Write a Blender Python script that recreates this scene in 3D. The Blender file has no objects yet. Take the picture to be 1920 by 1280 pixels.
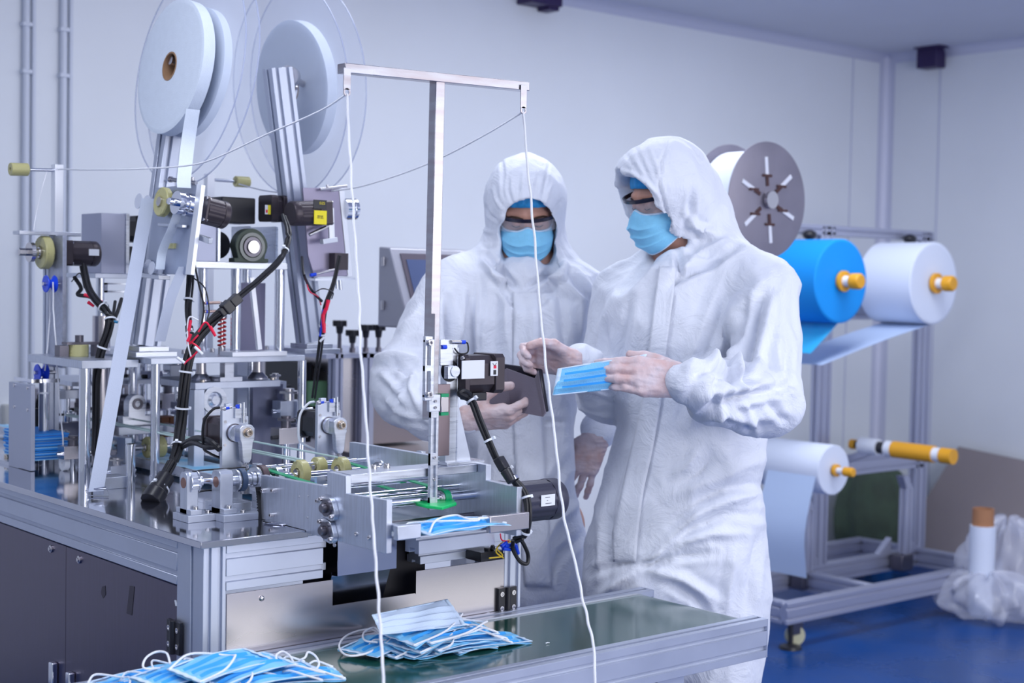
import bpy, bmesh, math, random
import numpy as np
from mathutils import Vector, Matrix, Quaternion
from mathutils.bvhtree import BVHTree

random.seed(7)
SC = bpy.context.scene
COL = SC.collection
PI = math.pi

# ---------------------------------------------------------------- camera
# world axes follow the machine: X along its short front edge, Y along its long side, Z up
FPX = 2768.4
CAM_H = 1.42
_yaw, _pit, _rol = math.radians(49.75), math.radians(2.31), math.radians(-1.04)
CF = Vector((math.cos(_yaw)*math.cos(_pit), math.sin(_yaw)*math.cos(_pit), -math.sin(_pit)))
_r0 = Vector((math.sin(_yaw), -math.cos(_yaw), 0)); _u0 = _r0.cross(CF)
CR = _r0*math.cos(_rol) - _u0*math.sin(_rol)
CU = _u0*math.cos(_rol) + _r0*math.sin(_rol)
def ray(px, py): return CF + CR*((px-960)/FPX) + CU*((640-py)/FPX)
_d = ray(382, 1013)*(FPX/1055.)
CAM = Vector((-_d.x, -_d.y, CAM_H))
ZT = CAM_H + _d.z                      # height of the stainless table top, 0.951 m
# measuring helpers: where the sight line of a photo point meets a known plane of the place
def at(px, py, d): return CAM + ray(px, py)*d
def onz(px, py, z): r = ray(px, py); return CAM + r*((z-CAM.z)/r.z)
def onx(px, py, x): r = ray(px, py); return CAM + r*((x-CAM.x)/r.x)
def ony(px, py, y): r = ray(px, py); return CAM + r*((y-CAM.y)/r.y)

cd = bpy.data.cameras.new('camera'); cam = bpy.data.objects.new('camera', cd); COL.objects.link(cam)
cd.sensor_width = 36; cd.lens = FPX/1920*36; cd.clip_start = .05; cd.clip_end = 60
cam.matrix_world = Matrix((( CR.x, CU.x, -CF.x, CAM.x), (CR.y, CU.y, -CF.y, CAM.y), (CR.z, CU.z, -CF.z, CAM.z), (0, 0, 0, 1)))
cd.dof.use_dof = True; cd.dof.focus_distance = 2.95; cd.dof.aperture_fstop = 4.0
SC.camera = cam

# ---------------------------------------------------------------- light
SC.view_settings.view_transform = 'Standard'; SC.view_settings.look = 'None'
SC.view_settings.gamma = 1; SC.view_settings.use_curve_mapping = False
SC.view_settings.exposure = .04
w = bpy.data.worlds.new('world'); SC.world = w; w.use_nodes = True
bg = w.node_tree.nodes['Background']; bg.inputs[0].default_value = (.70, .79, 1.0, 1); bg.inputs[1].default_value = .42
def area(name, loc, sx, sy, power, rot=(0, 0, 0), col=(.88, .92, 1)):
    l = bpy.data.lights.new(name, 'AREA'); l.shape = 'RECTANGLE'; l.size = sx; l.size_y = sy; l.energy = power; l.color = col
    o = bpy.data.objects.new(name, l); o.location = loc; o.rotation_euler = rot; COL.objects.link(o); return o
for lx, ly, pw in ((-1.6, .3, 12), (1.6, .9, 18), (3.2, .9, 26), (-.4, .1, 17), (-1.6, -2.2, 20), (1.2, -2.0, 28), (4.0, -2.0, 24)):  # unseen panels; the one by the table's left edge added to brighten the left worker
    area('ceiling_area_light', (lx, ly, 2.66), 1.2, .6, pw)
# unseen area lights: key from the right, plus an added frontal fill
area('unseen_front_light', (3.6, -3.4, 1.8), 2.2, 1.4, 24, (math.radians(82), 0, math.radians(35)), (.96, .96, 1))
area('unseen_front_light', (.9, -4.3, 1.25), 3.4, 1.7, 80, (math.radians(88), 0, math.radians(2)), (.97, .96, 1))

# ---------------------------------------------------------------- materials
MATS = {}
def mat(name, col, metal=0, rough=.5, noise=0, nscale=20, bump=0, bscale=60, brush=None, trans=0, ior=1.45, alpha=1, emit=0, spec=.5, sss=0, sheen=0, coat=0, col2=None, stretch=None):
    if name in MATS: return MATS[name]
    m = bpy.data.materials.new(name); m.use_nodes = True; nt = m.node_tree; b = nt.nodes['Principled BSDF']
    c = (*col, 1); I = b.inputs
    I['Base Color'].default_value = c; I['Metallic'].default_value = metal; I['Roughness'].default_value = rough
    I['IOR'].default_value = ior; I['Specular IOR Level'].default_value = spec
    if trans: I['Transmission Weight'].default_value = trans
    if alpha < 1: I['Alpha'].default_value = alpha
    if sss: I['Subsurface Weight'].default_value = sss; I['Subsurface Radius'].default_value = (.02, .01, .006); I['Subsurface Scale'].default_value = .5
    if sheen: I['Sheen Weight'].default_value = sheen
    if coat: I['Coat Weight'].default_value = coat; I['Coat Roughness'].default_value = .1
    if emit: I['Emission Color'].default_value = c; I['Emission Strength'].default_value = emit
    if noise or bump or brush:
        tc = nt.nodes.new('ShaderNodeTexCoord'); mp = nt.nodes.new('ShaderNodeMapping'); nt.links.new(tc.outputs['Object'], mp.inputs[0])
        if brush: mp.inputs['Scale'].default_value = brush
        elif stretch: mp.inputs['Scale'].default_value = stretch
        n = nt.nodes.new('ShaderNodeTexNoise'); n.inputs['Scale'].default_value = nscale; n.inputs['Detail'].default_value = 5
        nt.links.new(mp.outputs[0], n.inputs['Vector'])
        if noise:
            r = nt.nodes.new('ShaderNodeMix'); r.data_type = 'RGBA'
            c2 = (*col2, 1) if col2 else tuple(v*(1-noise) for v in col)+(1,)
            r.inputs[6].default_value = c2; r.inputs[7].default_value = c
            rp = nt.nodes.new('ShaderNodeMapRange'); rp.inputs[1].default_value = .35; rp.inputs[2].default_value = .62
            nt.links.new(n.outputs[0], rp.inputs[0]); nt.links.new(rp.outputs[0], r.inputs[0]); nt.links.new(r.outputs[2], I['Base Color'])
            rr = nt.nodes.new('ShaderNodeMapRange'); rr.inputs[1].default_value = .3; rr.inputs[2].default_value = .7
            rr.inputs[3].default_value = max(.02, rough*(1-noise)); rr.inputs[4].default_value = min(1, rough*(1+noise))
            nt.links.new(n.outputs[0], rr.inputs[0]); nt.links.new(rr.outputs[0], I['Roughness'])
        if bump:
            n2 = nt.nodes.new('ShaderNodeTexNoise'); n2.inputs['Scale'].default_value = bscale; n2.inputs['Detail'].default_value = 4
            nt.links.new(mp.outputs[0], n2.inputs['Vector'])
            bp = nt.nodes.new('ShaderNodeBump'); bp.inputs['Strength'].default_value = bump; bp.inputs['Distance'].default_value = .004
            nt.links.new(n2.outputs[0], bp.inputs['Height']); nt.links.new(bp.outputs[0], I['Normal'])
    MATS[name] = m; return m

ALU = mat('anodised_aluminium', (.55, .59, .70), .75, .42, noise=.06, nscale=8)
MACH = mat('machined_aluminium', (.66, .69, .77), .95, .30, noise=.14, nscale=14, brush=(1, 1, 14))
MACH2 = mat('machined_aluminium_flat', (.60, .64, .74), .9, .38, noise=.12, nscale=18, brush=(1, 12, 1))
STEEL = mat('stainless_mirror', (.58, .59, .66), 1, .10, noise=.10, nscale=6)
BRUSHED = mat('stainless_brushed', (.62, .58, .60), 1, .27, noise=.025, nscale=1.5, brush=(1, 1, 5))
DOORM = mat('stainless_door', (.17, .15, .20), 1, .34, noise=.12, nscale=7, brush=(2, 30, 1))
CHROME = mat('chrome_rod', (.78, .80, .88), 1, .09)
BOLT = mat('bolt_steel', (.62, .60, .62), 1, .22)
DARKST = mat('dark_steel', (.18, .17, .20), .9, .35)
BLACK = mat('black_rubber', (.012, .012, .016), 0, .45)
BLACKP = mat('black_plastic', (.02, .02, .026), 0, .32)
MOTOR = mat('brown_black_motor_case', (.060, .048, .058), .35, .36, noise=.1, nscale=30)
YEL = mat('amber_polyurethane', (.72, .68, .33), 0, .28, trans=.35, ior=1.4, noise=.08, nscale=12)
WHITEP = mat('white_nylon', (.82, .85, .92), 0, .35)
BLUEP = mat('blue_plastic', (.012, .07, .75), 0, .3)
REDP = mat('red_plastic', (.80, .01, .06), 0, .35)
YELW = mat('yellow_wire', (.75, .52, .03), 0, .4)
GREENB = mat('green_belt', (.0, .30, .12), 0, .4)
GREENP = mat('green_pusher', (.01, .60, .16), 0, .35, bump=.4, bscale=90)
BELT = mat('dark_green_conveyor_belt', (.010, .075, .055), 0, .13, noise=.12, nscale=5, ior=1.9, spec=.9)
CORD = mat('white_elastic_cord', (.88, .89, .95), 0, .7, bump=.5, bscale=500)
TAPE = mat('white_nonwoven_tape', (.70, .77, .88), 0, .7, noise=.03, nscale=60, bump=.15, bscale=400)
PAPER = mat('white_label', (.80, .82, .88), 0, .6)
CARD = mat('brown_cardboard', (.36, .21, .12), 0, .8, noise=.15, nscale=40)

# ---------------------------------------------------------------- mesh builder
def frame(p, z, x=None):
    z = Vector(z).normalized()
    if x is None: x = Vector((0, 0, 1)) if abs(z.z) < .9 else Vector((1, 0, 0))
    x = Vector(x); x = (x - z*x.dot(z)).normalized(); y = z.cross(x)
    return Matrix(((x.x, y.x, z.x, p[0]), (x.y, y.y, z.y, p[1]), (x.z, y.z, z.z, p[2]), (0, 0, 0, 1)))
class MB:
    def __init__(s): s.v = []; s.f = []; s.mi = []; s.m = 0; s.T = None
    def add(s, vs, fs):
        o = len(s.v)
        if s.T is not None: vs = [s.T @ Vector(p) for p in vs]
        s.v += [tuple(p) for p in vs]; s.f += [tuple(i+o for i in f) for f in fs]; s.mi += [s.m]*len(fs); return s
    def box(s, lo, hi, M=None):
        (a, b, c), (d, e, f) = lo, hi
        v = [Vector(p) for p in ((a,b,c),(d,b,c),(d,e,c),(a,e,c),(a,b,f),(d,b,f),(d,e,f),(a,e,f))]
        if M is not None: v = [M @ p for p in v]
        return s.add(v, [(0,3,2,1),(4,5,6,7),(0,1,5,4),(1,2,6,5),(2,3,7,6),(3,0,4,7)])
    def cbox(s, c, d, M=None):
        return s.box([c[i]-d[i]/2 for i in range(3)], [c[i]+d[i]/2 for i in range(3)], M)
    def bar(s, a, b, w, h, up=(0, 0, 1)):          # box from a to b, width w across, height h along up
        a, b = Vector(a), Vector(b); M = frame(a, b-a, up); L = (b-a).length
        return s.box((-h/2, -w/2, 0), (h/2, w/2, L), M)
    def prism(s, pts, M, d):                        # polygon in local xy, extruded d along local z
        n = len(pts); v = [M @ Vector((x, y, 0)) for x, y in pts] + [M @ Vector((x, y, d)) for x, y in pts]
        return s.add(v, [tuple(range(n-1, -1, -1)), tuple(range(n, 2*n))] + [(i, (i+1) % n, n+(i+1) % n, n+i) for i in range(n)])
    def cyl(s, a, b, r, r2=None, n=24, cap=True):
        a, b = Vector(a), Vector(b); r2 = r if r2 is None else r2
        return s.lathe([(r, 0), (r2, (b-a).length)], frame(a, b-a), n, cap)
    def lathe(s, prof, M, n=32, cap=True):          # prof: (radius, z)
        v = []; k = len(prof)
        for r, z in prof:
            for i in range(n):
                t = 2*PI*i/n; v.append(M @ Vector((r*math.cos(t), r*math.sin(t), z)))
        f = [(j*n+i, j*n+(i+1) % n, (j+1)*n+(i+1) % n, (j+1)*n+i) for j in range(k-1) for i in range(n)]
        if cap: f += [tuple(range(n-1, -1, -1)), tuple((k-1)*n+i for i in range(n))]
        return s.add(v, f)
    def ring(s, M, ro, ri, z0, z1, n=40):           # washer / thick ring
        return s.lathe([(ri, z0), (ro, z0), (ro, z1), (ri, z1), (ri, z0)], M, n, False)
    def tube(s, pts, r, n=8, smooth=0, cap=True):
        P = [Vector(p) for p in pts]
        if smooth: P = catmull(P, smooth)
        k = len(P); rr = r if isinstance(r, (list, tuple)) else [r]*k
        v = []; t = (P[1]-P[0]).normalized(); u = t.orthogonal().normalized()
        for i in range(k):
            tn = (P[min(i+1, k-1)]-P[max(i-1, 0)])
            tn = tn.normalized() if tn.length > 1e-9 else t
            q = t.rotation_difference(tn); u = (q @ u); u = (u - tn*u.dot(tn)).normalized(); t = tn; w_ = t.cross(u)
            for j in range(n):
                a = 2*PI*j/n; v.append(P[i] + (u*math.cos(a)+w_*math.sin(a))*rr[i])
        f = [(j*n+i, j*n+(i+1) % n, (j+1)*n+(i+1) % n, (j+1)*n+i) for j in range(k-1) for i in range(n)]
        if cap: f += [tuple(range(n-1, -1, -1)), tuple((k-1)*n+i for i in range(n))]
        return s.add(v, f)
    def ribbon(s, pts, wv, th=.0008, smooth=0):     # flat band along pts; wv = width vector
        P = [Vector(p) for p in pts]
        if smooth: P = catmull(P, smooth)
        wv = Vector(wv); k = len(P); v = []
        for i in range(k):
            tn = (P[min(i+1, k-1)]-P[max(i-1, 0)]).normalized(); nn = tn.cross(wv).normalized()*th/2
            v += [P[i]-wv/2-nn, P[i]+wv/2-nn, P[i]+wv/2+nn, P[i]-wv/2+nn]
        f = [(4*i+j, 4*i+(j+1) % 4, 4*i+4+(j+1) % 4, 4*i+4+j) for i in range(k-1) for j in range(4)] + [(3, 2, 1, 0), tuple(4*(k-1)+j for j in range(4))]
        return s.add(v, f)
    def grid(s, fn, nu, nv, closeu=False):
        v = [fn(i/(nu if closeu else nu-1), j/(nv-1)) for j in range(nv) for i in range(nu)]
        f = [(j*nu+i, j*nu+(i+1) % nu, (j+1)*nu+(i+1) % nu, (j+1)*nu+i) for j in range(nv-1) for i in range(nu if closeu else nu-1)]
        return s.add(v, f)
    def sphere(s, c, r, n=16, k=10, M=None):
        M = M or Matrix.Translation(c)
        r = r if isinstance(r, (tuple, list)) else (r, r, r)
        def fn(u, w_):
            a = 2*PI*u; b = -PI/2+PI*w_; return M @ Vector((r[0]*math.cos(a)*math.cos(b), r[1]*math.sin(a)*math.cos(b), r[2]*math.sin(b)))
        return s.grid(fn, n, k, True)
    def bolt(s, p, d, r=.004, h=.004, n=12):        # socket cap screw: ring head with a hex recess
        M = frame(p, d)
        s.lathe([(r, 0), (r, h*.85), (r*.88, h), (r*.5, h), (r*.5, h*.4), (.0001, h*.4)], M, n, False); return s
    # extruded T-slot profile between two points; w across, h along up, slots on the faces listed
    def slot(s, a, b, w, h, up=(0, 0, 1), nw=1, nh=1, g=.0085, dp=.008):
        a, b = Vector(a), Vector(b); M = frame(a, b-a, up)
        def edge(L, n):
            c = [(-L/2 + L*(i+.5)/n) for i in range(n)]; out = []
            for x in c: out += [(x-g/2, 0), (x-g/2, -dp), (x+g/2, -dp), (x+g/2, 0)]
            return [(-L/2, 0)] + out
        pts = []
        for (dx, dy), L, off, n in (((1, 0), h, w/2, nh), ((0, 1), w, h/2, nw), ((-1, 0), h, w/2, nh), ((0, -1), w, h/2, nw)):
            ex = Vector((dx, dy)); nn = Vector((dy, -dx))
            for t, q in edge(L, n): pts.append(ex*t + nn*(off+q))
        return s.prism([tuple(p) for p in pts], M, (b-a).length)
    def mesh(s, name, mats, off=None):
        me = bpy.data.meshes.new(name)
        o = off or Vector((0, 0, 0))
        me.from_pydata([(x-o.x, y-o.y, z-o.z) for x, y, z in s.v], [], s.f)
        for m in (mats if isinstance(mats, (list, tuple)) else [mats]): me.materials.append(m)
        me.polygons.foreach_set('material_index', s.mi)
        me.polygons.foreach_set('use_smooth', [True]*len(s.f))
        me.set_sharp_from_angle(angle=math.radians(38)); me.update()
        return me
    def islands(s):
        par = list(range(len(s.v)))
        def fd(a):
            while par[a] != a: par[a] = par[par[a]]; a = par[a]
            return a
        for f in s.f:
            for i in f[1:]: par[fd(i)] = fd(f[0])
        g = {}
        for f, m in zip(s.f, s.mi): g.setdefault(fd(f[0]), []).append((f, m))
        out = []
        for fs in g.values():
            ids = sorted({i for f, _ in fs for i in f}); mp = {a: k for k, a in enumerate(ids)}
            b = MB(); b.v = [s.v[i] for i in ids]; b.f = [tuple(mp[i] for i in f) for f, _ in fs]; b.mi = [m for _, m in fs]; out.append(b)
        return out
    def build(s, name, mats, parent=None, bevel=0, seg=2, solid=0):
        if parent is not None and name in ('bolt', 'plate_bolt', 'bridge_bolt', 'screw', 'outlet', 'fitting', 'rod', 'tape_residue', 'black_mark', 'print_line', 'post', 'nut', 'block', 'bottom_beam', 'knob', 'block_small'):
            L = s.islands()
            if len(L) > 1: return [b._build(name, mats, parent, bevel, seg, solid) for b in L][0]
        return s._build(name, mats, parent, bevel, seg, solid)
    def _build(s, name, mats, parent=None, bevel=0, seg=2, solid=0):
        if parent is not None:
            off = origin(parent)
        else:
            A = np.array(s.v); lo, hi = A.min(0), A.max(0); off = Vector(((lo[0]+hi[0])/2, (lo[1]+hi[1])/2, lo[2]))
        ob = bpy.data.objects.new(name, s.mesh(name, mats, off)); COL.objects.link(ob)
        ob.location = Vector((0, 0, 0)) if parent is not None else off
        if parent is not None: ob.parent = parent
        if solid:
            md = ob.modifiers.new('thickness', 'SOLIDIFY'); md.thickness = solid; md.offset = 0
        if bevel:
            md = ob.modifiers.new('bevel', 'BEVEL'); md.width = bevel; md.segments = seg; md.limit_method = 'ANGLE'; md.angle_limit = math.radians(50); md.harden_normals = False
        return ob
def origin(o):
    p = Vector((0, 0, 0))
    while o is not None: p += o.location; o = o.parent
    return p
def catmull(P, k):
    out = []
    Q = [P[0]*2-P[1]] + P + [P[-1]*2-P[-2]]
    for i in range(1, len(Q)-2):
        a, b, c, d = Q[i-1:i+3]
        for j in range(k):
            t = j/k; out.append(.5*((2*b)+(c-a)*t+(2*a-5*b+4*c-d)*t*t+(3*b-a-3*c+d)*t**3))
    return out + [P[-1]]
def tag(o, label, cat, group=None, kind=None):
    o['label'] = label; o['category'] = cat
    if group: o['group'] = group
    if kind: o['kind'] = kind
    return o
def thing(name, label, cat, loc, group=None):
    o = bpy.data.objects.new(name, None); COL.objects.link(o); o.location = loc; o.empty_display_size = .05
    return tag(o, label, cat, group)
def struct(o): o['kind'] = 'structure'; return o
def copy_tree(o, parent=None):
    c = o.copy(); COL.objects.link(c)
    if parent is not None: c.parent = parent
    for ch in o.children: copy_tree(ch, c)
    return c
# ================================================================ the room
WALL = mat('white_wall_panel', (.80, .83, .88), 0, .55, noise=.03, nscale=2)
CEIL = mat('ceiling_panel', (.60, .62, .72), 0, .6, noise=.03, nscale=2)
FLOOR = mat('blue_epoxy_floor', (.0, .060, .27), 0, .3, noise=.25, nscale=2.5, spec=.35)
TRIM = mat('aluminium_trim', (.58, .60, .74), .2, .45)
XR, YB, ZC = 5.55, 2.58, 2.70
XL, YF = -3.0, -4.0
b = MB(); b.box((XL, YF, -.05), (XR+.05, YB+.05, 0)); struct(b.build('floor', FLOOR))
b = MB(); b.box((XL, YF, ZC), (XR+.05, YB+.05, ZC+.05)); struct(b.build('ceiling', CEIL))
b = MB(); b.box((XL, YB, 0), (XR+.05, YB+.05, ZC)); struct(b.build('wall_back', WALL))
b = MB(); b.box((XR, YF, 0), (XR+.05, YB, ZC)); struct(b.build('wall_right', WALL))
# quarter-round coving where the panels meet
def cove(a, b_, n1, n2, r=.05):
    m = MB(); a, b_ = Vector(a), Vector(b_); n1, n2 = Vector(n1), Vector(n2)
    prof = [Vector((0, 0, 0))]+[n1*r*(1-math.sin(t*PI/2/6))+n2*r*(1-math.cos(t*PI/2/6)) for t in range(7)]
    k = len(prof); v = [a+p for p in prof]+[b_+p for p in prof]
    m.add(v, [tuple(range(k-1, -1, -1)), tuple(range(k, 2*k))]+[(i, (i+1) % k, k+(i+1) % k, k+i) for i in range(k)])
    return m
struct(cove((XL, YB, ZC), (XR, YB, ZC), (0, -1, 0), (0, 0, -1)).build('trim_1', TRIM))
struct(cove((XR, YF, ZC), (XR, YB, ZC), (-1, 0, 0), (0, 0, -1)).build('trim_2', TRIM))
struct(cove((XR, YB, 0), (XR, YB, ZC), (-1, 0, 0), (0, -1, 0), .06).build('trim_3', TRIM))
b = MB(); b.box((XR-.3, YB-.004, 0), (XR-.294, YB, ZC-.05)); b.box((XR-.004, YB-.35, 0), (XR, YB-.344, ZC-.05)); 
struct(b.build('trim_4', TRIM))
# wall conduits with clips, top left
for i, px in enumerate((48, 118)):
    p = ony(px, 200, YB-.012)
    t = thing('wall_conduit', ['white cable conduit running up the back wall, nearest the left edge', 'white cable conduit running up the back wall, just right of the other one'][i], 'pipe', (p.x, YB-.012, 0))
    CON = mat('conduit_plastic', (.66, .70, .80), 0, .45)
    m = MB(); m.cyl((p.x, YB-.013, .25), (p.x, YB-.013, ZC), .012, n=14); m.cyl((p.x+.028, YB-.010, .25), (p.x+.028, YB-.010, ZC), .007, n=12); m.build('pipe', CON, t)
    for z in (.9, 1.5, 2.1, ony(px, (45, 55)[i], YB-.02).z):
        m = MB(); m.box((p.x-.016, YB-.028, z-.007), (p.x+.018, YB, z+.007)); m.build('clip', CON, t, bevel=.002)
# wall socket low at left
p = ony(20, 790, YB-.01)
t = thing('wall_socket', 'cream double socket box low on the back wall at the left edge', 'socket', (p.x, YB-.02, p.z-.06))
m = MB(); m.box((p.x-.03, YB-.035, p.z-.06), (p.x+.045, YB, p.z+.06)); m.build('box', mat('cream_plastic', (.55, .56, .55), 0, .4), t, bevel=.004)
m = MB(); m.box((p.x-.01, YB-.039, p.z+.01), (p.x+.015, YB-.034, p.z+.04)); m.box((p.x-.01, YB-.039, p.z-.045), (p.x+.015, YB-.034, p.z-.015)); m.build('outlet', DARKST, t)
# dark brackets on the wall-ceiling joint
BR = mat('dark_bracket', (.035, .02, .09), .1, .4)
for (px, py, nm) in ((1745, 103, 'small dark box on the wall and ceiling joint by the room corner'), (1012, -2, 'small dark box on the wall and ceiling joint above the bowed worker')):
    if px > 1680:
        p = onx(px, py, XR-.05); m = MB(); m.box((XR-.09, p.y-.06, p.z-.07), (XR, p.y+.06, p.z+.045)); m.box((XR-.12, p.y-.10, p.z+.03), (XR, p.y+.06, p.z+.05))
    else:
        p = ony(px, py, YB-.05); m = MB(); m.box((p.x-.09, YB-.10, p.z-.03), (p.x+.09, YB, min(ZC, p.z+.06))); m.box((p.x+.03, YB-.08, p.z-.045), (p.x+.09, YB, p.z-.02))
    tag(m.build('junction_box', BR, bevel=.004), nm, 'box')
# ================================================================ machine cabinet
L_M, W_M = 2.0, .745
cab = thing('machine_cabinet', 'long aluminium framed machine cabinet with mirror steel top and steel doors', 'machine', (W_M/2, L_M/2, 0))
m = MB(); T_ = .013
m.box((-.012, -.012, ZT-T_), (.21, L_M, ZT)); m.box((.21, .0, ZT-T_), (.53, L_M, ZT)); m.box((.53, -.012, ZT-T_), (W_M+.012, L_M, ZT))
m.build('top_plate', [STEEL], cab, bevel=.001)
zt = ZT-T_
zb0, zb1 = .855, zt
for x0, y0, y1 in ((0, 0, .085), (W_M-.045, 0, .085), (0, L_M-.085, L_M), (W_M-.045, L_M-.085, L_M)):
    m = MB(); m.slot((x0+.0225, (y0+y1)/2, .06), (x0+.0225, (y0+y1)/2, zt), .085, .045, (1, 0, 0), nw=1, nh=2, dp=.006); m.build('corner_post', ALU, cab, bevel=.0006, seg=1)
    m = MB(); m.cyl((x0+.0225, (y0+y1)/2, .02), (x0+.0225, (y0+y1)/2, .06), .012); m.cyl((x0+.0225, (y0+y1)/2, 0), (x0+.0225, (y0+y1)/2, .02), .035, .03); m.build('levelling_foot', BLACKP, cab)
gx0 = ony(606, 1060, 0).x; gx1 = ony(788, 1040, 0).x
for a, c in ((.046, gx0), (gx1, W_M-.046)):
    m = MB(); m.slot((a, .0225, (zb0+zb1)/2), (c, .0225, (zb0+zb1)/2), .045, zb1-zb0, (0, 0, 1), nh=2, nw=1, dp=.006, g=.0105)
    if c < .4: m.box((c, .012, zb0+.012), (c+.014, .03, zb0+.026)); m.box((c, .012, zb1-.028), (c+.014, .03, zb1-.014))
    m.build('front_beam', ALU, cab, bevel=.0006, seg=1)
for x0 in (.0, W_M-.045):
    m = MB(); m.slot((x0+.0225, .1, (zb0+zb1)/2), (x0+.0225, L_M-.085, (zb0+zb1)/2), .045, zb1-zb0, (0, 0, 1), nh=2, nw=1, dp=.006, g=.0095); m.build('side_beam', ALU, cab, bevel=.0006, seg=1)
    m = MB(); m.box((x0+.001, .086, .06), (x0+.044, .1, zb1)); m.build('side_jamb', ALU, cab)
m = MB(); m.slot((.0225, .1, .085), (.0225, L_M-.085, .085), .045, .045, (0, 0, 1)); m.slot((W_M-.0225, .1, .085), (W_M-.0225, L_M-.085, .085), .045, .045, (0, 0, 1)); m.build('bottom_beam', ALU, cab)
# front panel, notched for the chute
xa, xb = .047, ony(944, 1100, 0).x
za = zb0-.006
nx0 = ony(623, 1120, 0).x; nx1 = ony(778, 1100, 0).x; nz = ony(623, 1135, 0).z; nz2 = ony(778, 1113, 0).z
def panel(pts, name, mt, y0=-.001, d=.003):
    m = MB(); M = Matrix(((1, 0, 0, 0), (0, 0, 1, y0), (0, 1, 0, 0), (0, 0, 0, 1))); m.prism(pts, M, d); return m.build(name, mt, cab)
panel([(xa, .1), (xb, .1), (xb, za-.006), (gx1-.01, za-.006), (gx1-.01, nz2), (nx1, nz2), (nx1, nz), (nx0, nz), (nx0, za), (xa, za)], 'front_panel', BRUSHED)
m = MB(); p = ony(490, 1121, 0); m.lathe([(.0055, 0), (.005, .002), (.003, .0035), (.0005, .0038)], frame((p.x, -.001, p.z), (0, -1, 0)), 16); m.build('panel_screw', BOLT, cab)
# black interior behind the opening, and the polished chute hanging in it
m = MB(); m.box((gx0, .05, .45), (gx1+.05, .055, zt)); m.box((gx0-.01, .0, .45), (gx0+.0, .055, za)); m.build('inner_panel', mat('black_interior', (.006, .006, .012), 0, .5), cab)
# hinges on the right of the front panel, and on the near door
def hinge(c, u, n, h=.055, hw=.022):      # c centre on the seam, u across, n outward
    m = MB(); u, n = Vector(u), Vector(n); c = Vector(c)
    for s in (-1, 1):
        M = frame(c+u*s*(hw*.62), n, (0, 0, 1)); m.box((-h/2, -hw*.5, 0), (h/2, hw*.5, .008), M)
    m.cyl(c+Vector((0, 0, -h/2-.001))+n*.008, c+Vector((0, 0, h/2+.001))+n*.008, .0065, n=14)
    o = m.build('hinge', BLACKP, cab, bevel=.001)
    for s in (-1, 1):
        for dz in (-.015, .015):
            m = MB(); m.lathe([(.0052, 0), (.0052, .001), (.0026, .001), (.0018, .0), (.0001, .0)], frame(c+u*s*hw*.72+n*.0082+Vector((0, 0, dz)), n), 14, False); m.build('screw', BOLT, o)
p = ony(947, 1124, 0); hinge((p.x, -.001, p.z), (1, 0, 0), (0, -1, 0))
p = onx(339, 1195, 0); hinge((-.002, .094, p.z), (0, 1, 0), (-1, 0, 0), .06)
# doors on the long side
yd = [onx(120, 1100, 0).y, 1.0, 1.46, L_M-.086]
doors = [(.101, yd[0]-.001), (yd[0]+.001, 1.02), (1.022, L_M-.086)]
for i, (a, c) in enumerate(doors):
    m = MB(); m.box((.004, a, .11), (.012, c, zb0-.004)); d = m.build('door', DOORM, cab, bevel=.0008)
    side = a+.04 if i == 1 else c-.05
    if i < 2:
        pz = onx(146, 1049, 0) if i == 0 else onx(93, 1029, 0)
        q = MB(); q.lathe([(.008, 0), (.008, .003), (.004, .004), (.004, .006), (.0005, .006)], frame((.004, pz.y, pz.z), (-1, 0, 0)), 20); q.build('lock', BOLT, d)
        pz = onx(134, 1262, 0) if i == 0 else onx(102, 1243, 0)
        q = MB(); q.box((-.010, pz.y-.010, pz.z-.11), (.004, pz.y+.010, pz.z+.003)); q.build('handle', CHROME, d, bevel=.003)
# tape residue and a glue smear on the near door
m = MB(); P = [onx(240, 1098, 0), onx(249, 1100, 0), onx(244, 1154, 0), onx(234, 1150, 0)]
m.add([(.0034, p.y, p.z) for p in P], [(0, 1, 2, 3)]); P = [onx(188, 1100, 0), onx(194, 1098, 0), onx(195, 1115, 0), onx(190, 1122, 0), onx(186, 1112, 0)]
m.add([(.0034, p.y, p.z) for p in P], [tuple(range(5))]); m.build('tape_residue', mat('residue', (.10, .09, .11), .6, .6), cab)
m = MB(); P = [onx(324, 1125, 0), onx(328, 1125, 0), onx(330, 1136, 0), onx(326, 1136, 0)]
m.add([(.0030, p.y, p.z) for p in P], [(0, 1, 2, 3)]); m.build('sticker', PAPER, cab)

# chute: bent polished sheet hanging out of the opening
m = MB()
c0 = ony(625, 1010, .0).x; c1 = ony(752, 1010, -.03).x
zf1, zf2 = ony(640, 1079, -.016).z, ony(640, 1134, .030).z
m.box((c0, -.016, zf1), (c1, -.0145, .948)); m.add([(c0, -.016, zf1), (c1, -.016, zf1), (c1, .004, zf1-.002), (c0, .004, zf1-.002)], [(0, 1, 2, 3)])
m.add([(c0, .004, zf1-.003), (c1, .004, zf1-.003), (c1, .030, zf2), (c0, .030, zf2)], [(0, 1, 2, 3)])
m.box((c0, .004, zf1-.004), (c0+.02, .006, zf1+.004))
tag(m.build('discharge_chute', mat('chute_steel', (.55, .58, .68), 1, .2, noise=.1, nscale=5)), 'bent polished sheet metal chute in the black opening of the machine front', 'chute')

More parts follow.
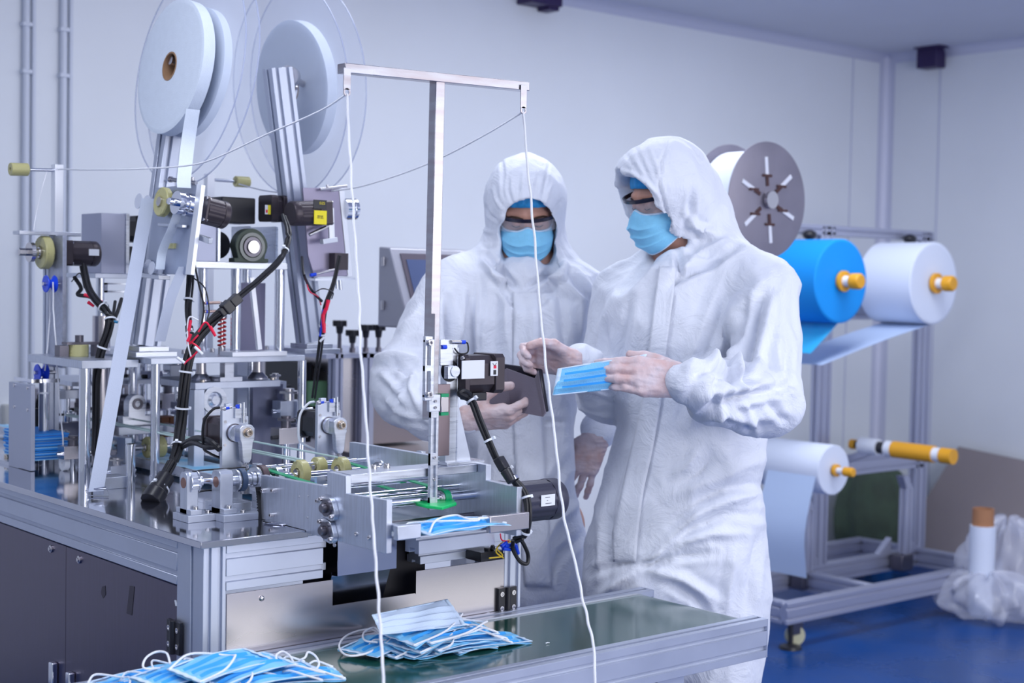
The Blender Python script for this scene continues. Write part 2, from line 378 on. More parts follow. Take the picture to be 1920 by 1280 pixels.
# ================================================================ green belt conveyor in front
ZV = .736; XE = 1.088
cv = thing('belt_conveyor', 'low conveyor with dark green belt between grooved aluminium side beams', 'conveyor', (.45, -.2, 0))
for y in (-.363, -.024):
    m = MB(); x1 = XE if y < -.1 else XE+.012
    m.slot((-.55, y, ZV-.04), (x1, y, ZV-.04), .04, .08, (0, 0, 1), nh=2, nw=1, dp=.007, g=.0095); m.build('side_beam', ALU, cv, bevel=.0006, seg=1)
    m = MB(); m.box((x1, y-.02, ZV-.08), (x1+.003, y+.02, ZV)); m.build('end_cap', ALU, cv)
m = MB()
yb0, yb1 = -.341, -.046; zb = ZV-.004
R_ = .03
th_ = .0022
prof = [(-.5, zb), (XE-.060, zb)]+[(XE-.035+R_*math.sin(t*PI/12), zb-R_+R_*math.cos(t*PI/12)) for t in range(0, 13)]+[(XE-.060, zb-2*R_), (-.5, zb-2*R_)]
inn = [(-.5, zb-2*R_+th_), (XE-.060, zb-2*R_+th_)]+[(XE-.035+(R_-th_)*math.sin(t*PI/12), zb-R_+(R_-th_)*math.cos(t*PI/12)) for t in range(12, -1, -1)]+[(XE-.060, zb-th_), (-.5, zb-th_)]
pi_ = prof+inn; n = len(pi_); h_ = len(prof)
m.add([(x, yb0, z) for x, z in pi_]+[(x, yb1, z) for x, z in pi_], [(i, n+i, n+(i+1) % n, (i+1) % n) for i in range(n)]+[(i, i+1, n-2-i, n-1-i) for i in range(h_-1)]+[(n+i+1, n+i, n+n-1-i, n+n-2-i) for i in range(h_-1)])
m.build('belt', BELT, cv)
m = MB(); m.cyl((XE-.035, yb0-.001, zb-R_), (XE-.035, yb1+.001, zb-R_), R_-.003); m.build('end_roller', CHROME, cv)
m = MB(); m.box((-.5, yb0, zb-.04), (XE-.08, yb1, zb-.012)); m.build('bed_plate', DARKST, cv)
for x in (-.2, .75):
    for y in (-.363, -.034):
        m = MB(); m.slot((x, y, .03), (x, y, ZV-.081), .04, .04, (1, 0, 0)); m.build('leg', ALU, cv)
        m = MB(); m.cyl((x, y, 0), (x, y, .03), .03, .02); m.build('foot', BLACKP, cv)
m = MB(); p = ony(1205, 1276, -.36); m.box((p.x-.02, -.375, ZV-.105), (p.x+.10, -.30, ZV-.081)); m.build('motor_bracket', ALU, cv)
# ================================================================ signed distance modelling for bodies, clothes and gloves
class Field:
    def __init__(s, lo, hi, h, fine=()):            # fine: per axis list of (a, b, h2) ranges with smaller steps
        s.ax = []
        for i in range(3):
            c = [lo[i]]
            while c[-1] < hi[i]:
                st = h
                for (ax, a, b_, h2) in fine:
                    if ax == i and a <= c[-1] < b_: st = h2
                c.append(c[-1]+st)
            s.ax.append(np.array(c, np.float32))
        s.D = np.full([len(a) for a in s.ax], 1.0, np.float32)
    def sub(s, lo, hi):
        sl = []
        for i in range(3):
            a = int(np.searchsorted(s.ax[i], lo[i])); b_ = int(np.searchsorted(s.ax[i], hi[i]))
            sl.append(slice(max(0, a-1), min(len(s.ax[i]), b_+1)))
        sl = tuple(sl)
        return sl, s.ax[0][sl[0]][:, None, None], s.ax[1][sl[1]][None, :, None], s.ax[2][sl[2]][None, None, :]
    def put(s, sl, d, k, cut=False):
        D = s.D[sl]
        if cut:
            if k > 0: h = np.clip(.5-.5*(D+d)/k, 0, 1); s.D[sl] = D*(1-h)-d*h+k*h*(1-h)
            else: s.D[sl] = np.maximum(D, -d)
        elif k > 0:
            h = np.clip(.5+.5*(D-d)/k, 0, 1); s.D[sl] = D*(1-h)+d*h-k*h*(1-h)
        else: s.D[sl] = np.minimum(D, d)
    def cone(s, a, b_, ra, rb, k=.01, cut=False):
        a = np.array(a, float); b_ = np.array(b_, float); m = max(ra, rb)+k+.03
        sl, x, y, z = s.sub(np.minimum(a, b_)-m, np.maximum(a, b_)+m)
        if 0 in s.D[sl].shape: return
        d = b_-a; L2 = max(d@d, 1e-12)
        t = np.clip(((x-a[0])*d[0]+(y-a[1])*d[1]+(z-a[2])*d[2])/L2, 0, 1)
        q = np.sqrt((x-a[0]-t*d[0])**2+(y-a[1]-t*d[1])**2+(z-a[2]-t*d[2])**2)-(ra+(rb-ra)*t)
        s.put(sl, q.astype(np.float32), k, cut)
    def ell(s, c, r, M=None, k=.01, cut=False):     # ellipsoid; M rows = its axes
        c = np.array(c, float); r = np.array(r, float); M = np.eye(3) if M is None else np.array(M, float)
        m = max(r)+k+.03; sl, x, y, z = s.sub(c-m, c+m)
        if 0 in s.D[sl].shape: return
        X, Y, Z = x-c[0], y-c[1], z-c[2]; q = [(X*M[i][0]+Y*M[i][1]+Z*M[i][2])/r[i] for i in range(3)]
        n = np.sqrt(q[0]**2+q[1]**2+q[2]**2); g = np.sqrt((q[0]/r[0])**2+(q[1]/r[1])**2+(q[2]/r[2])**2)+1e-6
        s.put(sl, (n*(n-1)/g).astype(np.float32), k, cut)
    def slices(s, rows, k=.02, pw=2.4):             # rows: (z, cx, cy, a, b) stacked, smoothly interpolated, superellipse
        rows = sorted(rows); zz = [r[0] for r in rows]
        mx = max(max(r[3], r[4]) for r in rows)+.04
        sl, x, y, z = s.sub((min(r[1] for r in rows)-mx, min(r[2] for r in rows)-mx, zz[0]-.04), (max(r[1] for r in rows)+mx, max(r[2] for r in rows)+mx, zz[-1]+.04))
        zc = np.clip(z, zz[0], zz[-1]); f = [np.interp(zc, zz, [r[i] for r in rows]) for i in range(1, 5)]
        q = (np.abs((x-f[0])/f[2])**pw+np.abs((y-f[1])/f[3])**pw)**(1/pw)
        d = (q-1)*np.minimum(f[2], f[3]); dz = np.abs(z-zc)
        d = np.where(d > 0, np.sqrt(d*d+dz*dz), np.where(dz > 0, dz, d))
        s.put(sl, d.astype(np.float32), k)
    def mesh(s):
        D = s.D; ins = D < 0; nx, ny, nz = D.shape
        c = np.zeros((nx-1, ny-1, nz-1), np.int8)
        for i in (0, 1):
            for j in (0, 1):
                for k in (0, 1): c += ins[i:nx-1+i, j:ny-1+j, k:nz-1+k]
        act = (c > 0) & (c < 8); idx = np.argwhere(act); N = len(idx)
        vid = np.full(act.shape, -1, np.int32); vid[tuple(idx.T)] = np.arange(N)
        pos = np.zeros((N, 3)); cnt = np.zeros(N)
        A = s.ax
        for (ax, o1, o2) in ((0, 1, 2), (1, 0, 2), (2, 0, 1)):
            for u in (0, 1):
                for v in (0, 1):
                    a = idx.copy(); a[:, o1] += u; a[:, o2] += v; b_ = a.copy(); b_[:, ax] += 1
                    da = D[tuple(a.T)]; db = D[tuple(b_.T)]; m = (da < 0) != (db < 0)
                    t = np.where(m, da/(da-db+1e-12), 0)
                    P = np.stack([A[i][a[:, i]] for i in range(3)], 1).astype(float); Q = np.stack([A[i][b_[:, i]] for i in range(3)], 1)
                    pos += np.where(m[:, None], P+(Q-P)*t[:, None], 0); cnt += m
        pos /= np.maximum(cnt, 1)[:, None]
        F = []
        for (ax, o1, o2) in ((0, 1, 2), (1, 2, 0), (2, 0, 1)):
            sh = [slice(None)]*3; sh[ax] = slice(0, D.shape[ax]-1); s2 = [slice(None)]*3; s2[ax] = slice(1, D.shape[ax])
            ia, ib = ins[tuple(sh)], ins[tuple(s2)]; e = np.argwhere(ia != ib)
            e = e[(e[:, o1] > 0) & (e[:, o2] > 0) & (e[:, o1] < D.shape[o1]-1) & (e[:, o2] < D.shape[o2]-1)]
            fl = ia[tuple(e.T)]
            def g(d1, d2):
                q = e.copy(); q[:, o1] -= d1; q[:, o2] -= d2; return vid[tuple(q.T)]
            q = np.stack([g(1, 1), g(0, 1), g(0, 0), g(1, 0)], 1)
            q[~fl] = q[~fl][:, ::-1]; F.append(q)
        return pos, np.concatenate(F)
def vnormals(P, F):
    n = np.cross(P[F[:, 2]]-P[F[:, 0]], P[F[:, 3]]-P[F[:, 1]]); N = np.zeros_like(P)
    for i in range(4): np.add.at(N, F[:, i], n)
    return N/np.maximum(np.linalg.norm(N, axis=1), 1e-9)[:, None]
def relax(P, F, it=1, lam=.5):
    for _ in range(it):
        S = np.zeros_like(P); c = np.zeros(len(P))
        for i in range(4):
            a, b_ = F[:, i], F[:, (i+1) % 4]; np.add.at(S, a, P[b_]); np.add.at(S, b_, P[a]); np.add.at(c, a, 1); np.add.at(c, b_, 1)
        P = P*(1-lam)+S/np.maximum(c, 1)[:, None]*lam
    return P
def npmesh(name, P, F, m, parent, loc, smooth=True, mis=None):
    me = bpy.data.meshes.new(name); P = P-np.array(loc)
    me.vertices.add(len(P)); me.vertices.foreach_set('co', P.astype(np.float32).ravel())
    me.loops.add(F.size); me.loops.foreach_set('vertex_index', F.astype(np.int32).ravel())
    me.polygons.add(len(F)); me.polygons.foreach_set('loop_start', np.arange(0, F.size, 4, dtype=np.int32))
    me.polygons.foreach_set('use_smooth', [True]*len(F)); 
    for q in (m if isinstance(m, list) else [m]): me.materials.append(q)
    if mis is not None: me.polygons.foreach_set('material_index', mis.astype(np.int32))
    me.update(calc_edges=True); me.validate()
    o = bpy.data.objects.new(name, me); COL.objects.link(o)
    if parent is not None: o.parent = parent
    return o
# lattice gradient-ish noise, vectorised
_rs = np.random.RandomState(3); _tab = _rs.rand(4096).astype(np.float32)
def vnoise(p):
    i = np.floor(p).astype(np.int64); f = p-i; f = f*f*(3-2*f); r = 0
    for a in (0, 1):
        for b_ in (0, 1):
            for c in (0, 1):
                h = ((i[:, 0]+a)*73856093 ^ (i[:, 1]+b_)*19349663 ^ (i[:, 2]+c)*83492791) & 4095
                r = r+_tab[h]*np.where(a, f[:, 0], 1-f[:, 0])*np.where(b_, f[:, 1], 1-f[:, 1])*np.where(c, f[:, 2], 1-f[:, 2])
    return r*2-1
def ridged(p, oct=2):
    r = 0; a = 1
    for o in range(oct):
        r = r+a*(1-np.abs(vnoise(p*(1.9**o)+17.3*o))*2.2); a *= .5
    return r

# hand skeleton: wrist, finger direction p, back-of-hand direction n, thumb-side direction th
def hand_bones(w, p, n, th, flex, spread=.10, thumb=((.5, .25, .0), (.6, .1, -.35), (.8, 0, -.2)), sc=1.0, curl=None):
    w = Vector(w); p = Vector(p).normalized(); n = Vector(n); n = (n-p*n.dot(p)).normalized(); th = Vector(th); th = (th-p*th.dot(p)-n*th.dot(n)).normalized()
    B = []; L = .098*sc
    offs = (.030, .010, -.011, -.030); knl = (1.0, 1.03, .98, .90)
    segs = ((.043, .025, .020), (.047, .029, .021), (.043, .027, .021), (.033, .021, .019))
    for i in range(4):
        base = w + th*offs[i]*.55*sc; kn = w + p*L*knl[i] + th*offs[i]*sc + n*(.004-.003*abs(i-1.3))*sc
        B.append((base, kn, .0155*sc, .0108*sc, .012)); B.append((base-n*.006*sc, kn-p*.012*sc-n*.008*sc, .015*sc, .0095*sc, .012))
        d = (p + th*(offs[i]/.03)*spread).normalized(); q = kn; a = 0
        fl = flex[i] if isinstance(flex[0], (list, tuple)) else flex
        for j in range(3):
            a += fl[j]; dd = (d*math.cos(a)-n*math.sin(a)).normalized(); e = q+dd*segs[i][j]*sc
            r0 = (.0098, .0088, .0080, .0070)[j]*sc*(1 if i < 3 else .88); r1 = (.0098, .0088, .0080, .0070)[j+1]*sc*(1 if i < 3 else .88)
            B.append((q, e, r0, r1, .004)); q = e
    q = w+p*.022*sc+th*.024*sc-n*.008*sc; r = (.0165, .0125, .0105, .0088)
    for j, (tl, lens) in enumerate(zip(thumb, (.045, .034, .027))):
        dd = (p*tl[0]+th*(1-abs(tl[0])*.4 if j == 0 else .55)*(1)+n*tl[2]); dd = (p*tl[0]+th*tl[1]+n*tl[2]).normalized()
        e = q+dd*lens*sc; B.append((q, e, r[j]*sc, r[j+1]*sc, .010 if j == 0 else .004)); q = e
    return B
# ================================================================ the two workers
SKIN = mat('skin', (.62, .33, .25), 0, .5, sss=.15, noise=.08, nscale=30)
def suit_mat():
    m = mat('white_coverall_fabric', (.73, .76, .85), 0, .6, sheen=.05, bump=.30, bscale=26)
    nt = m.node_tree; b = nt.nodes['Principled BSDF']
    tc = nt.nodes.new('ShaderNodeTexCoord')
    v = nt.nodes.new('ShaderNodeTexNoise'); v.inputs['Scale'].default_value = 11; v.inputs['Detail'].default_value = 7; v.inputs['Roughness'].default_value = .62; v.inputs['Distortion'].default_value = 1.2
    nt.links.new(tc.outputs['Object'], v.inputs['Vector'])
    cr = nt.nodes.new('ShaderNodeMath'); cr.operation = 'ABSOLUTE'; sb = nt.nodes.new('ShaderNodeMath'); sb.operation = 'SUBTRACT'; sb.inputs[1].default_value = .5
    nt.links.new(v.outputs[0], sb.inputs[0]); nt.links.new(sb.outputs[0], cr.inputs[0])
    n2 = nt.nodes.new('ShaderNodeTexNoise'); n2.inputs['Scale'].default_value = 55; n2.inputs['Detail'].default_value = 5; nt.links.new(tc.outputs['Object'], n2.inputs['Vector'])
    ad = nt.nodes.new('ShaderNodeMath'); ad.operation = 'MULTIPLY_ADD'; ad.inputs[1].default_value = .07; nt.links.new(n2.outputs[0], ad.inputs[0]); nt.links.new(cr.outputs[0], ad.inputs[2])
    bp = nt.nodes.new('ShaderNodeBump'); bp.inputs['Strength'].default_value = .6; bp.inputs['Distance'].default_value = .016
    nt.links.new(ad.outputs[0], bp.inputs['Height']); nt.links.new(bp.outputs[0], b.inputs['Normal'])
    return m
SUIT = suit_mat()
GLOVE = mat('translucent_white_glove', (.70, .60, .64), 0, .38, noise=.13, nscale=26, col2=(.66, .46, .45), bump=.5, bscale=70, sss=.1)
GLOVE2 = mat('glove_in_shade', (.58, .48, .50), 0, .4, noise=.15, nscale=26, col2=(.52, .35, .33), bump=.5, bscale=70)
CAPM = mat('blue_bouffant_cap', (.03, .36, .80), 0, .6, noise=.3, nscale=30, bump=.8, bscale=60)
MASKB = mat('blue_mask_fabric', (.24, .62, .90), 0, .65, noise=.06, nscale=50, bump=.2, bscale=300)
GOGB = mat('black_goggle_frame', (.012, .012, .03), 0, .2)
LENS = mat('clear_lens', (.80, .82, .92), 0, .04, alpha=.15, spec=.8)
EYEW = mat('eye_white', (.75, .72, .70), 0, .15); IRIS = mat('brown_iris', (.06, .03, .02), 0, .1); BROW = mat('dark_brow_hair', (.05, .028, .02), 0, .8)

RH = Vector((CR.x, CR.y, 0)).normalized(); AH = Vector((-RH.y, RH.x, 0))     # image-right and away, both level
def to_local(base, p): d = Vector(p)-base; return np.array((d.dot(RH), d.dot(AH), d.z))
def from_local(base, P):
    M = np.array([[RH.x, AH.x, 0], [RH.y, AH.y, 0], [0, 0, 1.]]); return P @ M.T + np.array(base)
def pix(P):
    d = P-np.array(CAM); z = d @ np.array(CF); return np.stack([960+FPX*(d @ np.array(CR))/z, 640-FPX*(d @ np.array(CU))/z], 1)

class Person:
    def __init__(s, px, depth, label, head, hs=.94, name='person'):
        s.hs = hs
        b = at(px, 640, depth); s.base = Vector((b.x, b.y, 0)); s.depth = depth
        s.root = thing(name, label, 'person', s.base)
        s.hc = None; s.head = head
        c, yaw, pitch, roll = head                     # c world; yaw from facing the camera towards image left
        c = at(*c)
        f = (-RH*math.sin(yaw) - AH*math.cos(yaw)); f = f*math.cos(pitch)-Vector((0, 0, 1))*math.sin(pitch)
        sd = Vector((0, 0, 1)).cross(f).normalized()    # person's left
        t = f.cross(sd).normalized()
        q = Quaternion(f, roll); sd = q @ sd; t = q @ t
        s.c, s.f, s.s, s.t = c, f, sd, t
        lv = lambda v: np.array((v.dot(RH), v.dot(AH), v.z))
        s.HM = np.array([lv(f), lv(sd), lv(t)])        # rows, in person-local axes
        s.cl = to_local(s.base, c)
    def H(s, a, b_, c): a *= s.hs; b_ *= s.hs; c *= s.hs; return s.cl + s.HM[0]*a+s.HM[1]*b_+s.HM[2]*c           # head coords -> local
    def W(s, a, b_, c): a *= s.hs; b_ *= s.hs; c *= s.hs; return s.c+s.f*a+s.s*b_+s.t*c                          # head coords -> world
    def J(s, px, py, d): return to_local(s.base, at(px, py, d))
    def build(s, F, name, m, it=1, disp=None, parent=None, **kw):
        P, Q = F.mesh(); P = relax(P, Q, it)
        Wd = from_local(s.base, P)
        if disp is not None: Wd = disp(Wd, Q)
        return npmesh(name, Wd, Q, m, parent or s.root, s.base, **kw), Wd, Q
    def body(s, joints, hands):
        j = joints; c = s.cl
        F = Field((-.5, -.66, -.01), (.5, .45, c[2]+.16), .0075, [(0, c[0]-.10, c[0]+.10, .0035), (1, c[1]-.13, c[1]+.12, .0035), (2, c[2]-.14, c[2]+.16, .0035)])
        H = s.H
        F.ell(H(-.010, 0, .025), tuple(v*s.hs for v in (.094, .076, .096)), s.HM, 0)
        F.ell(H(.032, 0, -.035), tuple(v*s.hs for v in (.056, .060, .085)), s.HM, .02)
        for q in (-1, 1):
            F.cone(H(-.005, q*.052, -.055), H(.062, q*.014, -.100), .017, .015, .02)
            F.cone(H(.084, q*.012, .022), H(.068, q*.048, .020), .010, .009, .010)
            F.ell(H(.060, q*.043, -.038), tuple(v*s.hs for v in (.022, .02, .018)), s.HM, .02)
        F.cone(H(.070, 0, -.100), H(.070, 0, -.104), .018, .017, .02)
        F.cone(H(.086, 0, .004), H(.108, 0, -.036), .0075, .0115, .012)
        for q in (-1, 1):
            F.cone(H(.098, q*.009, -.042), H(.092, q*.012, -.042), .007, .007, .006)
            F.ell(H(.100, q*.032, .000), tuple(v*s.hs for v in (.020, .016, .011)), s.HM, .010, True)
            F.ell(H(.0765, q*.031, -.001), tuple(v*s.hs for v in (.0145, .0150, .0135)), s.HM, .003)      # eyeball under its lids
            F.ell(H(-.008, q*.078, -.010), tuple(v*s.hs for v in (.018, .008, .030)), s.HM, .008)
        F.cone(H(.088, .020, -.070), H(.088, -.020, -.070), .0065, .0065, .006)
        F.cone(H(.086, .017, -.079), H(.086, -.017, -.079), .007, .007, .005)
        F.cone(H(-.030, 0, -.05), j['neck'], .056, .062, .03)
        F.cone(j['shR'], j['neck'], .040, .045, .03); F.cone(j['shL'], j['neck'], .040, .045, .03)
        ch = (np.array(j['shR'])+np.array(j['shL']))/2; pv = np.array(j['pelvis'])
        F.slices([(pv[2]-.05, pv[0], pv[1], .135, .095), (pv[2]+.12, pv[0]*.6+ch[0]*.4, pv[1]*.6+ch[1]*.4, .120, .085), (ch[2]-.14, ch[0], ch[1], .135, .09), (ch[2]-.05, ch[0], ch[1], .12, .075)], .03)
        for a, b_, r1, r2 in j['limbs']: F.cone(a, b_, r1, r2, .02)
        for B in hands:
            for a, b_, r1, r2, k in B: F.cone(to_local(s.base, a), to_local(s.base, b_), r1-.0022, r2-.0022, k)
        return s.build(F, 'body', SKIN, 1)[0]
    def glove(s, B, wrist_to, m=GLOVE):
        P = [to_local(s.base, x) for q in B for x in q[:2]]; P = np.array(P); lo, hi = P.min(0)-.04, P.max(0)+.04
        e = to_local(s.base, wrist_to); lo = np.minimum(lo, e-.04); hi = np.maximum(hi, e+.04)
        F = Field(lo, hi, .0021)
        for a, b_, r1, r2, k in B: F.cone(to_local(s.base, a), to_local(s.base, b_), r1+.0005, r2+.0005, k)
        w = (np.array(B[0][0])+np.array(B[6*1][0])+np.array(B[5][0]))/3; w = to_local(s.base, sum((Vector(B[i*5][0]) for i in range(4)), Vector())/4)
        F.cone(w, e, .027, .031, .012)
        def disp(Wd, Q):
            N = vnormals(Wd, Q); r = np.minimum(ridged(Wd*np.array((38, 38, 90.)), 2), 1.2)*.0009
            return Wd+N*r[:, None]
        o, Wd, Q = s.build(F, 'glove', m, 1, disp)
        return o
    def headgear(s, hem, cap_t=.052, vis=1):
        H = s.W
        # bouffant cap
        m = MB()
        def fn(u, v):
            a = 2*PI*u; el0 = -.12 + .31*math.cos(a); el = el0+(PI/2-el0)*v
            r = 1+.012*math.sin(a*23)*(1-v)
            return H((-.012+.103*math.cos(a)*math.cos(el)*r), .086*math.sin(a)*math.cos(el)*r, .025+.108*math.sin(el)*r)
        m.grid(fn, 92, 16, True); m.build('bouffant_cap', CAPM, s.root, solid=.002)
        # pleated surgical mask
        m = MB(); mm = MB()
        def fm(u, v, off=0):
            a = (u*2-1); ang = a*math.radians(80)
            Wd = np.interp(v, (0, .4, .75, 1), (.066, .073, .070, .060)); Fw = np.interp(v, (0, .10, .30, .55, .8, 1), (.103, .116, .128, .122, .112, .088))+off
            pl = sum((.0055*max(0, 1-abs((v-c)/.09)) if v > c else .0055*max(0, 1-abs((v-c)/.012))) for c in (.30, .52, .74))
            fw = .012+(Fw-.012)*max(0, math.cos(ang))**.62+pl*math.cos(ang)
            tt = np.interp(v, (0, 1), (-.014-.010*abs(a)+.010*math.exp(-(a/.18)**2), -.128+.034*abs(a)**1.6))
            return H(fw, (Wd+off)*math.sin(ang)/math.sin(math.radians(80)), tt)
        m.grid(lambda u, v: fm(u, v), 41, 42)
        o = m.build('face_mask', MASKB, s.root, solid=.0016)
        m = MB(); m.tube([fm(t/20, .015, .0012) for t in range(21)], .0018, 6); m.tube([fm(t/20, .985, .0012) for t in range(21)], .0016, 6); m.build('edge_binding', mat('mask_edge_white', (.62, .76, .93), 0, .7), o)
        for q in (0, 1):
            u = q; sg = 1 if q else -1
            m = MB(); m.tube([fm(u, .05), H(.0, sg*.081, .0), H(-.022, sg*.087, .012), H(-.03, sg*.086, -.02), H(-.015, sg*.082, -.05), fm(u, .95)], .0013, 6, 6); m.build('ear_loop', CORD, o)
        # safety glasses
        g = MB(); ln = MB()
        def bar(a, t, r): return H(.020+(r-.020)*max(0.0, math.cos(a))**.55, .083*math.sin(a)/math.sin(math.radians(85)), t)
        A = [math.radians(-85+170*i/24) for i in range(25)]
        pts = [bar(a, .020-.003*math.cos(a), .112) for a in A]
        g.ribbon([p for p in pts], s.t*.0085, .004); g.tube([bar(a, .0235-.003*math.cos(a), .113) for a in A], .0020, 6)
        for sg in (-1, 1): g.bar(H(.028, sg*.084, .014), H(-.05, sg*.086, .010), .003, .009, s.t)
        go = g.build('safety_goggles', GOGB, s.root)
        def fl(u, v):
            a = math.radians(-82+164*u); dip = .028+.012*(1-math.exp(-((abs(a)-.0)/.25)**2)); 
            return bar(a, .017-dip*v, .1115-.012*v*math.cos(a))
        ln.grid(fl, 41, 8); ln.build('lens', LENS, go, solid=.0018)
        # brows, lashes
        for sg in (-1, 1):
            m = MB(); m.tube([H(.0925, sg*.012, .014), H(.0915, sg*.026, .018), H(.083, sg*.042, .017), H(.073, sg*.053, .011)], [.0022]*2+[.0028]*3+[.0030]*3+[.0024]*2+[.0012]*3 if False else .0026, 6); m.build('eyebrow', BROW, s.root)
            m = MB(); m.tube([H(.0895, sg*.020, -.007), H(.0915, sg*.031, -.0095), H(.0865, sg*.042, -.0065)], .0010, 6, 4); m.build('eyelashes', BROW, s.root)
    def strokes(s, Wd, Q, strokes, noise=(.004, 5.0), vert=1.0, seed=0, frontdot=-.15):
        N = vnormals(Wd, Q); px = pix(Wd); d = (Wd-np.array(CAM)) @ np.array(CF)
        to = np.array(CAM)-Wd; to /= np.linalg.norm(to, axis=1)[:, None]; front = np.clip(((N*to).sum(1)-frontdot)/.35, 0, 1)
        h = np.zeros(len(Wd))
        for pts, w_, A in strokes:
            P = np.array(pts, float); best = np.full(len(Wd), 1e9); tb = np.zeros(len(Wd))
            n = len(P)-1
            for i in range(n):
                a, b_ = P[i], P[i+1]; e = b_-a; t = np.clip(((px-a) @ e)/max(e @ e, 1e-9), 0, 1)
                q = np.hypot(*(px-a-t[:, None]*e).T); m = q < best; best = np.where(m, q, best); tb = np.where(m, (i+t)/n, tb)
            x = best/w_; taper = np.sin(np.clip(tb, .02, .98)*PI)**.5
            h += 1.5*A*taper*np.exp(-x**1.35*1.25)*front - .45*A*taper*np.exp(-((x-1.8)/.7)**2)*front
        L = Wd @ np.array([[RH.x, AH.x, 0], [RH.y, AH.y, 0], [0, 0, 1.]])
        wq = np.stack([vnoise(L*3+seed+k*9) for k in range(3)], 1)*.08
        a, sc = noise
        h += a*(ridged((L+wq)*np.array((sc*1.5, sc*1.5, sc*1.5/vert))+seed, 3)-.9)
        h += a*.45*ridged((L+wq*.6)*np.array((sc*3.3, sc*3.3, sc*2.6))+seed*2, 2)
        return Wd+N*h[:, None]

def coverall(p, rows, sleeves, hood, opening, legs, strokes, noise, seed, cape, holes=(), collar=()):
    c = p.cl
    F = Field((-.52, -.66, .02), (.52, .50, 1.90), .0068, [(0, c[0]-.14, c[0]+.14, .0046), (1, c[1]-.16, c[1]+.14, .0055), (2, c[2]-.17, c[2]+.19, .0046)])
    F.slices(rows, .03)
    for a, b_, r1, r2, k in sleeves: F.cone(a, b_, r1, r2, k)
    for a, b_, r1, r2, k in legs: F.cone(a, b_, r1, r2, k)
    for a, b_, r1, r2, k in cape: F.cone(a, b_, r1, r2, k)
    for ce, r, k in hood: F.ell(ce, r, None, k)
    # cavity for the head and the face opening
    H = p.H
    F.ell(H(.0, 0, .014), (.099, .084, .103), p.HM, .004, True)
    F.cone(H(.01, 0, -.07), H(.03, 0, -.10), .072, .070, .01, True)
    for a, b_, r1, r2 in opening: F.cone(H(*a), H(*b_), r1, r2, .006, True)
    for a, b_, r1, r2, k in holes: F.cone(a, b_, r1, r2, k, True)
    for a, b_, r1, r2, k in collar: F.cone(a, b_, r1, r2, k)
    def disp(Wd, Q): return p.strokes(Wd, Q, strokes, noise, 1.7, seed)
    o, Wd, Q = p.build(F, 'coverall', SUIT, 1, disp)
    return o, Wd, Q
def drape(p, Wd, Q, px, name, m, lift=.004, th=.003, nu=6, parent=None):    # a strip of cloth lying on the suit; px: list of (xl, xr, y) in photo points
    bvh = BVHTree.FromPolygons([Vector(v) for v in Wd], [tuple(int(i) for i in f) for f in Q])
    b = MB(); rows = []
    for xl, xr, y in px:
        row = []
        for i in range(nu+1):
            r = ray(xl+(xr-xl)*i/nu, y).normalized(); h = bvh.ray_cast(CAM, r)
            row.append(h[0]-r*lift if h[0] is not None else None)
        rows.append(row)
    ds = [(q-CAM).length for r_ in rows for q in r_ if q is not None]; md = sum(ds)/len(ds)
    for j, (xl, xr, y) in enumerate(px):
        for i in range(nu+1):
            if rows[j][i] is None: rows[j][i] = CAM+ray(xl+(xr-xl)*i/nu, y).normalized()*md
    for _ in range(2):
        for j in range(1, len(rows)-1): rows[j] = [rows[j][i]*.5+rows[j-1][i]*.25+rows[j+1][i]*.25 for i in range(nu+1)]
    n = nu+1; b.add([q for r_ in rows for q in r_], [(j*n+i, (j+1)*n+i, (j+1)*n+i+1, j*n+i+1) for j in range(len(rows)-1) for i in range(nu)])
    return b.build(name, m, parent or p.root, solid=th)
def dense(pts, k=6):
    out = []
    for a, b_ in zip(pts[:-1], pts[1:]):
        for i in range(k): out.append(tuple(a[j]+(b_[j]-a[j])*i/k for j in range(3)))
    return out+[pts[-1]]

IR = RH; UP = Vector((0, 0, 1)); TO = -AH      # image right, up, towards the camera
# ---- right-hand worker, turned to the left, holding out a mask
R_ = Person(1275, 3.50, 'standing worker on the right in white hooded coverall holding out a blue mask', ((1254, 366, 3.49), math.radians(64), math.radians(20), math.radians(-3)))
J = R_.J; d = 3.50
def row(y, xl, xr, b_, dd=d, q=0): 
    a = J(xl, y, dd); c = J(xr, y, dd); return (float(a[2]+c[2])/2, float(a[0]+c[0])/2, float(a[1]+c[1])/2+q, float(c[0]-a[0])/2, b_)
shL, elL, wrL = J(1436, 548, 3.38), J(1436, 752, 3.22), J(1292, 716, 3.00)
shR, elR, wrR = J(1172, 552, 3.62), J(1138, 738, 3.58), J(1088, 680, 3.36)
wl_w, wr_w = at(1282, 714, 2.99), at(1076, 680, 3.34)
hL = hand_bones(wl_w, -IR*.98+UP*.10-TO*-.06, TO*.95+UP*.25, UP, ((.15, .25, .20), (.18, .25, .18), (.20, .28, .2), (.24, .32, .25)), -.10, ((.75, .55, -.75), (.95, .25, -.35), (1, 0, -.1)), .98)
hR = hand_bones(wr_w, -IR*.9+UP*.18-TO*.1, -TO*.75+UP*.4, UP*.9+TO*.3, ((.85, 1.0, .5), (.95, 1.05, .6), (1.0, 1.1, .6), (1.05, 1.1, .6)), .04, ((.8, .65, -.35), (.95, .15, -.35), (.8, -.3, -.4)), .92)
hipz = J(1275, 1000, d)
legs = [(J(1190, 1110, 3.52), J(1195, 1420, 3.55), .105, .085, .03), (J(1195, 1420, 3.55), J(1198, 1650, 3.58), .085, .070, .02),
        (J(1345, 1110, 3.48), J(1340, 1420, 3.46), .110, .088, .03), (J(1340, 1420, 3.46), J(1335, 1655, 3.46), .088, .072, .02)]
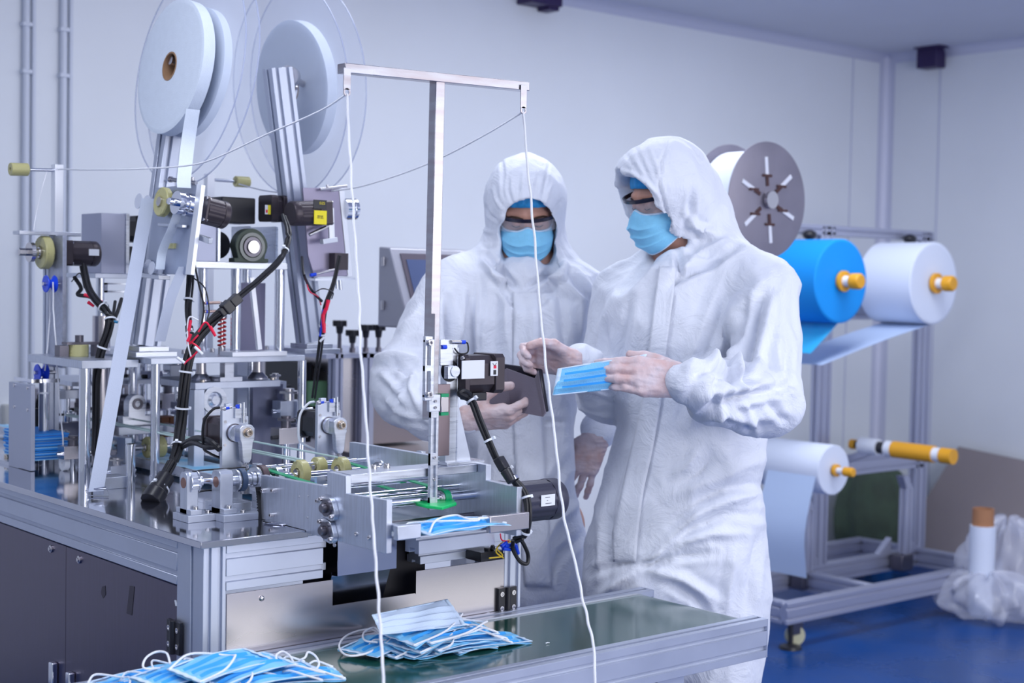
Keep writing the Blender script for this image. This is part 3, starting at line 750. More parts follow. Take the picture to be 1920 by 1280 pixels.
jt = dict(neck=J(1290, 470, 3.52), shL=J(1425, 545, 3.42), shR=J(1185, 548, 3.60), pelvis=J(1270, 985, 3.52),
          limbs=[(J(1425, 548, 3.40), elL, .05, .042), (elL, to_local(R_.base, wl_w), .040, .027), (J(1185, 552, 3.60), elR, .048, .040), (elR, to_local(R_.base, wr_w), .038, .026)] +
                [(J(1215, 1010, 3.54), J(1195, 1330, 3.55), .085, .060), (J(1195, 1330, 3.55), J(1198, 1650, 3.58), .055, .040), (J(1325, 1010, 3.50), J(1340, 1330, 3.46), .085, .060), (J(1340, 1330, 3.46), J(1335, 1655, 3.46), .055, .040)])
R_.body(jt, [hL, hR])
rows = [row(487, 1215, 1405, .10), row(505, 1175, 1430, .12), row(545, 1150, 1448, .135), row(600, 1142, 1445, .150), row(700, 1150, 1432, .160), row(800, 1160, 1432, .162), row(860, 1145, 1428, .165), row(905, 1132, 1418, .165), row(950, 1114, 1428, .170), row(1016, 1097, 1435, .172), row(1090, 1092, 1437, .165), row(1170, 1092, 1436, .150), row(1235, 1108, 1424, .118), row(1300, 1140, 1392, .06)]
slv = [(shR, elR, .078, .070, .03), (elR, wrR, .066, .044, .02), (shL, elL, .080, .080, .03), (J(1455, 640, 3.34), elL, .066, .07, .02), (elL, J(1350, 735, 3.08), .078, .074, .02), (J(1350, 735, 3.08), wrL, .070, .047, .012),
       (wrL, J(1281, 714, 2.985), .045, .038, .004)]
hood = [(J(1250, 362, 3.50), (.118, .135, .133), .0), (J(1225, 345, 3.44), (.092, .09, .098), .03), (J(1300, 400, 3.54), (.085, .11, .12), .04)]
cape = [(J(1300, 420, 3.54), J(1315, 492, 3.55), .098, .115, .03), (J(1262, 522, 3.48), J(1268, 560, 3.46), .050, .085, .03), (J(1412, 530, 3.42), J(1330, 486, 3.52), .074, .090, .03), (J(1192, 548, 3.60), J(1250, 500, 3.52), .070, .08, .03)]
opening = [((.108, .040, .026), (.22, .06, .03), .050, .085), ((.100, .040, -.03), (.22, .06, -.04), .056, .085), ((.085, -.01, .036), (.22, -.02, .04), .058, .080), ((.072, 0, -.02), (.22, 0, -.03), .070, .095), ((.060, 0, -.070), (.22, 0, -.10), .070, .09), ((.075, -.05, -.012), (.20, -.10, -.02), .062, .09), ((.06, -.05, -.06), (.20, -.10, -.10), .062, .09)]
S = [ # ridges and valleys of the suit, traced in photo points: (polyline, width in px, height in m)
 ([(1440, 520), (1380, 580), (1340, 680), (1290, 800)], 13, .012), ([(1410, 545), (1365, 640), (1330, 740)], 10, -.009), ([(1362, 500), (1320, 600), (1285, 720)], 12, .008),
 ([(1432, 545), (1415, 600), (1400, 680), (1390, 735)], 9, -.016), ([(1448, 560), (1436, 620), (1420, 700)], 9, .012), ([(1385, 640), (1375, 700), (1392, 735)], 8, .014), ([(1365, 650), (1370, 700), (1384, 740)], 7, -.012),
 ([(1290, 690), (1330, 672), (1372, 690), (1400, 722)], 9, .012), ([(1300, 705), (1345, 694), (1385, 716)], 7, -.010), ([(1310, 740), (1350, 730), (1400, 730), (1440, 712)], 9, .014), ([(1330, 765), (1380, 748), (1440, 735), (1490, 720)], 8, -.010),
 ([(1310, 790), (1360, 775), (1410, 790), (1460, 775)], 9, .010), ([(1395, 760), (1410, 790), (1420, 812)], 7, .009), ([(1440, 745), (1455, 775), (1475, 790)], 8, -.008), ([(1340, 720), (1352, 760), (1350, 790)], 7, .008),
 ([(1470, 600), (1480, 660), (1478, 720)], 8, -.007), ([(1452, 640), (1462, 700), (1490, 745)], 8, .008),
 ([(1150, 560), (1130, 620), (1120, 680)], 9, .008), ([(1180, 560), (1165, 640), (1150, 720)], 9, -.008), ([(1080, 760), (1110, 770), (1150, 785)], 7, .008), ([(1075, 735), (1110, 745), (1160, 760)], 7, -.007), ([(1110, 705), (1140, 720), (1165, 750)], 7, .008),
 ([(1430, 860), (1380, 880), (1320, 905), (1250, 930)], 11, .008), ([(1418, 905), (1370, 915), (1310, 940), (1260, 985)], 10, -.009), ([(1422, 925), (1360, 940), (1300, 965), (1225, 1040)], 10, .010), ([(1430, 965), (1370, 965), (1300, 990), (1230, 1050)], 9, -.007),
 ([(1215, 1058), (1260, 1020), (1330, 1000), (1400, 1000)], 9, .009), ([(1215, 1065), (1270, 1045), (1340, 1035)], 8, -.009), ([(1220, 1070), (1280, 1085), (1350, 1130)], 10, .009), ([(1195, 1070), (1160, 1090), (1120, 1120)], 9, .009), ([(1190, 1050), (1150, 1060), (1105, 1075)], 8, -.008),
 ([(1250, 1090), (1300, 1120), (1340, 1170)], 9, -.009), ([(1425, 1000), (1410, 1060), (1400, 1150)], 10, -.008), ([(1380, 1000), (1370, 1080), (1360, 1160)], 10, .007), ([(1130, 960), (1125, 1030), (1120, 1100)], 10, .007), ([(1165, 860), (1150, 940), (1140, 1000)], 9, -.006),
 ([(1320, 830), (1290, 870), (1260, 890)], 9, .007), ([(1340, 850), (1320, 880), (1275, 915)], 8, -.006), ([(1250, 1040), (1225, 1058), (1205, 1062)], 6, -.012),
 ([(1270, 470), (1275, 510), (1255, 530)], 6, -.012), ([(1385, 462), (1340, 492), (1280, 520), (1240, 545)], 7, -.016), ([(1365, 450), (1320, 470), (1285, 500)], 8, .010), ([(1340, 440), (1300, 425), (1290, 400)], 8, .009), ([(1310, 450), (1300, 430), (1285, 440)], 6, -.008),
 ([(1300, 355), (1296, 400), (1280, 440)], 6, -.007), ([(1165, 320), (1185, 325), (1215, 345), (1240, 375)], 4, .005), ([(1190, 275), (1210, 320), (1222, 345)], 4, -.003), ([(1215, 270), (1235, 320), (1245, 365)], 4, .003), ([(1175, 290), (1190, 315), (1200, 330)], 4, -.003),
 ([(1255, 262), (1240, 300), (1237, 350), (1252, 410), (1268, 460)], 3, -.005)]
sd = J(1250, 640, 3.5)
covR, WR, QR = coverall(R_, rows, slv, hood, opening, legs, S, (.0060, 4.4), 2.0, cape, (), [(J(1264, 521, 3.455), J(1272, 560, 3.47), .059, .085, .02)])
R_.glove(hL, at(1296, 718, 3.01)); R_.glove(hR, at(1092, 684, 3.37))
R_.headgear(None)
flap = dense([(1236, 1268, 500), (1228, 1262, 560), (1217, 1250, 650), (1205, 1240, 750), (1182, 1222, 850), (1166, 1206, 920), (1148, 1196, 1000), (1150, 1192, 1052)], 8)
drape(R_, WR, QR, flap, 'zip_flap', SUIT, .007, .004, 8)
for a in ([J(1198, 1650, 3.58), J(1165, 1690, 3.42)], [J(1335, 1655, 3.46), J(1300, 1695, 3.30)]):
    m = MB(); P0, P1 = (Vector(from_local(R_.base, np.array([q]))[0]) for q in a); P0.z = .10; P1.z = .045
    m.tube([P0+Vector((0, 0, .06)), P0, P0*.6+P1*.4+Vector((0, 0, -.02)), P1, P1+(P1-P0)*.25+Vector((0, 0, .0))], [.062, .060, .052, .042, .025], 16); m.build('shoe_cover', SUIT, R_.root)
# mask in his left hand
# ---- left-hand worker, head bowed over a tablet
L_ = Person(985, 3.78, 'standing worker on the left in white hooded coverall, head bowed over a tablet', ((986, 393, 3.76), math.radians(-3), math.radians(27), math.radians(2)))
J = L_.J; d = 3.78
def row(y, xl, xr, b_, dd=d, q=0):
    a = J(xl, y, dd); c = J(xr, y, dd); return (float(a[2]+c[2])/2, float(a[0]+c[0])/2, float(a[1]+c[1])/2+q, float(c[0]-a[0])/2, b_)
shR, elR, wrR = J(852, 538, 3.74), J(762, 728, 3.60), J(862, 782, 3.36)
shL, elL, wrL = J(1098, 560, 3.80), J(1165, 728, 3.92), J(1125, 806, 3.80)
wt_w, wh_w = at(874, 786, 3.31), at(1120, 818, 3.78)
hT = hand_bones(wt_w, IR*.93+UP*.06+TO*.06, TO*.62-UP*.80, UP*.9+TO*.2, ((.45, .60, .2), (.50, .62, .2), (.55, .65, .25), (.60, .7, .25)), .02, ((.75, .6, -.7), (.9, .3, -.4), (1, .1, .0)), .98)
hH = hand_bones(wh_w, -UP*.86-IR*.40+TO*.15, TO*.95-UP*.1, -IR*.9+UP*.3, ((.35, .35, .2), (.3, .3, .2), (.25, .3, .2), (.15, .25, .15)), .22, ((.75, .65, -.3), (.9, .3, -.3), (1, .1, -.2)), .98)
jt = dict(neck=J(985, 480, 3.80), shR=J(875, 550, 3.75), shL=J(1088, 558, 3.80), pelvis=J(975, 960, 3.82),
          limbs=[(J(875, 552, 3.75), elR, .048, .04), (elR, to_local(L_.base, wt_w), .038, .026), (J(1088, 562, 3.8), elL, .044, .036), (elL, to_local(L_.base, wh_w), .034, .024)] +
                [(J(930, 985, 3.82), J(925, 1250, 3.84), .085, .06), (J(925, 1250, 3.84), J(925, 1580, 3.86), .055, .04), (J(1035, 985, 3.80), J(1045, 1250, 3.80), .085, .06), (J(1045, 1250, 3.8), J(1045, 1580, 3.82), .055, .04)])
L_.body(jt, [hT, hH])
rows = [row(480, 905, 1064, .09), row(494, 865, 1098, .110), row(512, 846, 1116, .125), row(545, 842, 1124, .13), row(600, 842, 1116, .145), row(700, 846, 1092, .150), row(800, 848, 1074, .150), row(900, 848, 1076, .155), row(1000, 846, 1100, .16), row(1090, 848, 1122, .155), row(1150, 850, 1122, .14), row(1215, 868, 1106, .10), row(1270, 895, 1078, .05)]
legs = [(J(915, 1090, 3.82), J(920, 1330, 3.85), .10, .082, .03), (J(920, 1330, 3.85), J(925, 1570, 3.86), .082, .07, .02), (J(1050, 1090, 3.80), J(1050, 1330, 3.80), .10, .082, .03), (J(1050, 1330, 3.80), J(1048, 1570, 3.82), .082, .07, .02)]
slv = [(shR, elR, .078, .086, .03), (J(800, 600, 3.70), J(752, 700, 3.62), .06, .075, .02), (elR, J(810, 770, 3.47), .086, .070, .02), (J(810, 770, 3.47), wrR, .068, .044, .012), (wrR, J(873, 785, 3.325), .042, .036, .004), (shL, elL, .074, .068, .03), (elL, wrL, .064, .046, .015)]
hood = [(J(987, 382, 3.76), (.107, .130, .131), 0), (J(985, 440, 3.80), (.103, .115, .10), .03)]
cape = [(J(985, 455, 3.80), J(985, 500, 3.81), .098, .110, .03), (J(984, 516, 3.68), J(984, 545, 3.70), .058, .075, .03), (J(880, 528, 3.76), J(965, 492, 3.80), .068, .088, .03), (J(1085, 540, 3.80), J(1010, 494, 3.80), .066, .088, .03)]
opening = [((.080, 0, .017), (.22, 0, .014), .056, .068), ((.070, 0, -.025), (.22, 0, -.03), .070, .085), ((.065, 0, -.075), (.22, 0, -.10), .066, .080)]
S = [
 ([(838, 560), (842, 620), (848, 680)], 7, -.020), ([(870, 545), (860, 600), (852, 650)], 7, .012), ([(826, 560), (822, 620), (828, 690)], 8, .010), ([(880, 560), (885, 640), (880, 720)], 9, -.008), ([(895, 520), (893, 620), (890, 740)], 4, .005),
 ([(700, 672), (740, 665), (780, 672), (800, 690)], 7, .014), ([(705, 690), (740, 682), (780, 700)], 6, -.012), ([(715, 700), (740, 725), (760, 760)], 7, .010), ([(760, 700), (745, 740), (735, 765)], 6, -.009), ([(775, 690), (770, 730), (790, 770)], 7, .010), ([(720, 740), (750, 775), (790, 800)], 7, .008), ([(728, 775), (770, 790), (800, 800)], 6, -.008),
 ([(740, 620), (770, 600), (790, 570)], 9, .006), ([(730, 650), (770, 640), (800, 640)], 8, -.005),
 ([(1015, 520), (1050, 560), (1060, 640), (1062, 720)], 9, -.010), ([(1040, 510), (1085, 560), (1090, 640)], 9, .010), ([(1070, 520), (1110, 560), (1105, 640)], 8, -.008), ([(1000, 560), (1000, 640), (1010, 700)], 9, .006), ([(930, 560), (925, 640), (930, 700)], 10, -.007), ([(945, 540), (950, 620), (960, 690)], 9, .007),
 ([(912, 480), (945, 512), (968, 538)], 6, -.012), ([(905, 490), (935, 525), (965, 550)], 6, .012), ([(1050, 480), (1040, 500), (990, 540)], 6, -.012), ([(1062, 490), (1050, 520), (985, 552)], 6, .012),
 ([(1000, 790), (1060, 790)], 5, -.006), ([(960, 860), (1000, 900), (1050, 930)], 9, .007), ([(1065, 860), (1040, 900), (1000, 950), (980, 1040)], 9, -.008), ([(1085, 940), (1040, 980), (1000, 1060)], 9, .008), ([(1100, 1000), (1050, 1040), (1020, 1100)], 9, -.007), ([(900, 820), (895, 900), (905, 980)], 9, .006),
 ([(942, 295), (944, 330), (945, 372)], 3, -.004), ([(1033, 300), (1025, 340), (1012, 385)], 3, -.004)]
for i in range(9):
    a = -1.9+i*.36; S.append(([(986+58*math.sin(a), 440-66*math.cos(a)), (986+76*math.sin(a), 436-92*math.cos(a)), (986+84*math.sin(a+.04), 432-112*math.cos(a+.04))], 3.2, .0035 if i % 2 else -.004))
covL, WL, QL = coverall(L_, rows, slv, hood, opening, legs, S, (.0060, 4.4), 11.0, cape, (), [(J(985, 524, 3.735), J(985, 556, 3.74), .066, .085, .02)])
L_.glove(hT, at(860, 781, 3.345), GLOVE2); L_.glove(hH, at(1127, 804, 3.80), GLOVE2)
L_.headgear(None)
flap = dense([(962, 1010, 548), (964, 1012, 600), (962, 1014, 700), (964, 1018, 800), (968, 1024, 900), (975, 1030, 1000), (985, 1035, 1100)], 8)
drape(L_, WL, QL, flap, 'zip_flap', SUIT, .006, .003, 8)
for x, dd in ((925, 3.86), (1048, 3.82)):
    b0 = at(x, 1500, dd); m = MB(); P0 = Vector((b0.x, b0.y, .10)); P1 = P0-AH*.16+Vector((0, 0, -.055))
    m.tube([P0+Vector((0, 0, .06)), P0, P0*.6+P1*.4+Vector((0, 0, -.02)), P1, P1-AH*.05], [.062, .060, .052, .042, .025], 16); m.build('shoe_cover', SUIT, L_.root)
# ================================================================ machine part makers
VX, VY, VZ = Vector((1, 0, 0)), Vector((0, 1, 0)), Vector((0, 0, 1))
def V(*a): return Vector(a)
def stepper(root, c, ax, s_=.057, L=.056, name='stepper_motor', up=VZ, m=None, label=None):   # c: centre of the front flange; ax: towards the body
    M = frame(c, ax, up); h = s_/2; k = s_*.09
    def oct_(r, k_): return [(r-k_, -r), (r, -r+k_), (r, r-k_), (r-k_, r), (-r+k_, r), (-r, r-k_), (-r, -r+k_), (-r+k_, -r)]
    b = MB(); b.m = 0
    b.prism(oct_(h, k), M, s_*.16); b.prism(oct_(h*.93, k*2.2), M @ Matrix.Translation((0, 0, s_*.16)), L-s_*.46); b.m = 1; b.prism(oct_(h, k), M @ Matrix.Translation((0, 0, L-s_*.30)), s_*.30)
    o = b.build(name, [m or BLACKP, m or BLACKP], root, bevel=.0012)
    q = MB()
    for i in (-1, 1):
        for j in (-1, 1): q.bolt(M @ V(i*h*.82, j*h*.82, 0), -Vector(ax), s_*.06, s_*.05)
    q.build('bolt', BOLT, o)
    return o, M
def gearmotor(root, c, ax, r=.040, L=.10, box=.080, bl=.035, name='gear_motor', up=VZ, fins=28, mt=None):
    M = frame(c, ax, up); b = MB(); h = box/2
    b.prism([(h-.004, -h), (h, -h+.004), (h, h-.004), (h-.004, h), (-h+.004, h), (-h, h-.004), (-h, -h+.004), (-h+.004, -h)], M, bl)
    prof = []; n = fins*4
    vs = []; 
    for z, rr in ((bl, 1.0), (bl+L*.72, 1.0)):
        for i in range(n):
            t = 2*PI*i/n; q = r*(1.0 if i % 4 < 2 else .965)*rr; vs.append(M @ V(q*math.cos(t), q*math.sin(t), z))
    b.add(vs, [(i, (i+1) % n, n+(i+1) % n, n+i) for i in range(n)]+[tuple(range(n-1, -1, -1)), tuple(range(n, 2*n))])
    b.lathe([(r*1.01, bl+L*.72), (r*1.01, bl+L*.93), (r*.90, bl+L), (r*.25, bl+L), (.0005, bl+L)], M, 40)
    o = b.build(name, mt or MOTOR, root, bevel=.0008)
    q = MB()
    for i in (-1, 1):
        for j in (-1, 1): q.bolt(M @ V(i*h*.82, j*h*.82, 0), -Vector(ax), .004, .003); q.bolt(M @ V(i*h*.80, j*h*.80, bl), Vector(ax), .0035, .003)
    q.build('bolt', BOLT, o)
    return o, M
def pillow(root, c, ax, w_=.10, h_=.06, r=.026, name='pillow_bearing', mt=None):    # c: bore centre
    M = frame(c, ax, VZ); b = MB()
    pts = [(r*1.45*math.cos(t), r*1.45*math.sin(t)) for t in [(-.5+i/16)*PI for i in range(0, 17)]]  # arc over local x (up)
    pts = [(r*1.45*math.sin(PI*i/16+PI*0)*1.0, r*1.45*math.cos(PI*i/16)) for i in range(17)]
    pts += [(-h_*.72, -w_*.38), (-h_*.72, -w_*.5), (-h_, -w_*.5), (-h_, w_*.5), (-h_*.72, w_*.5), (-h_*.72, w_*.38)]
    b.prism(pts, M, r*.9)
    o = b.build(name, mt or mat('dark_green_cast_iron', (.05, .065, .055), .5, .4), root, bevel=.002)
    q = MB(); q.ring(M, r*1.12, r*.86, r*.5, r*1.02); q.build('outer_race', mat('bearing_race', (.16, .17, .17), .9, .35), o)
    q = MB(); q.ring(M, r*.78, r*.52, r*.5, r*1.08); q.build('inner_race', DARKST, o)
    q = MB(); q.cyl(M @ V(0, 0, -.02), M @ V(0, 0, r*1.25), r*.5); q.build('shaft', BOLT, o)
    return o
def pulley(root, c, ax, r=.02, L=.02, mt=None, name='timing_pulley', belt=None, n=40):
    M = frame(c, ax, VZ); b = MB(); vs = []; k = n
    for z in (.0, L):
        for i in range(k*2):
            t = PI*i/k; q = r*(.94 if (i//1) % 2 else .86); vs.append(M @ V(q*math.cos(t), q*math.sin(t), z))
    b.add(vs, [(i, (i+1) % (2*k), 2*k+(i+1) % (2*k), 2*k+i) for i in range(2*k)])
    b.lathe([(r*.3, -.002), (r*1.06, -.002), (r*1.06, 0), (r*.3, 0)], M, 32, False); b.lathe([(r*.3, L), (r*1.06, L), (r*1.06, L+.002), (r*.3, L+.002)], M, 32, False)
    b.lathe([(r*.55, L+.002), (r*.55, L+.012), (r*.2, L+.012)], M, 24, False)
    return b.build(name, mt or MACH, root)
def roller(root, c, ax, r, L, mt=YEL, name='roller', hub=True):
    M = frame(c, ax, VZ); b = MB(); b.lathe([(r*.35, 0), (r*.93, 0), (r, r*.08), (r, L-r*.08), (r*.93, L), (r*.35, L)], M, 40, False); b.ring(M, r*.4, r*.3, 0, L)
    o = b.build(name, mt, root)
    if hub:
        q = MB(); q.lathe([(r*.32, -.004), (r*.32, L+.004)], M, 20); q.build('hub', BOLT, o)
    return o
def cable(pts, r=.003, m=None, parent=None, name='cable', label=None, cat='cable', group=None, sm=8, n=8):
    b = MB(); b.tube(pts, r, n, sm); o = b.build(name, m or BLACK, parent)
    if parent is None: tag(o, label, cat, group)
    return o
def tie(c, d, r, parent, m=None):
    b = MB(); M = frame(c, d); b.ring(M, r+.0012, r, -.002, .002, 20); b.box((r, -.003, -.003), (r+.006, .003, .003), M); return b.build('cable_tie', m or WHITEP, parent)
def bundle(name, label, path, n, r, spread, cat='cable', ties=(), parent=None, m=None, sm=10):   # several cables running together
    P = catmull([Vector(p) for p in path], sm); root = parent or thing(name, label, cat, P[-1])
    rr = random.Random(len(label or name))
    for k in range(n):
        a = 2*PI*k/n+rr.random(); off = [spread*(.6+.4*rr.random()) if n > 1 else 0]*1
        pts = []
        for i, p in enumerate(P[::2]):
            t = i/max(1, len(P[::2])-1); an = a+t*2.2
            tn = (P[min(2*i+1, len(P)-1)]-P[max(2*i-1, 0)]).normalized(); u = tn.orthogonal().normalized(); v = tn.cross(u)
            pts.append(p+(u*math.cos(an)+v*math.sin(an))*off[0])
        b = MB(); b.tube(pts, r, 8); b.build('cable', m or BLACK, root)
    for t in ties:
        i = int(t*(len(P)-1)); tie(P[i], P[min(i+1, len(P)-1)]-P[i-1], spread+r, root)
    return root
def text_obj(s_, size, M, m, parent, name='lettering', ext=.0002):
    c = bpy.data.curves.new(name, 'FONT'); c.body = s_; c.size = size; c.extrude = ext; c.align_x = 'CENTER'; c.align_y = 'CENTER'; c.resolution_u = 2
    c.materials.append(m); tmp = bpy.data.objects.new(name, c); COL.objects.link(tmp)
    me = bpy.data.meshes.new_from_object(tmp.evaluated_get(bpy.context.evaluated_depsgraph_get())); bpy.data.objects.remove(tmp)
    me.transform(M); me.transform(Matrix.Translation(-origin(parent))); 
    if not me.materials: me.materials.append(m)
    o = bpy.data.objects.new(name, me); COL.objects.link(o); o.parent = parent; return o
def facing(c, n, up=VZ):     # matrix whose local z points along n, local y along up, for text
    n = Vector(n).normalized(); y = Vector(up); y = (y-n*y.dot(n)).normalized(); x = y.cross(n)
    return Matrix(((x.x, y.x, n.x, c[0]), (x.y, y.y, n.y, c[1]), (x.z, y.z, n.z, c[2]), (0, 0, 0, 1)))
# ================================================================ outfeed: plates, shafts, belts at the front end of the machine
XN, XF = .206, .512
out = thing('outfeed_frame', 'aluminium side plates with chrome shafts jutting out of the front end of the machine table', 'conveyor frame', (.36, 0, ZT))
def yz(px, py, x): p = onx(px, py, x); return (p.y, p.z)
def plate_x(pts, x, th, name, parent, mt=MACH, bevel=.0008):    # polygon in (y,z), thickness along +x
    m = MB(); M = Matrix(((0, 0, 1, x), (1, 0, 0, 0), (0, 1, 0, 0), (0, 0, 0, 1))); m.prism(pts, M, th); return m.build(name, mt, parent, bevel=bevel)
def plate_y(pts, y, th, name, parent, mt=MACH, bevel=.0008):    # polygon in (x,z), thickness along +y
    m = MB(); M = Matrix(((1, 0, 0, 0), (0, 0, 1, y), (0, 1, 0, 0), (0, 0, 0, 1))); m.prism(pts, M, th); return m.build(name, mt, parent, bevel=bevel)
A = yz(491, 890, XN); B = yz(615, 912, XN); Cc = yz(615, 884, XN); D_ = yz(650, 892, XN); E_ = yz(650, 925, XN); F_ = yz(727, 937, XN); G_ = yz(727, 1036, XN)
zlo = G_[1]
np_ = plate_x([(A[0], ZT+.0005), A, B, Cc, D_, E_, F_, (F_[0], zlo-.002), (.0-.014, zlo-.002), (-.014, ZT+.0005)], XN-.002, .012, 'side_plate', out, MACH2)
H_ = yz(912, 871, XF); I_ = yz(912, 900, XF); J_ = yz(971, 913, XF); K_ = yz(975, 1006, XF)
fp_ = plate_x([(.30, ZT+.0005), (.30, H_[1]), (I_[0], H_[1]), (I_[0], I_[1]), (J_[0], J_[1]), (J_[0], K_[1]), (-.014, K_[1]), (-.014, ZT+.0005)], XF-.002, .014, 'side_plate', out, MACH2)
yb0, yb1 = D_[0], Cc[0]; zt_b = Cc[1]
m = MB(); m.box((XN+.012, yb0+.004, zt_b-.016), (XF-.003, yb1, zt_b)); m.build('bridge_bar', MACH, out, bevel=.001)
m = MB()
m.bolt((.33, (yb0+yb1)/2+.02, zt_b), VZ, .006, .008); m.bolt((.30, (yb0+yb1)/2+.02, zt_b), VZ, .006, .008); m.build('bridge_bolt', BOLT, out)
# flange bearings on the near plate with shaft ends
for (px, py) in ((622, 951), (620, 993)):
    p = onx(px, py, XN-.002); M = frame((p.x, p.y, p.z), -VX, VZ); m = MB(); r = .020
    pts = []
    for i in range(24):
        t = 2*PI*i/24; q = r*(1.0+.42*max(0, abs(math.cos(t-.9))-.72)/.28); pts.append((q*math.cos(t), q*math.sin(t)))
    m.prism(pts, M, .010); o = m.build('flange_bearing', MACH, out, bevel=.001)
    m = MB(); m.ring(M, .0155, .009, .008, .014); m.build('bearing_ring', DARKST, o)
    m = MB(); m.lathe([(.0085, 0), (.0085, .022), (.0070, .0235), (.0005, .0235)], M, 28); m.build('shaft_end', DARKST, o)
    m = MB()
    for t in (.9, .9+PI): m.bolt(M @ V(r*1.12*math.cos(t), r*1.12*math.sin(t), .010), -VX, .0045, .006)
    m.build('bolt', BOLT, o)
m = MB()
for (px, py) in ((497, 919), (516, 919), (513, 965), (600, 938), (668, 1001), (692, 1008), (628, 1021)):
    p = onx(px, py, XN-.002); m.bolt(p, -VX, .0042, .009 if px < 605 else .002)
for (px, py) in ((561, 931), (578, 930), (577, 970)):
    p = onx(px, py, XN-.002); m.lathe([(.0018, 0), (.0016, .0015)], frame(p, -VX), 10)
m.build('plate_bolt', BOLT, out)
# cross shafts
def shaft(px, py, r, mt=CHROME, parent=out, x0=XN+.010, x1=XF-.002):
    p = onx(px, py, x1); m = MB(); m.cyl((x0, p.y, p.z), (x1, p.y, p.z), r, n=28); m.build('cross_shaft', mt, parent); return p
s1 = shaft(887, 927, .0085); s2 = shaft(857, 913, .007); s3 = shaft(822, 894, .006); s4 = shaft(868, 921, .004)
s5 = shaft(887, 964, .0045, DARKST)
m = MB(); m.box((XN+.012, s1.y-.025, s1.z-.050), (XF-.002, .05, s1.z-.044)); m.build('guide_tray', MACH, out)
m = MB(); m.box((XN+.030, s1.y-.02, s1.z-.044), (XN+.036, .05, s1.z-.036)); m.build('yellow_guide_strip', YELW, out)
# collar and flat green belts running round the shafts
for i, (xx, yy1) in enumerate(((.245, .20), (.440, .20))):
    r_ = .014; m = MB(); pts = []
    za_, ya_ = s1.z, s1.y
    for t in range(13): a = PI/2+PI*t/12; pts.append((xx, ya_+r_*math.cos(a), za_+r_*math.sin(a)))
    for t in range(13): a = -PI/2+PI*t/12; pts.append((xx, yy1+r_*math.cos(a), za_+.018+r_*math.sin(a)))
    pts.append(pts[0]); m.ribbon(pts, (.014, 0, 0), .0018); tag(m.build('green_belt', GREENB), ['flat green belt nearest the near side plate of the outfeed', 'flat green belt beside the vertical pusher rod of the outfeed'][i], 'belt')
    m = MB(); m.lathe([(.0087, 0), (.013, 0), (.013, .02), (.0087, .02)], frame((xx-.010, ya_, za_), VX), 28, False); m.build('belt_pulley', MACH, out)
m = MB(); m.lathe([(.0087, 0), (.012, 0), (.012, .010), (.0087, .010)], frame((.425, s1.y, s1.z), VX), 24, False); m.build('collar', BOLT, out)
# end guides in front, lower shelf, under-beam
zsh = ony(782, 1008, -.30).z
g1a, g1b = ony(729, 985, -.278), ony(781, 1006, -.278)
m = MB(); m.box((XN+.006, -.292, g1b.z), (g1b.x, -.280, g1a.z)); m.box((XN+.010, -.280, g1a.z-.012), (XN+.02, -.18, g1a.z)); m.build('end_guide', MACH2, out, bevel=.0015)
g2a, g2b = ony(910, 966, -.278), ony(959, 990, -.278)
m = MB(); m.box((g2a.x, -.292, g2b.z-.002), (XF+.0, -.280, g2a.z)); m.build('end_guide', BRUSHED, out, bevel=.0015)
zm = g1b.z
m = MB(); m.box((g1b.x-.03, -.274, zm-.004), (g2a.x+.01, -.12, zm)); m.build('drop_shelf', MACH, out, bevel=.0005)
m = MB(); ua, ub = ony(790, 1012, -.05), ony(905, 1040, -.05)
m.build if False else None
# box beam under the far side, seen end on
m = MB(); m.slot((ony(778, 1030, -.06).x, -.05, zm-.045), (XF+.10, -.05, zm-.045), .045, .070, (0, 0, 1), nh=1, nw=1, dp=.01, g=.018); m.build('support_beam', ALU, out, bevel=.0006)
# black cable box
p0 = ony(902, 1047, -.05)
# grey induction motor on the far side
gm = thing('conveyor_motor', 'grey finned motor with a white plate on the far side of the outfeed', 'motor', (XF+.06, -.10, ZT-.02))
pc = ony(1000, 922, -.06); c0 = V(XF+.02, pc.y, pc.z)
mt = mat('dark_grey_motor_case', (.055, .055, .085), .3, .4)
pc = V(0, -.15, .988)
gearmotor(gm, (XF+.048, -.15, pc.z), VX, .041, .118, .080, .03, 'motor_body', fins=14, mt=mt)
m = MB(); m.box((XF+.0125, -.195, pc.z-.045), (XF+.0475, -.10, pc.z+.045)); m.build('gearbox_flange', MACH, gm, bevel=.002)
m = MB(); pl = V(XF+.135, -.15-.0415, pc.z+.006); m.cbox(pl, (.036, .0015, .022)); lb = m.build('rating_plate', PAPER, gm)
m = MB()
for k, (a, b_) in enumerate(((-.012, .010), (-.014, .002), (-.004, .013))): m.cbox(pl+V(a*.3+.002, -.001, .006-.006*k), (b_*1.2, .0006, .0012))
m.build('print_line', DARKST, lb)

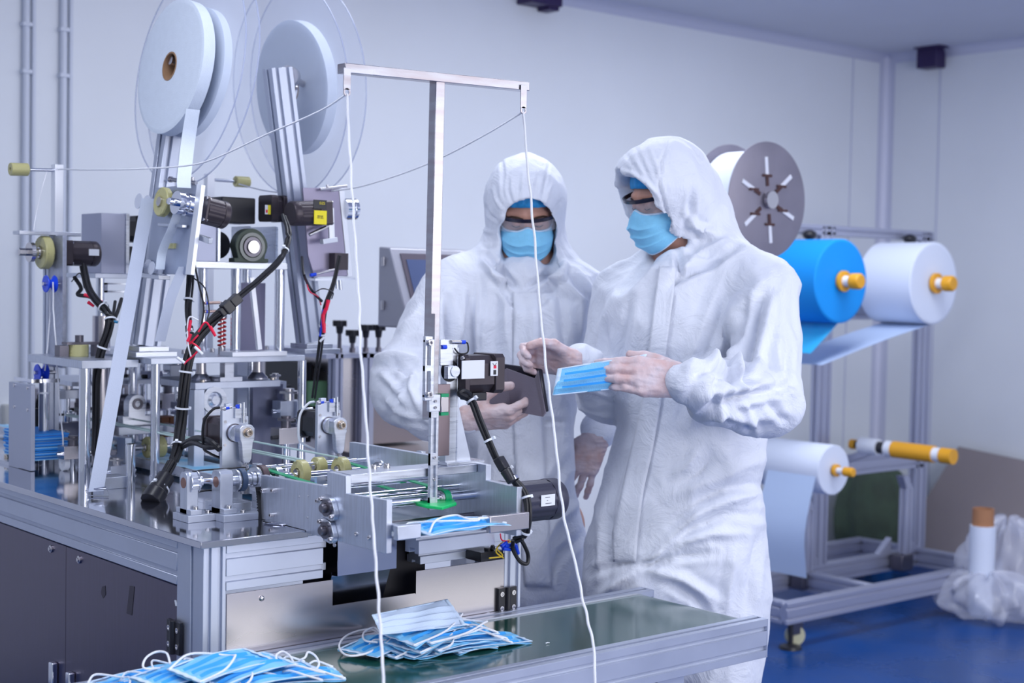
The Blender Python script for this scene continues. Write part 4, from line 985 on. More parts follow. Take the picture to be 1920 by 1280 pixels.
# ================================================================ vertical pusher drive with its stepper motor
pd = thing('pusher_drive', 'tall aluminium column carrying a black stepper motor and a slotted crank arm above the outfeed', 'press drive', (.42, yb0, zt_b))
YC = yb0+.022; YS = min(s1.y-.026, yb0-.012); print('YS', YS, 'YC', YC, s1.y)
cx0, cx1 = ony(836, 800, YC).x, ony(856, 800, YC).x
ztop = ony(850, 640, YC).z
m = MB(); m.box((cx0, YC, zt_b), (cx1, YC+.020, ztop)); m.box((cx1, YC, zt_b), (cx1+.003, YC+.02, ztop-.012)); m.build('column', MACH, pd, bevel=.0008)
ga = ony(885, 865, YC)
m = MB(); m.prism([(cx1+.003, zt_b+.001), (ga.x, zt_b+.001), (ga.x, zt_b+.008), (cx1+.003, ony(857, 745, YC).z)], Matrix(((1, 0, 0, 0), (0, 0, 1, YC+.004), (0, 1, 0, 0), (0, 0, 0, 1))), .012); m.build('gusset', MACH2, pd, bevel=.0008)
m = MB(); m.box((cx0-.005, YC-.012, zt_b), (ga.x+.022, YC+.028, zt_b+.006)); m.build('base_foot', MACH, pd, bevel=.001)
# motor flange plate with round hole
pm = ony(841, 695, YC); 
M = frame((pm.x+.002, YC-.001, pm.z), -VY, VZ)
m = MB(); m.lathe([(.0005, 0), (.021, 0)], M, 36, False); m.build('flange_hole', mat('black_interior', (0, 0, 0)), pd)
m = MB(); m.cyl((pm.x, YC+.002, pm.z), (pm.x, YS+.012, pm.z), .011); m.cbox((pm.x-.006, YC-.014, pm.z-.002), (.022, .012, .024)); m.build('crank_disc', MACH, pd, bevel=.0008)
# stepper: body axis points along +x, seen from its side
ms = thing('stepper_motor', 'brown black stepper motor with a blank white label beside the tablet', 'motor', (cx1+.05, YC, pm.z-.04))
zc_ = ony(897, 700, YC).z; L_m = ony(934, 700, YC).x-cx1-.003
st, Ms = stepper(ms, (cx1+.0035, YC+.018, zc_), VX, .076, L_m, 'motor_body', m=MOTOR)
a, c_ = ony(866, 676, YC-.021), ony(908, 709, YC-.021)
m = MB(); m.box((a.x, YC-.0215, c_.z), (c_.x, YC-.0200, a.z)); m.build('blank_label', PAPER, ms)
a, c_ = ony(920, 677, YC-.021), ony(933, 704, YC-.021)
m = MB(); m.box((a.x, YC-.0215, c_.z), (c_.x, YC-.0200, a.z)); o = m.build('warning_label', PAPER, ms)
m = MB(); w_, h_ = c_.x-a.x, a.z-c_.z; cx_, cz_ = (a.x+c_.x)/2, (a.z+c_.z)/2
m.box((cx_-w_*.1, YC-.0219, cz_-h_*.0), (cx_+w_*.28, YC-.0214, cz_+h_*.22)); m.build('red_mark', REDP, o)
m = MB(); m.box((cx_-w_*.12, YC-.0219, cz_-h_*.42), (cx_+w_*.26, YC-.0214, cz_-h_*.10)); m.bar((cx_-w_*.25, YC-.0217, cz_+h_*.36), (cx_+w_*.1, YC-.0217, cz_+h_*.16), .0006, .0012, VY); m.bar((cx_+w_*.3, YC-.0217, cz_+h_*.38), (cx_+w_*.0, YC-.0217, cz_+h_*.16), .0006, .0012, VY); m.build('black_mark', BLACKP, o)
m = MB(); a = ony(880, 735, YC); m.box((a.x, YC-.01, zc_-.052), (a.x+.036, YC+.03, zc_-.036)); m.build('connector_block', BLACKP, ms, bevel=.002)
# slotted link arm and slide rod in front of the column
m = MB()
lx0, lx1 = ony(797, 700, YS).x, ony(811, 700, YS).x; z0, z1 = ony(805, 745, YS).z, ony(805, 636, YS).z
m.box((lx0, YS, z0), (lx0+.005, YS+.008, z1)); m.box((lx1-.0045, YS, z0), (lx1+.004, YS+.008, z1))
for q in (z0, (z0+z1)/2, z1): m.box((lx0, YS+.0002, q-.006), (lx1, YS+.0078, q+.006))
m.build('slotted_link', MACH, pd, bevel=.001)
for q in (z0+.006, z1-.006):
    m = MB(); m.bolt(((lx0+lx1)/2-.001, YS, q), -VY, .0062, .008); m.build('link_bolt', BOLT, pd)
rx0, rx1 = ony(809, 860, YS).x, ony(824, 860, YS).x; zr0, zr1 = ony(815, 944, YS).z, ony(815, 772, YS).z; zr2 = ony(815, 740, YS).z
m = MB(); m.box((rx0-.004, YS+.004, zr1), (rx1+.003, YS+.012, zr2)); m.box((rx0+.001, YS+.004, zr0), (rx0+.0055, YS+.012, zr1)); m.box((rx1-.0055, YS+.004, zr0), (rx1, YS+.012, zr1)); m.box((rx0+.003, YS+.009, zr0), (rx1-.002, YS+.012, zr1))
for q in (.0, .48, 1): z = zr0+(zr1-zr0)*q; m.box((rx0+.001, YS+.0042, z-.012), (rx1-.0002, YS+.0118, z+.012))
m.build('slide_bar', MACH, pd, bevel=.0006)
m = MB()
for z in (zr2-.012, zr2-.024, zr0+.045, zr0+(zr1-zr0)*.5): m.bolt(((rx0+rx1)/2, YS+.004, z), -VY, .003, .003)
m.build('bolt', BOLT, pd)
m = MB(); m.box((rx1+.001, YC-.012, zt_b+.02), (cx0+.0, YC-.0005, ztop-.08)); m.build('guide_rail', mat('rail_steel', (.28, .22, .24), .9, .3), pd, bevel=.0006)
m = MB(); m.box((rx0+.002, YS+.013, zr2-.05), (rx1-.002, YC-.024, zr2-.02)); m.build('offset_block', MACH, pd, bevel=.001)
ca, cb = ony(826, 738, YC-.02), ony(838, 778, YC-.02)
m = MB(); m.box((ca.x-.001, YC-.024, cb.z+.006), (cb.x+.001, YC-.004, ca.z-.006)); cr = m.build('carriage', BRUSHED, pd, bevel=.001)
m = MB(); m.box((ca.x-.001, YC-.024, cb.z), (cb.x+.001, YC-.004, cb.z+.006)); m.build('end_seal', GREENB, cr)
m = MB(); m.box((ca.x-.001, YC-.024, ca.z-.006), (cb.x+.001, YC-.004, ca.z)); m.build('end_seal', GREENB, cr)
# green pusher foot
fa = [onz(*q, zr0-.004) for q in ((772, 945), (800, 939), (850, 939), (856, 947), (830, 955), (800, 952))]
m = MB(); M = Matrix.Translation((0, 0, zr0-.005)); m.prism([(q.x, q.y) for q in fa][::-1], M, .006); m.build('pusher_foot', GREENP, pd, bevel=.0015)
# sensor bracket on top
m = MB(); a = ony(826, 634, YC-.004); m.box((a.x, YC-.004, ztop-.045), (cx0+.012, YC-.001, ztop+.004)); m.build('sensor_plate', MACH, pd, bevel=.0008)
m = MB(); m.cyl((a.x+.002, YC-.006, ztop-.010), (a.x+.012, YC-.006, ztop-.010), .004); m.build('blue_fitting', BLUEP, pd)
sa = ony(846, 641, YC-.006); sb_ = ony(871, 641, YC-.006)
m = MB(); m.cyl(sa, sb_, .0038); o = m.build('proximity_sensor', BOLT, pd); m = MB(); m.cyl(sa+(sb_-sa)*.72, sb_+(sb_-sa)*.02, .0040); m.build('blue_cap', BLUEP, o)
cable([sb_, sb_+V(.008, 0, -.004), sb_+V(.006, -.002, -.020), sa+V(.020, 0, -.022), sa+V(.008, 0, -.012)], .0016, parent=pd, name='sensor_cable')

# small mask on the drop shelf + loose masks come later
# ================================================================ T mast that guides the elastic cords
YMt = YC-.002
mt_ = thing('cord_mast', 'tall square steel T-shaped mast guiding two elastic cords over the machine', 'mast', (ony(805, 780, YMt).x, YMt, ony(805, 780, YMt).z))
b0, b1 = ony(806, 786, YMt), ony(820, 152, YMt)
STT = mat('welded_stainless_tube', (.48, .48, .53), 1, .24, noise=.22, nscale=9, col2=(.40, .36, .39), brush=(1, 1, 6))
w0 = .021
m = MB(); m.bar(b0, b1, w0, w0, VX); m.build('mast_tube', STT, mt_, bevel=.001)
a0, a1 = ony(640, 128, YMt), ony(985, 163, YMt)
zb_ = (b1.z+.010)
dirv = (a1-a0)
m = MB(); m.bar(V(a0.x, YMt, a0.z), V(a1.x, YMt, a1.z), .026, .017, VZ); m.build('cross_tube', STT, mt_, bevel=.001)
eyes = []
for (tx, ty, by) in ((650, 137, 183), (981, 168, 217)):
    t0, t1 = ony(tx, ty, YMt-.014), ony(tx, by-10, YMt-.014); hw = .0075
    m = MB(); M = Matrix(((1, 0, 0, 0), (0, 0, 1, YMt-.0155), (0, 1, 0, 0), (0, 0, 0, 1)))
    n_ = 20; ri, cz = .0045, t1.z
    outer = [(t0.x-hw, t0.z+.008), (t0.x-hw, cz)] + [(t0.x+hw*math.cos(PI+PI*i/n_), cz+hw*math.sin(PI+PI*i/n_)) for i in range(1, n_)] + [(t0.x+hw, cz), (t0.x+hw, t0.z+.008)]
    bm_pts = outer
    # tongue with an eye: two side strips plus a ring
    m.box((t0.x-hw, YMt-.0165, cz+.004), (t0.x+hw, YMt-.0145, t0.z+.009)); m.ring(frame((t0.x, YMt-.0165, cz), VY), hw, ri, 0, .002, 28)
    m.build('eyelet_tab', STT, mt_, bevel=.0003); eyes.append(V(t0.x, YMt-.0155, cz-ri*.6))
m = MB(); m.bar(b0+V(-.010, -.016, .02), b0+V(-.010, -.016, .20), .020, .003, VX); m.build('mount_strap', STT, mt_)
# ================================================================ bearing blocks, crank steppers, roller shafts near the front of the table
def bearing_block(c, base, nm, label, h, wx=.028, wy=.034):
    t = thing(nm, label, 'bearing block', (c.x, c.y, ZT))
    m = MB(); bx, by = base; m.box((c.x-.030+.012, c.y-by/2, ZT), (c.x-.018+bx, c.y+by/2, ZT+.014)); m.build('base_plate', MACH2, t, bevel=.001)
    m = MB(); zc = c.z
    pts = [(c.y-wy/2, ZT+.014), (c.y+wy/2, ZT+.014), (c.y+wy/2, zc+h-.006), (c.y+wy/2-.006, zc+h), (c.y-wy/2+.006, zc+h), (c.y-wy/2, zc+h-.006)]
    m.prism(pts, Matrix(((0, 0, 1, c.x-.012), (1, 0, 0, 0), (0, 1, 0, 0), (0, 0, 0, 1))), wx); m.box((c.x-.012, c.y-wy/2-.016, ZT+.014), (c.x-.012+wx, c.y+wy/2+.016, ZT+.024)); m.build('upright', MACH2, t, bevel=.001)
    m = MB(); m.cyl((c.x-.0126, c.y, zc), (c.x-.010, c.y, zc), .0105, n=28); m.build('bushing', mat('bronze_bushing', (.30, .17, .14), .8, .4), t)
    m = MB()
    for s_ in (-1, 1): m.bolt((c.x+.002, c.y+s_*(wy/2+.009), ZT+.024), VZ, .0048, .006)
    m.bolt((c.x+.030, c.y-by/2+.012, ZT+.014), VZ, .0048, .006); m.build('bolt', BOLT, t)
    return t
p = onx(405, 903, .128); YB1 = p.y; ZB1 = p.z
bearing_block(V(.140, YB1, ZB1), (.095, .085), 'bearing_block', 'aluminium bearing block with a bronze bushing nearest the front corner of the table', .022)
p2 = onx(344, 905, .070)
bearing_block(V(.082, p2.y, p2.z), (.075, .062), 'bearing_block', 'smaller aluminium bearing block just left of the corner one', .020, .024, .028)
b = MB(); b.box((.135, p2.y-.03, ZT), (.20, p2.y+.035, ZT+.030)); b.build
tag(b.build('spacer_block', MACH2, bevel=.001), 'low square aluminium block on the table behind the two small bearing blocks', 'block')
ds = thing('drive_shaft', 'long steel shaft with pulleys and yellow rollers lying across the table behind the outfeed', 'shaft', (.45, YB1, ZT))
m = MB(); m.cyl((.150, YB1, ZB1), (.70, YB1, ZB1), .0065, n=24); m.build('shaft_rod', CHROME, ds)
def sx(px): return ony(px, 895, YB1).x
m = MB(); m.lathe([(.0066, 0), (.011, 0), (.011, .018), (.0066, .018)], frame((sx(428), YB1, ZB1), VX), 28, False); m.build('collar', MACH, ds)
pulley(ds, (sx(441), YB1, ZB1), VX, .021, .013)
m = MB(); m.lathe([(.0205, 0), (.0225, .001), (.0225, .011), (.0205, .012)], frame((sx(446), YB1, ZB1), VX), 36, False); m.build('blue_grey_belt', mat('blue_grey_rubber', (.04, .07, .14), 0, .5), ds)
m = MB(); m.lathe([(.0066, 0), (.012, 0), (.012, .006), (.015, .007), (.015, .016), (.0066, .016)], frame((sx(462), YB1, ZB1), VX), 28, False); m.build('coupling', MACH, ds)
pulley(ds, (sx(478), YB1, ZB1), VX, .024, .014)
m = MB(); m.lathe([(.0235, 0), (.026, .001), (.026, .013), (.0235, .014)], frame((sx(484), YB1, ZB1), VX), 36, False); m.ribbon([(sx(484)+.007, YB1-.022, ZB1-.01), (sx(484)+.007, YB1-.006, ZT-.02)], (.014, 0, 0), .003); m.build('brown_belt', mat('brown_grey_belt', (.09, .06, .07), 0, .5), ds)
# toothed belt dropping into the table
m = MB(); xb_ = sx(470)
m.ribbon([(xb_, YB1-.03, ZB1-.012), (xb_, YB1-.040, ZT+.03), (xb_, YB1-.044, ZT-.004)], (.013, 0, 0), .002)
for k in range(14): m.cbox((xb_, YB1-.0335-.0007*k, ZB1-.02-.0052*k), (.013, .003, .0022))
tag(m.build('timing_belt', BLACK), 'black toothed belt running down through the table top', 'belt')
m = MB(); m.lathe([(.0005, 0), (.03, 0), (.032, .002), (.03, .0035), (.0005, .0035)], frame((xb_+.005, YB1-.10, ZT), VZ), 30, False); tag(m.build('round_cover', STEEL), 'thin round steel cover disc set flat on the front of the table', 'cover')
for px, nm in ((513, 0), (708, 1), (746, 1)):
    t = thing('flange_bearing_block', ['rounded bearing block on the shaft just left of the first yellow roller', 'rounded bearing block on the shaft beside the hanging cord', 'rounded bearing block on the shaft at its far end'][(0 if px == 513 else 1 if px == 708 else 2)], 'bearing block', (sx(px), YB1, ZT))
    M = frame((sx(px), YB1, ZB1), VX, VZ); m = MB(); r = .021
    pts = [(r*math.cos(a), r*math.sin(a)) for a in [(-70+140*i/14)*PI/180 for i in range(15)]]+[(-(ZB1-ZT)+.001, r), (-(ZB1-ZT)+.001, -r)]
    m.prism([(x, y) for x, y in pts], M, .014); m.build('housing', MACH, t, bevel=.0012)
    m = MB(); m.ring(frame((sx(px)-.001, YB1, ZB1), VX), .014, .0068, -.002, .004); m.build('bearing_ring', BOLT, t)
for px, r_, L in ((560, .0265, .018), (636, .0265, .018)):
    roller(ds, (sx(px)-.004, YB1+.0, ZB1+.004), VX, r_, L, YEL, 'grooved_roller')
sd2 = thing('idler_shaft', 'second steel shaft with small yellow rollers just behind the long one', 'shaft', (.5, YB1+.06, ZT))
m = MB(); m.cyl((.25, YB1+.055, ZB1+.012), (.66, YB1+.055, ZB1+.012), .005, n=20); m.build('shaft_rod', CHROME, sd2)
for px in (590,): roller(sd2, (ony(px, 890, YB1+.055).x, YB1+.055, ZB1+.006), VX, .020, .020)
m = MB()
for x in (.245, .655): m.box((x, YB1+.045, ZT), (x+.012, YB1+.065, ZB1+.022))
m.build('block', MACH, sd2, bevel=.001)
# shaft of the smaller block
dsm = thing('short_pulley_shaft', 'short steel shaft with a silver toothed pulley between the two small bearing blocks', 'shaft', (.11, p2.y, ZT))
m = MB(); m.cyl((.088, p2.y, p2.z), (.19, p2.y, p2.z), .0055, n=20); m.build('shaft_rod', CHROME, dsm)
pulley(dsm, (ony(352, 903, p2.y).x, p2.y, p2.z), VX, .021, .016, n=22)
for dz in (.0205, -.0205):
    m = MB(); m.ribbon([(ony(362, 903, p2.y).x, p2.y, p2.z+dz), (ony(362, 903, p2.y).x+.03, p2.y+.01, p2.z+dz*.98), (.21, p2.y+.012, p2.z+dz*.95)], (0, .010, 0), .002); m.build('black_belt', BLACK, dsm)

def crank_unit(cx, y0, zm, label, wire=False):
    t = thing('crank_drive', label, 'drive unit', (cx, y0, ZT)); w_ = .060
    m = MB(); m.prism([(cx-w_/2, ZT), (cx+w_/2-.012, ZT), (cx+w_/2-.012, zm-.045), (cx+w_/2, zm-.04), (cx+w_/2, zm+.032), (cx+w_/2-.010, zm+.032), (cx+w_/2-.010, zm+.052), (cx-.008, zm+.052), (cx-.008, zm+.060), (cx-.022, zm+.060), (cx-.022, zm+.046), (cx-w_/2, zm+.046)], Matrix(((1, 0, 0, 0), (0, 0, 1, y0), (0, 1, 0, 0), (0, 0, 0, 1))), .010); m.build('mount_plate', MACH2, t, bevel=.001)
    m = MB()
    for i in (-1, 1):
        for j in (-1, 1): m.lathe([(.003, 0), (.003, .001), (.0015, .001)], frame((cx+i*.0235, y0, zm+j*.0235), -VY), 12)
    m.build('bolt', BOLT, t)
    m = MB(); m.lathe([(.0005, 0), (.019, 0)], frame((cx-.002, y0-.0006, zm), -VY), 36, False); m.build('bore_edge', DARKST, t)
    m = MB(); m.cyl((cx-.002, y0-.0008, zm), (cx-.002, y0-.012, zm), .0172, n=36); m.build('crank_disc', CHROME, t)
    rx = cx+.014; ry = y0-.024
    m = MB(); h = .017; pts = [(rx-h*.8, zm-.02), (rx-h, zm-.012), (rx-h, zm+.010), (rx-h*.6, zm+.017), (rx+h*.6, zm+.017), (rx+h, zm+.010), (rx+h, zm-.012), (rx+h*.8, zm-.02), (rx+h*.62, zm-.052), (rx+h*.35, zm-.060), (rx-h*.35, zm-.060), (rx-h*.62, zm-.052)]
    m.prism(pts, Matrix(((1, 0, 0, 0), (0, 0, 1, ry), (0, 1, 0, 0), (0, 0, 0, 1))), .014); m.build('rod_end', MACH, t, bevel=.0015)
    m = MB(); m.lathe([(.0105, 0), (.0105, .002), (.0075, .002), (.0075, .010), (.0068, .011), (.0042, .011), (.0042, .004), (.0003, .004)], frame((rx, ry, zm+.002), -VY), 26, False); m.build('shoulder_bolt', mat('brass_tinted_steel', (.60, .52, .44), 1, .25), t)
    m = MB(); m.cyl((rx, ry+.007, zm-.060), (rx, ry+.007, zm-.090), .0045); m.cyl((rx, ry+.007, zm-.064), (rx, ry+.007, zm-.072), .0085, n=6); m.cyl((rx, ry+.007, zm-.080), (rx, ry+.007, ZT+.03), .0095, n=20); m.build('push_rod', BOLT, t)
    m = MB(); m.box((cx-.004, y0-.006, zm+.030), (cx+.022, y0+.0, zm+.050)); m.cyl((cx+.014, y0-.008, zm+.020), (cx+.014, y0-.008, zm+.062), .003); m.cyl((cx+.006, y0-.008, zm+.052), (cx+.006, y0-.008, zm+.060), .0035); m.build('sensor_bracket', MACH, t)
    m = MB(); m.cyl((cx+.001, y0-.010, zm+.054), (cx+.001, y0-.004, zm+.054), .0042); o = m.build('blue_fitting', BLUEP, t)
    m = MB(); m.cyl((cx-.030, y0+.004, zm+.050), (cx-.008, y0+.004, zm+.052), .0045); m.build('sensor_barrel', BOLT, t); m = MB(); m.cyl((cx-.022, y0+.004, zm+.0505), (cx-.014, y0+.004, zm+.0512), .0048); m.build('blue_ring', BLUEP, t)
    stepper(t, (cx, y0+.010, zm), VY, .058, .075, 'motor_body', m=MOTOR if not wire else BLACKP)
    cable([(cx-.020, y0+.03, zm+.05), (cx-.036, y0+.03, zm+.046), (cx-.05, y0+.04, zm+.02), (cx-.045, y0+.05, zm-.03), (cx-.03, y0+.05, zm-.045), (cx+.0, y0+.04, zm-.06)], .0028, PAPER if wire else BLACK, t, 'sensor_cable')
    return t
y0c = .30
pc1 = ony(446, 812, y0c-.01); pc2 = ony(622, 798, y0c+.05)
crank_unit(pc1.x, y0c, pc1.z, 'front left crank drive with a black stepper motor beside the thick cable bundle')
crank_unit(pc2.x, y0c+.06, pc2.z, 'front right crank drive with a black stepper motor and a white looped wire', True)

# ================================================================ main welding station: decks on chrome posts
YS0 = .765
pA = ony(283, 669, YS0); pB = ony(572, 668, YS0); zD1 = (pA.z+pB.z)/2
st = thing('press_station', 'tall two-deck aluminium press on chrome posts carrying the gearbox', 'press', ((pA.x+pB.x)/2, YS0+.15, ZT))
xa_, xb2 = pA.x, pB.x
m = MB(); m.box((xa_, YS0, zD1-.014), (xb2, YS0+.36, zD1)); m.build('lower_deck', MACH2, st, bevel=.001)
m = MB(); q0 = ony(365, 705, YS0+.0); zM = ony(440, 715, YS0+.03).z; xm0, xm1 = ony(366, 720, YS0+.03).x, ony(526, 720, YS0+.03).x
m.box((xm0, YS0+.03, zM-.016), (xm1, YS0+.26, zM)); m.build('middle_deck', MACH2, st, bevel=.001)
zD2 = ony(430, 491, YS0+.05).z; xt0, xt1 = ony(366, 500, YS0+.05).x, ony(539, 500, YS0+.05).x
m = MB(); m.box((xt0, YS0+.05, zD2-.016), (xt1, YS0+.36, zD2)); m.build('upper_deck', MACH, st, bevel=.001)
def post(px, z0, z1, y, r, px_y=800, mt=CHROME, collar=True):
    x = ony(px, px_y, y).x; m = MB(); m.cyl((x, y, z0), (x, y, z1), r, n=28)
    if collar: m.cyl((x, y, z0), (x, y, z0+.006), r*1.25, n=28)
    o = m.build('guide_post', mt, st); return x
post(291, ZT, zD1-.014, YS0+.025, .0105); post(565, ZT, zD1-.014, YS0+.025, .0105); post(377, ZT, zD1-.014, YS0+.30, .011, mt=CHROME); post(470, ZT, zD1-.014, YS0+.30, .011)
post(442, zD1, zD2-.016, YS0+.075, .0125, 580); post(524, zD1, zD2-.016, YS0+.075, .0125, 580); post(380, zD1, zD2-.016, YS0+.30, .0125, 580); post(462, zD1, zD2-.016, YS0+.30, .0125, 580)
m = MB(); xw0, xw1 = ony(452, 600, YS0+.20).x, ony(497, 600, YS0+.20).x; m.box((xw0, YS0+.20, zD1), (xw1, YS0+.215, zD2-.05)); m.build('back_plate', mat('grey_painted_plate', (.26, .25, .36), .5, .4), st)
# diagonal flat strut and its foot bar
m = MB(); s0, s1_ = ony(471, 520, YS0+.01), ony(486, 655, YS0+.01); m.bar(s0, s1_, .010, .012, VX); m.build('diagonal_strut', mat('bright_aluminium', (.80, .82, .88), .6, .35), st, bevel=.0005)
m = MB(); f0, f1 = ony(435, 660, YS0-.01), ony(538, 660, YS0-.01); m.box((f0.x, YS0-.012, zD1-.0), (f1.x, YS0+.05, zD1+.011)); m.build('foot_bar', MATS['bright_aluminium'], st, bevel=.0008)
m = MB()
for px, py, y in ((345, 663, .06), (398, 660, .05), (500, 655, .12), (362, 662, .10), (417, 662, .06)): p = onz(px, py, zD1); m.bolt((p.x, p.y, zD1), VZ, .006, .010)
m.build('bolt', BOLT, st)
# red die springs on a bolt
for px, y in ((416, YS0+.10),):
    x = ony(px, 620, y).x; za_ = zD1+.018; zb3 = ony(px, 596, y).z; m = MB(); R0 = .009
    m.tube([(x+R0*math.cos(t*.55), y+R0*math.sin(t*.55), za_+(zb3-za_)*t/80) for t in range(81)], .0022, 6); m.build('red_spring', mat('red_spring_paint', (.55, .02, .03), .2, .4), st)
    m = MB(); m.cyl((x, y, zD1), (x, y, zb3+.04), .004); m.cyl((x, y, zD1), (x, y, za_), .009); m.cyl((x, y, zb3), (x, y, zb3+.012), .012); m.build('spring_rod', BOLT, st)
# cone feet between lower and middle deck
for px in (377, 483):
    p = ony(px, 705, YS0+.10); m = MB(); m.lathe([(.026, 0), (.025, .004), (.012, .018), (.012, zD1-.014-zM)], frame((p.x, YS0+.10, zM), VZ), 30); m.ring(frame((p.x, YS0+.10, zM+.016), VZ), .0135, .010, 0, .004); m.build('cone_foot', BRUSHED, st)
m = MB(); p = ony(426, 713, YS0+.06); m.box((p.x-.03, YS0+.04, zM), (p.x+.03, YS0+.10, zM+.010)); m.box((p.x-.012, YS0+.05, zM+.010), (p.x+.012, YS0+.075, zD1-.014)); m.build('tool_block', MACH, st)
m = MB(); p = ony(368, 718, YS0+.03)
for px in (380, 511): x = ony(px, 712, YS0+.045).x; m.bolt((x, YS0+.045, zM), VZ, .006, .006)
m.build('bolt', mat('brass_tinted_steel', (.6, .52, .44), 1, .25), st)
# black sleeve columns below the middle deck
m = MB(); xp0, xp1 = ony(466, 800, YS0+.12).x, ony(522, 800, YS0+.12).x; m.box((xp0, YS0+.10, ZT), (xp1, YS0+.115, zM-.016)); m.build('dark_side_plate', mat('slate_steel_plate', (.22, .23, .32), .8, .3), st)
m = MB(); xp0, xp1 = ony(364, 800, YS0+.02).x, ony(383, 800, YS0+.02).x; m.box((xp0, YS0+.02, ZT), (xp1, YS0+.05, zM-.016)); m.build('leg_plate', MACH2, st, bevel=.0008)
m = MB(); xp0, xp1 = ony(540, 740, YS0+.05).x, ony(552, 740, YS0+.05).x; m.box((xp0, YS0+.30, ZT), (xp1+.02, YS0+.32, zD1-.014)); m.build('leg_plate', MACH2, st)
# silver handwheel disc
p = ony(404, 750, YS0+.02); m = MB(); m.lathe([(.0005, 0), (.030, 0), (.032, .003), (.032, .012), (.020, .012), (.016, .008), (.010, .012), (.010, .018), (.0005, .018)], frame((p.x, YS0+.035, p.z), -VY), 40, False); tag(m.build('round_knob_disc', MACH), 'round silver disc behind the front left stepper motor', 'wheel')
# press sensors reaching in from the cable loom
for py in (568, 584):
    a, c_ = ony(383, py, YS0+.02), ony(412, py-1, YS0+.02); m = MB(); m.cyl(a, c_, .0035); o = m.build('proximity_sensor', mat('nickel_brass', (.55, .40, .35), 1, .25), st); m = MB(); m.cyl(a+V(.004, 0, 0), a+V(.008, 0, 0), .0038); m.build('blue_ring', BLUEP, o)

# gearbox with black gear motor and octagonal stepper on top
gb = thing('gearbox_drive', 'black gearbox with a dark octagonal motor end between the two leaning arms', 'gearbox', (ony(450, 480, YS0+.2).x, YS0+.2, zD2))
a, c_ = ony(416, 368, YS0+.12), ony(479, 420, YS0+.12)
m = MB(); m.box((a.x, YS0+.12, c_.z), (c_.x, YS0+.20, a.z)); m.build('gear_head', BLACKP, gb, bevel=.003)
M = frame(ony(503, 392, YS0+.11), -VX, VZ); hh = .030
stepper(gb, ony(526, 392, YS0+.11), -VX, .066, .045, 'motor_body', m=MOTOR)
a, c_ = ony(497, 384, YS0+.075), ony(507, 402, YS0+.075)
m = MB(); m.box((a.x, YS0+.0745, c_.z), (c_.x, YS0+.0755, a.z)); o = m.build('warning_label', PAPER, gb)
m = MB(); m.box(((a.x+c_.x)/2, YS0+.0738, c_.z), (c_.x, YS0+.0747, a.z)); m.build('yellow_half', mat('yellow_label', (.85, .72, .02), 0, .5), o)
m = MB(); m.box((a.x+.002, YS0+.0738, c_.z+.004), ((a.x+c_.x)/2-.001, YS0+.0747, (a.z+c_.z)/2)); m.build('red_mark', REDP, o)
pl0 = ony(463, 463, YS0+.06)
pillow(gb, V(pl0.x, YS0+.065, pl0.z), -VY, .095, .038, .031)
m = MB(); m.cyl((pl0.x-.045, YS0+.17, pl0.z+.004), (pl0.x-.045, YS0+.12, pl0.z+.004), .034, n=36); m.build('drum', BLACKP, gb, bevel=.002)
a, c_ = ony(498, 425, YS0+.25), ony(505, 490, YS0+.25)
m = MB(); m.box((a.x-.05, YS0+.25, zD2), (a.x-.043, YS0+.34, a.z)); m.box((a.x, YS0+.2, zD2), (a.x+.008, YS0+.34, a.z)); m.build('block', MACH, gb, bevel=.0008)
a, c_ = ony(367, 415, YS0+.06), ony(410, 492, YS0+.06)
m = MB(); m.box((a.x, YS0+.06, zD2), (c_.x-.006, YS0+.17, a.z)); m.build('grey_box', mat('grey_anodised_box', (.36, .38, .50), .6, .35), gb, bevel=.001); m = MB(); m.box((c_.x-.006, YS0+.055, zD2), (c_.x+.002, YS0+.175, a.z+.003)); m.build('face_plate', MACH, gb, bevel=.0008)

# ================================================================ two leaning arms with big tape reels and their feeders
ACR = mat('clear_acrylic_disc', (.72, .78, .95), 0, .05, alpha=.13, spec=.6)
ACRE = mat('acrylic_edge', (.45, .50, .70), 0, .15, alpha=.55)
def arm(pxb, pyb, pxt, pyt, y, label, foot):
    b0, b1 = ony(pxb, pyb, y), ony(pxt, pyt, y); t = thing('leaning_stand', label, 'stand', (b0.x, y, zD1))
    ax = (b1-b0).normalized(); nx = V(ax.z, 0, -ax.x)
    m = MB(); m.slot(b0, b1, .045, .060, nx, nh=2, nw=1, dp=.009, g=.009); m.build('leaning_profile', ALU, t, bevel=.0006, seg=1)
    m = MB(); m.box((b0.x-.050, y-.055, zD1), (b0.x+.055, y+.055, zD1+.012)); m.box((b0.x-.035, y-.040, zD1+.012), (b0.x+.042, y+.04, zD1+.024)); m.build('foot_block', MACH, t, bevel=.001)
    return t, b0, b1, ax, nx
YA = YS0+.10
aL = arm(272, 648, 331, 205, YA+.0, 'left leaning aluminium arm rising to the nearer tape reel', 0)
aR = arm(582, 640, 520, 128, YA+.0, 'right leaning aluminium arm rising to the far tape reel', 0)
def flange(c, ax, r, label):     # clear disc beside a reel
    M = frame(c, ax, VZ); t = thing('clear_reel_disc', label, 'disc', c)
    m = MB(); m.lathe([(.012, 0), (r-.002, 0), (r-.002, .003), (.012, .003), (.012, 0)], M, 96, False); m.build('disc_sheet', ACR, t)
    m = MB(); m.lathe([(r-.0022, -.0002), (r, 0), (r, .003), (r-.0022, .0032)], M, 96, False); m.build('polished_edge', ACRE, t)
    m = MB(); m.lathe([(.006, -.012), (.014, -.012), (.019, -.004), (.019, .014), (.006, .014)], M, 30, False); m.cyl(M @ V(0, 0, -.016), M @ V(0, 0, .03), .006); m.build('hub', BOLT, t); return t
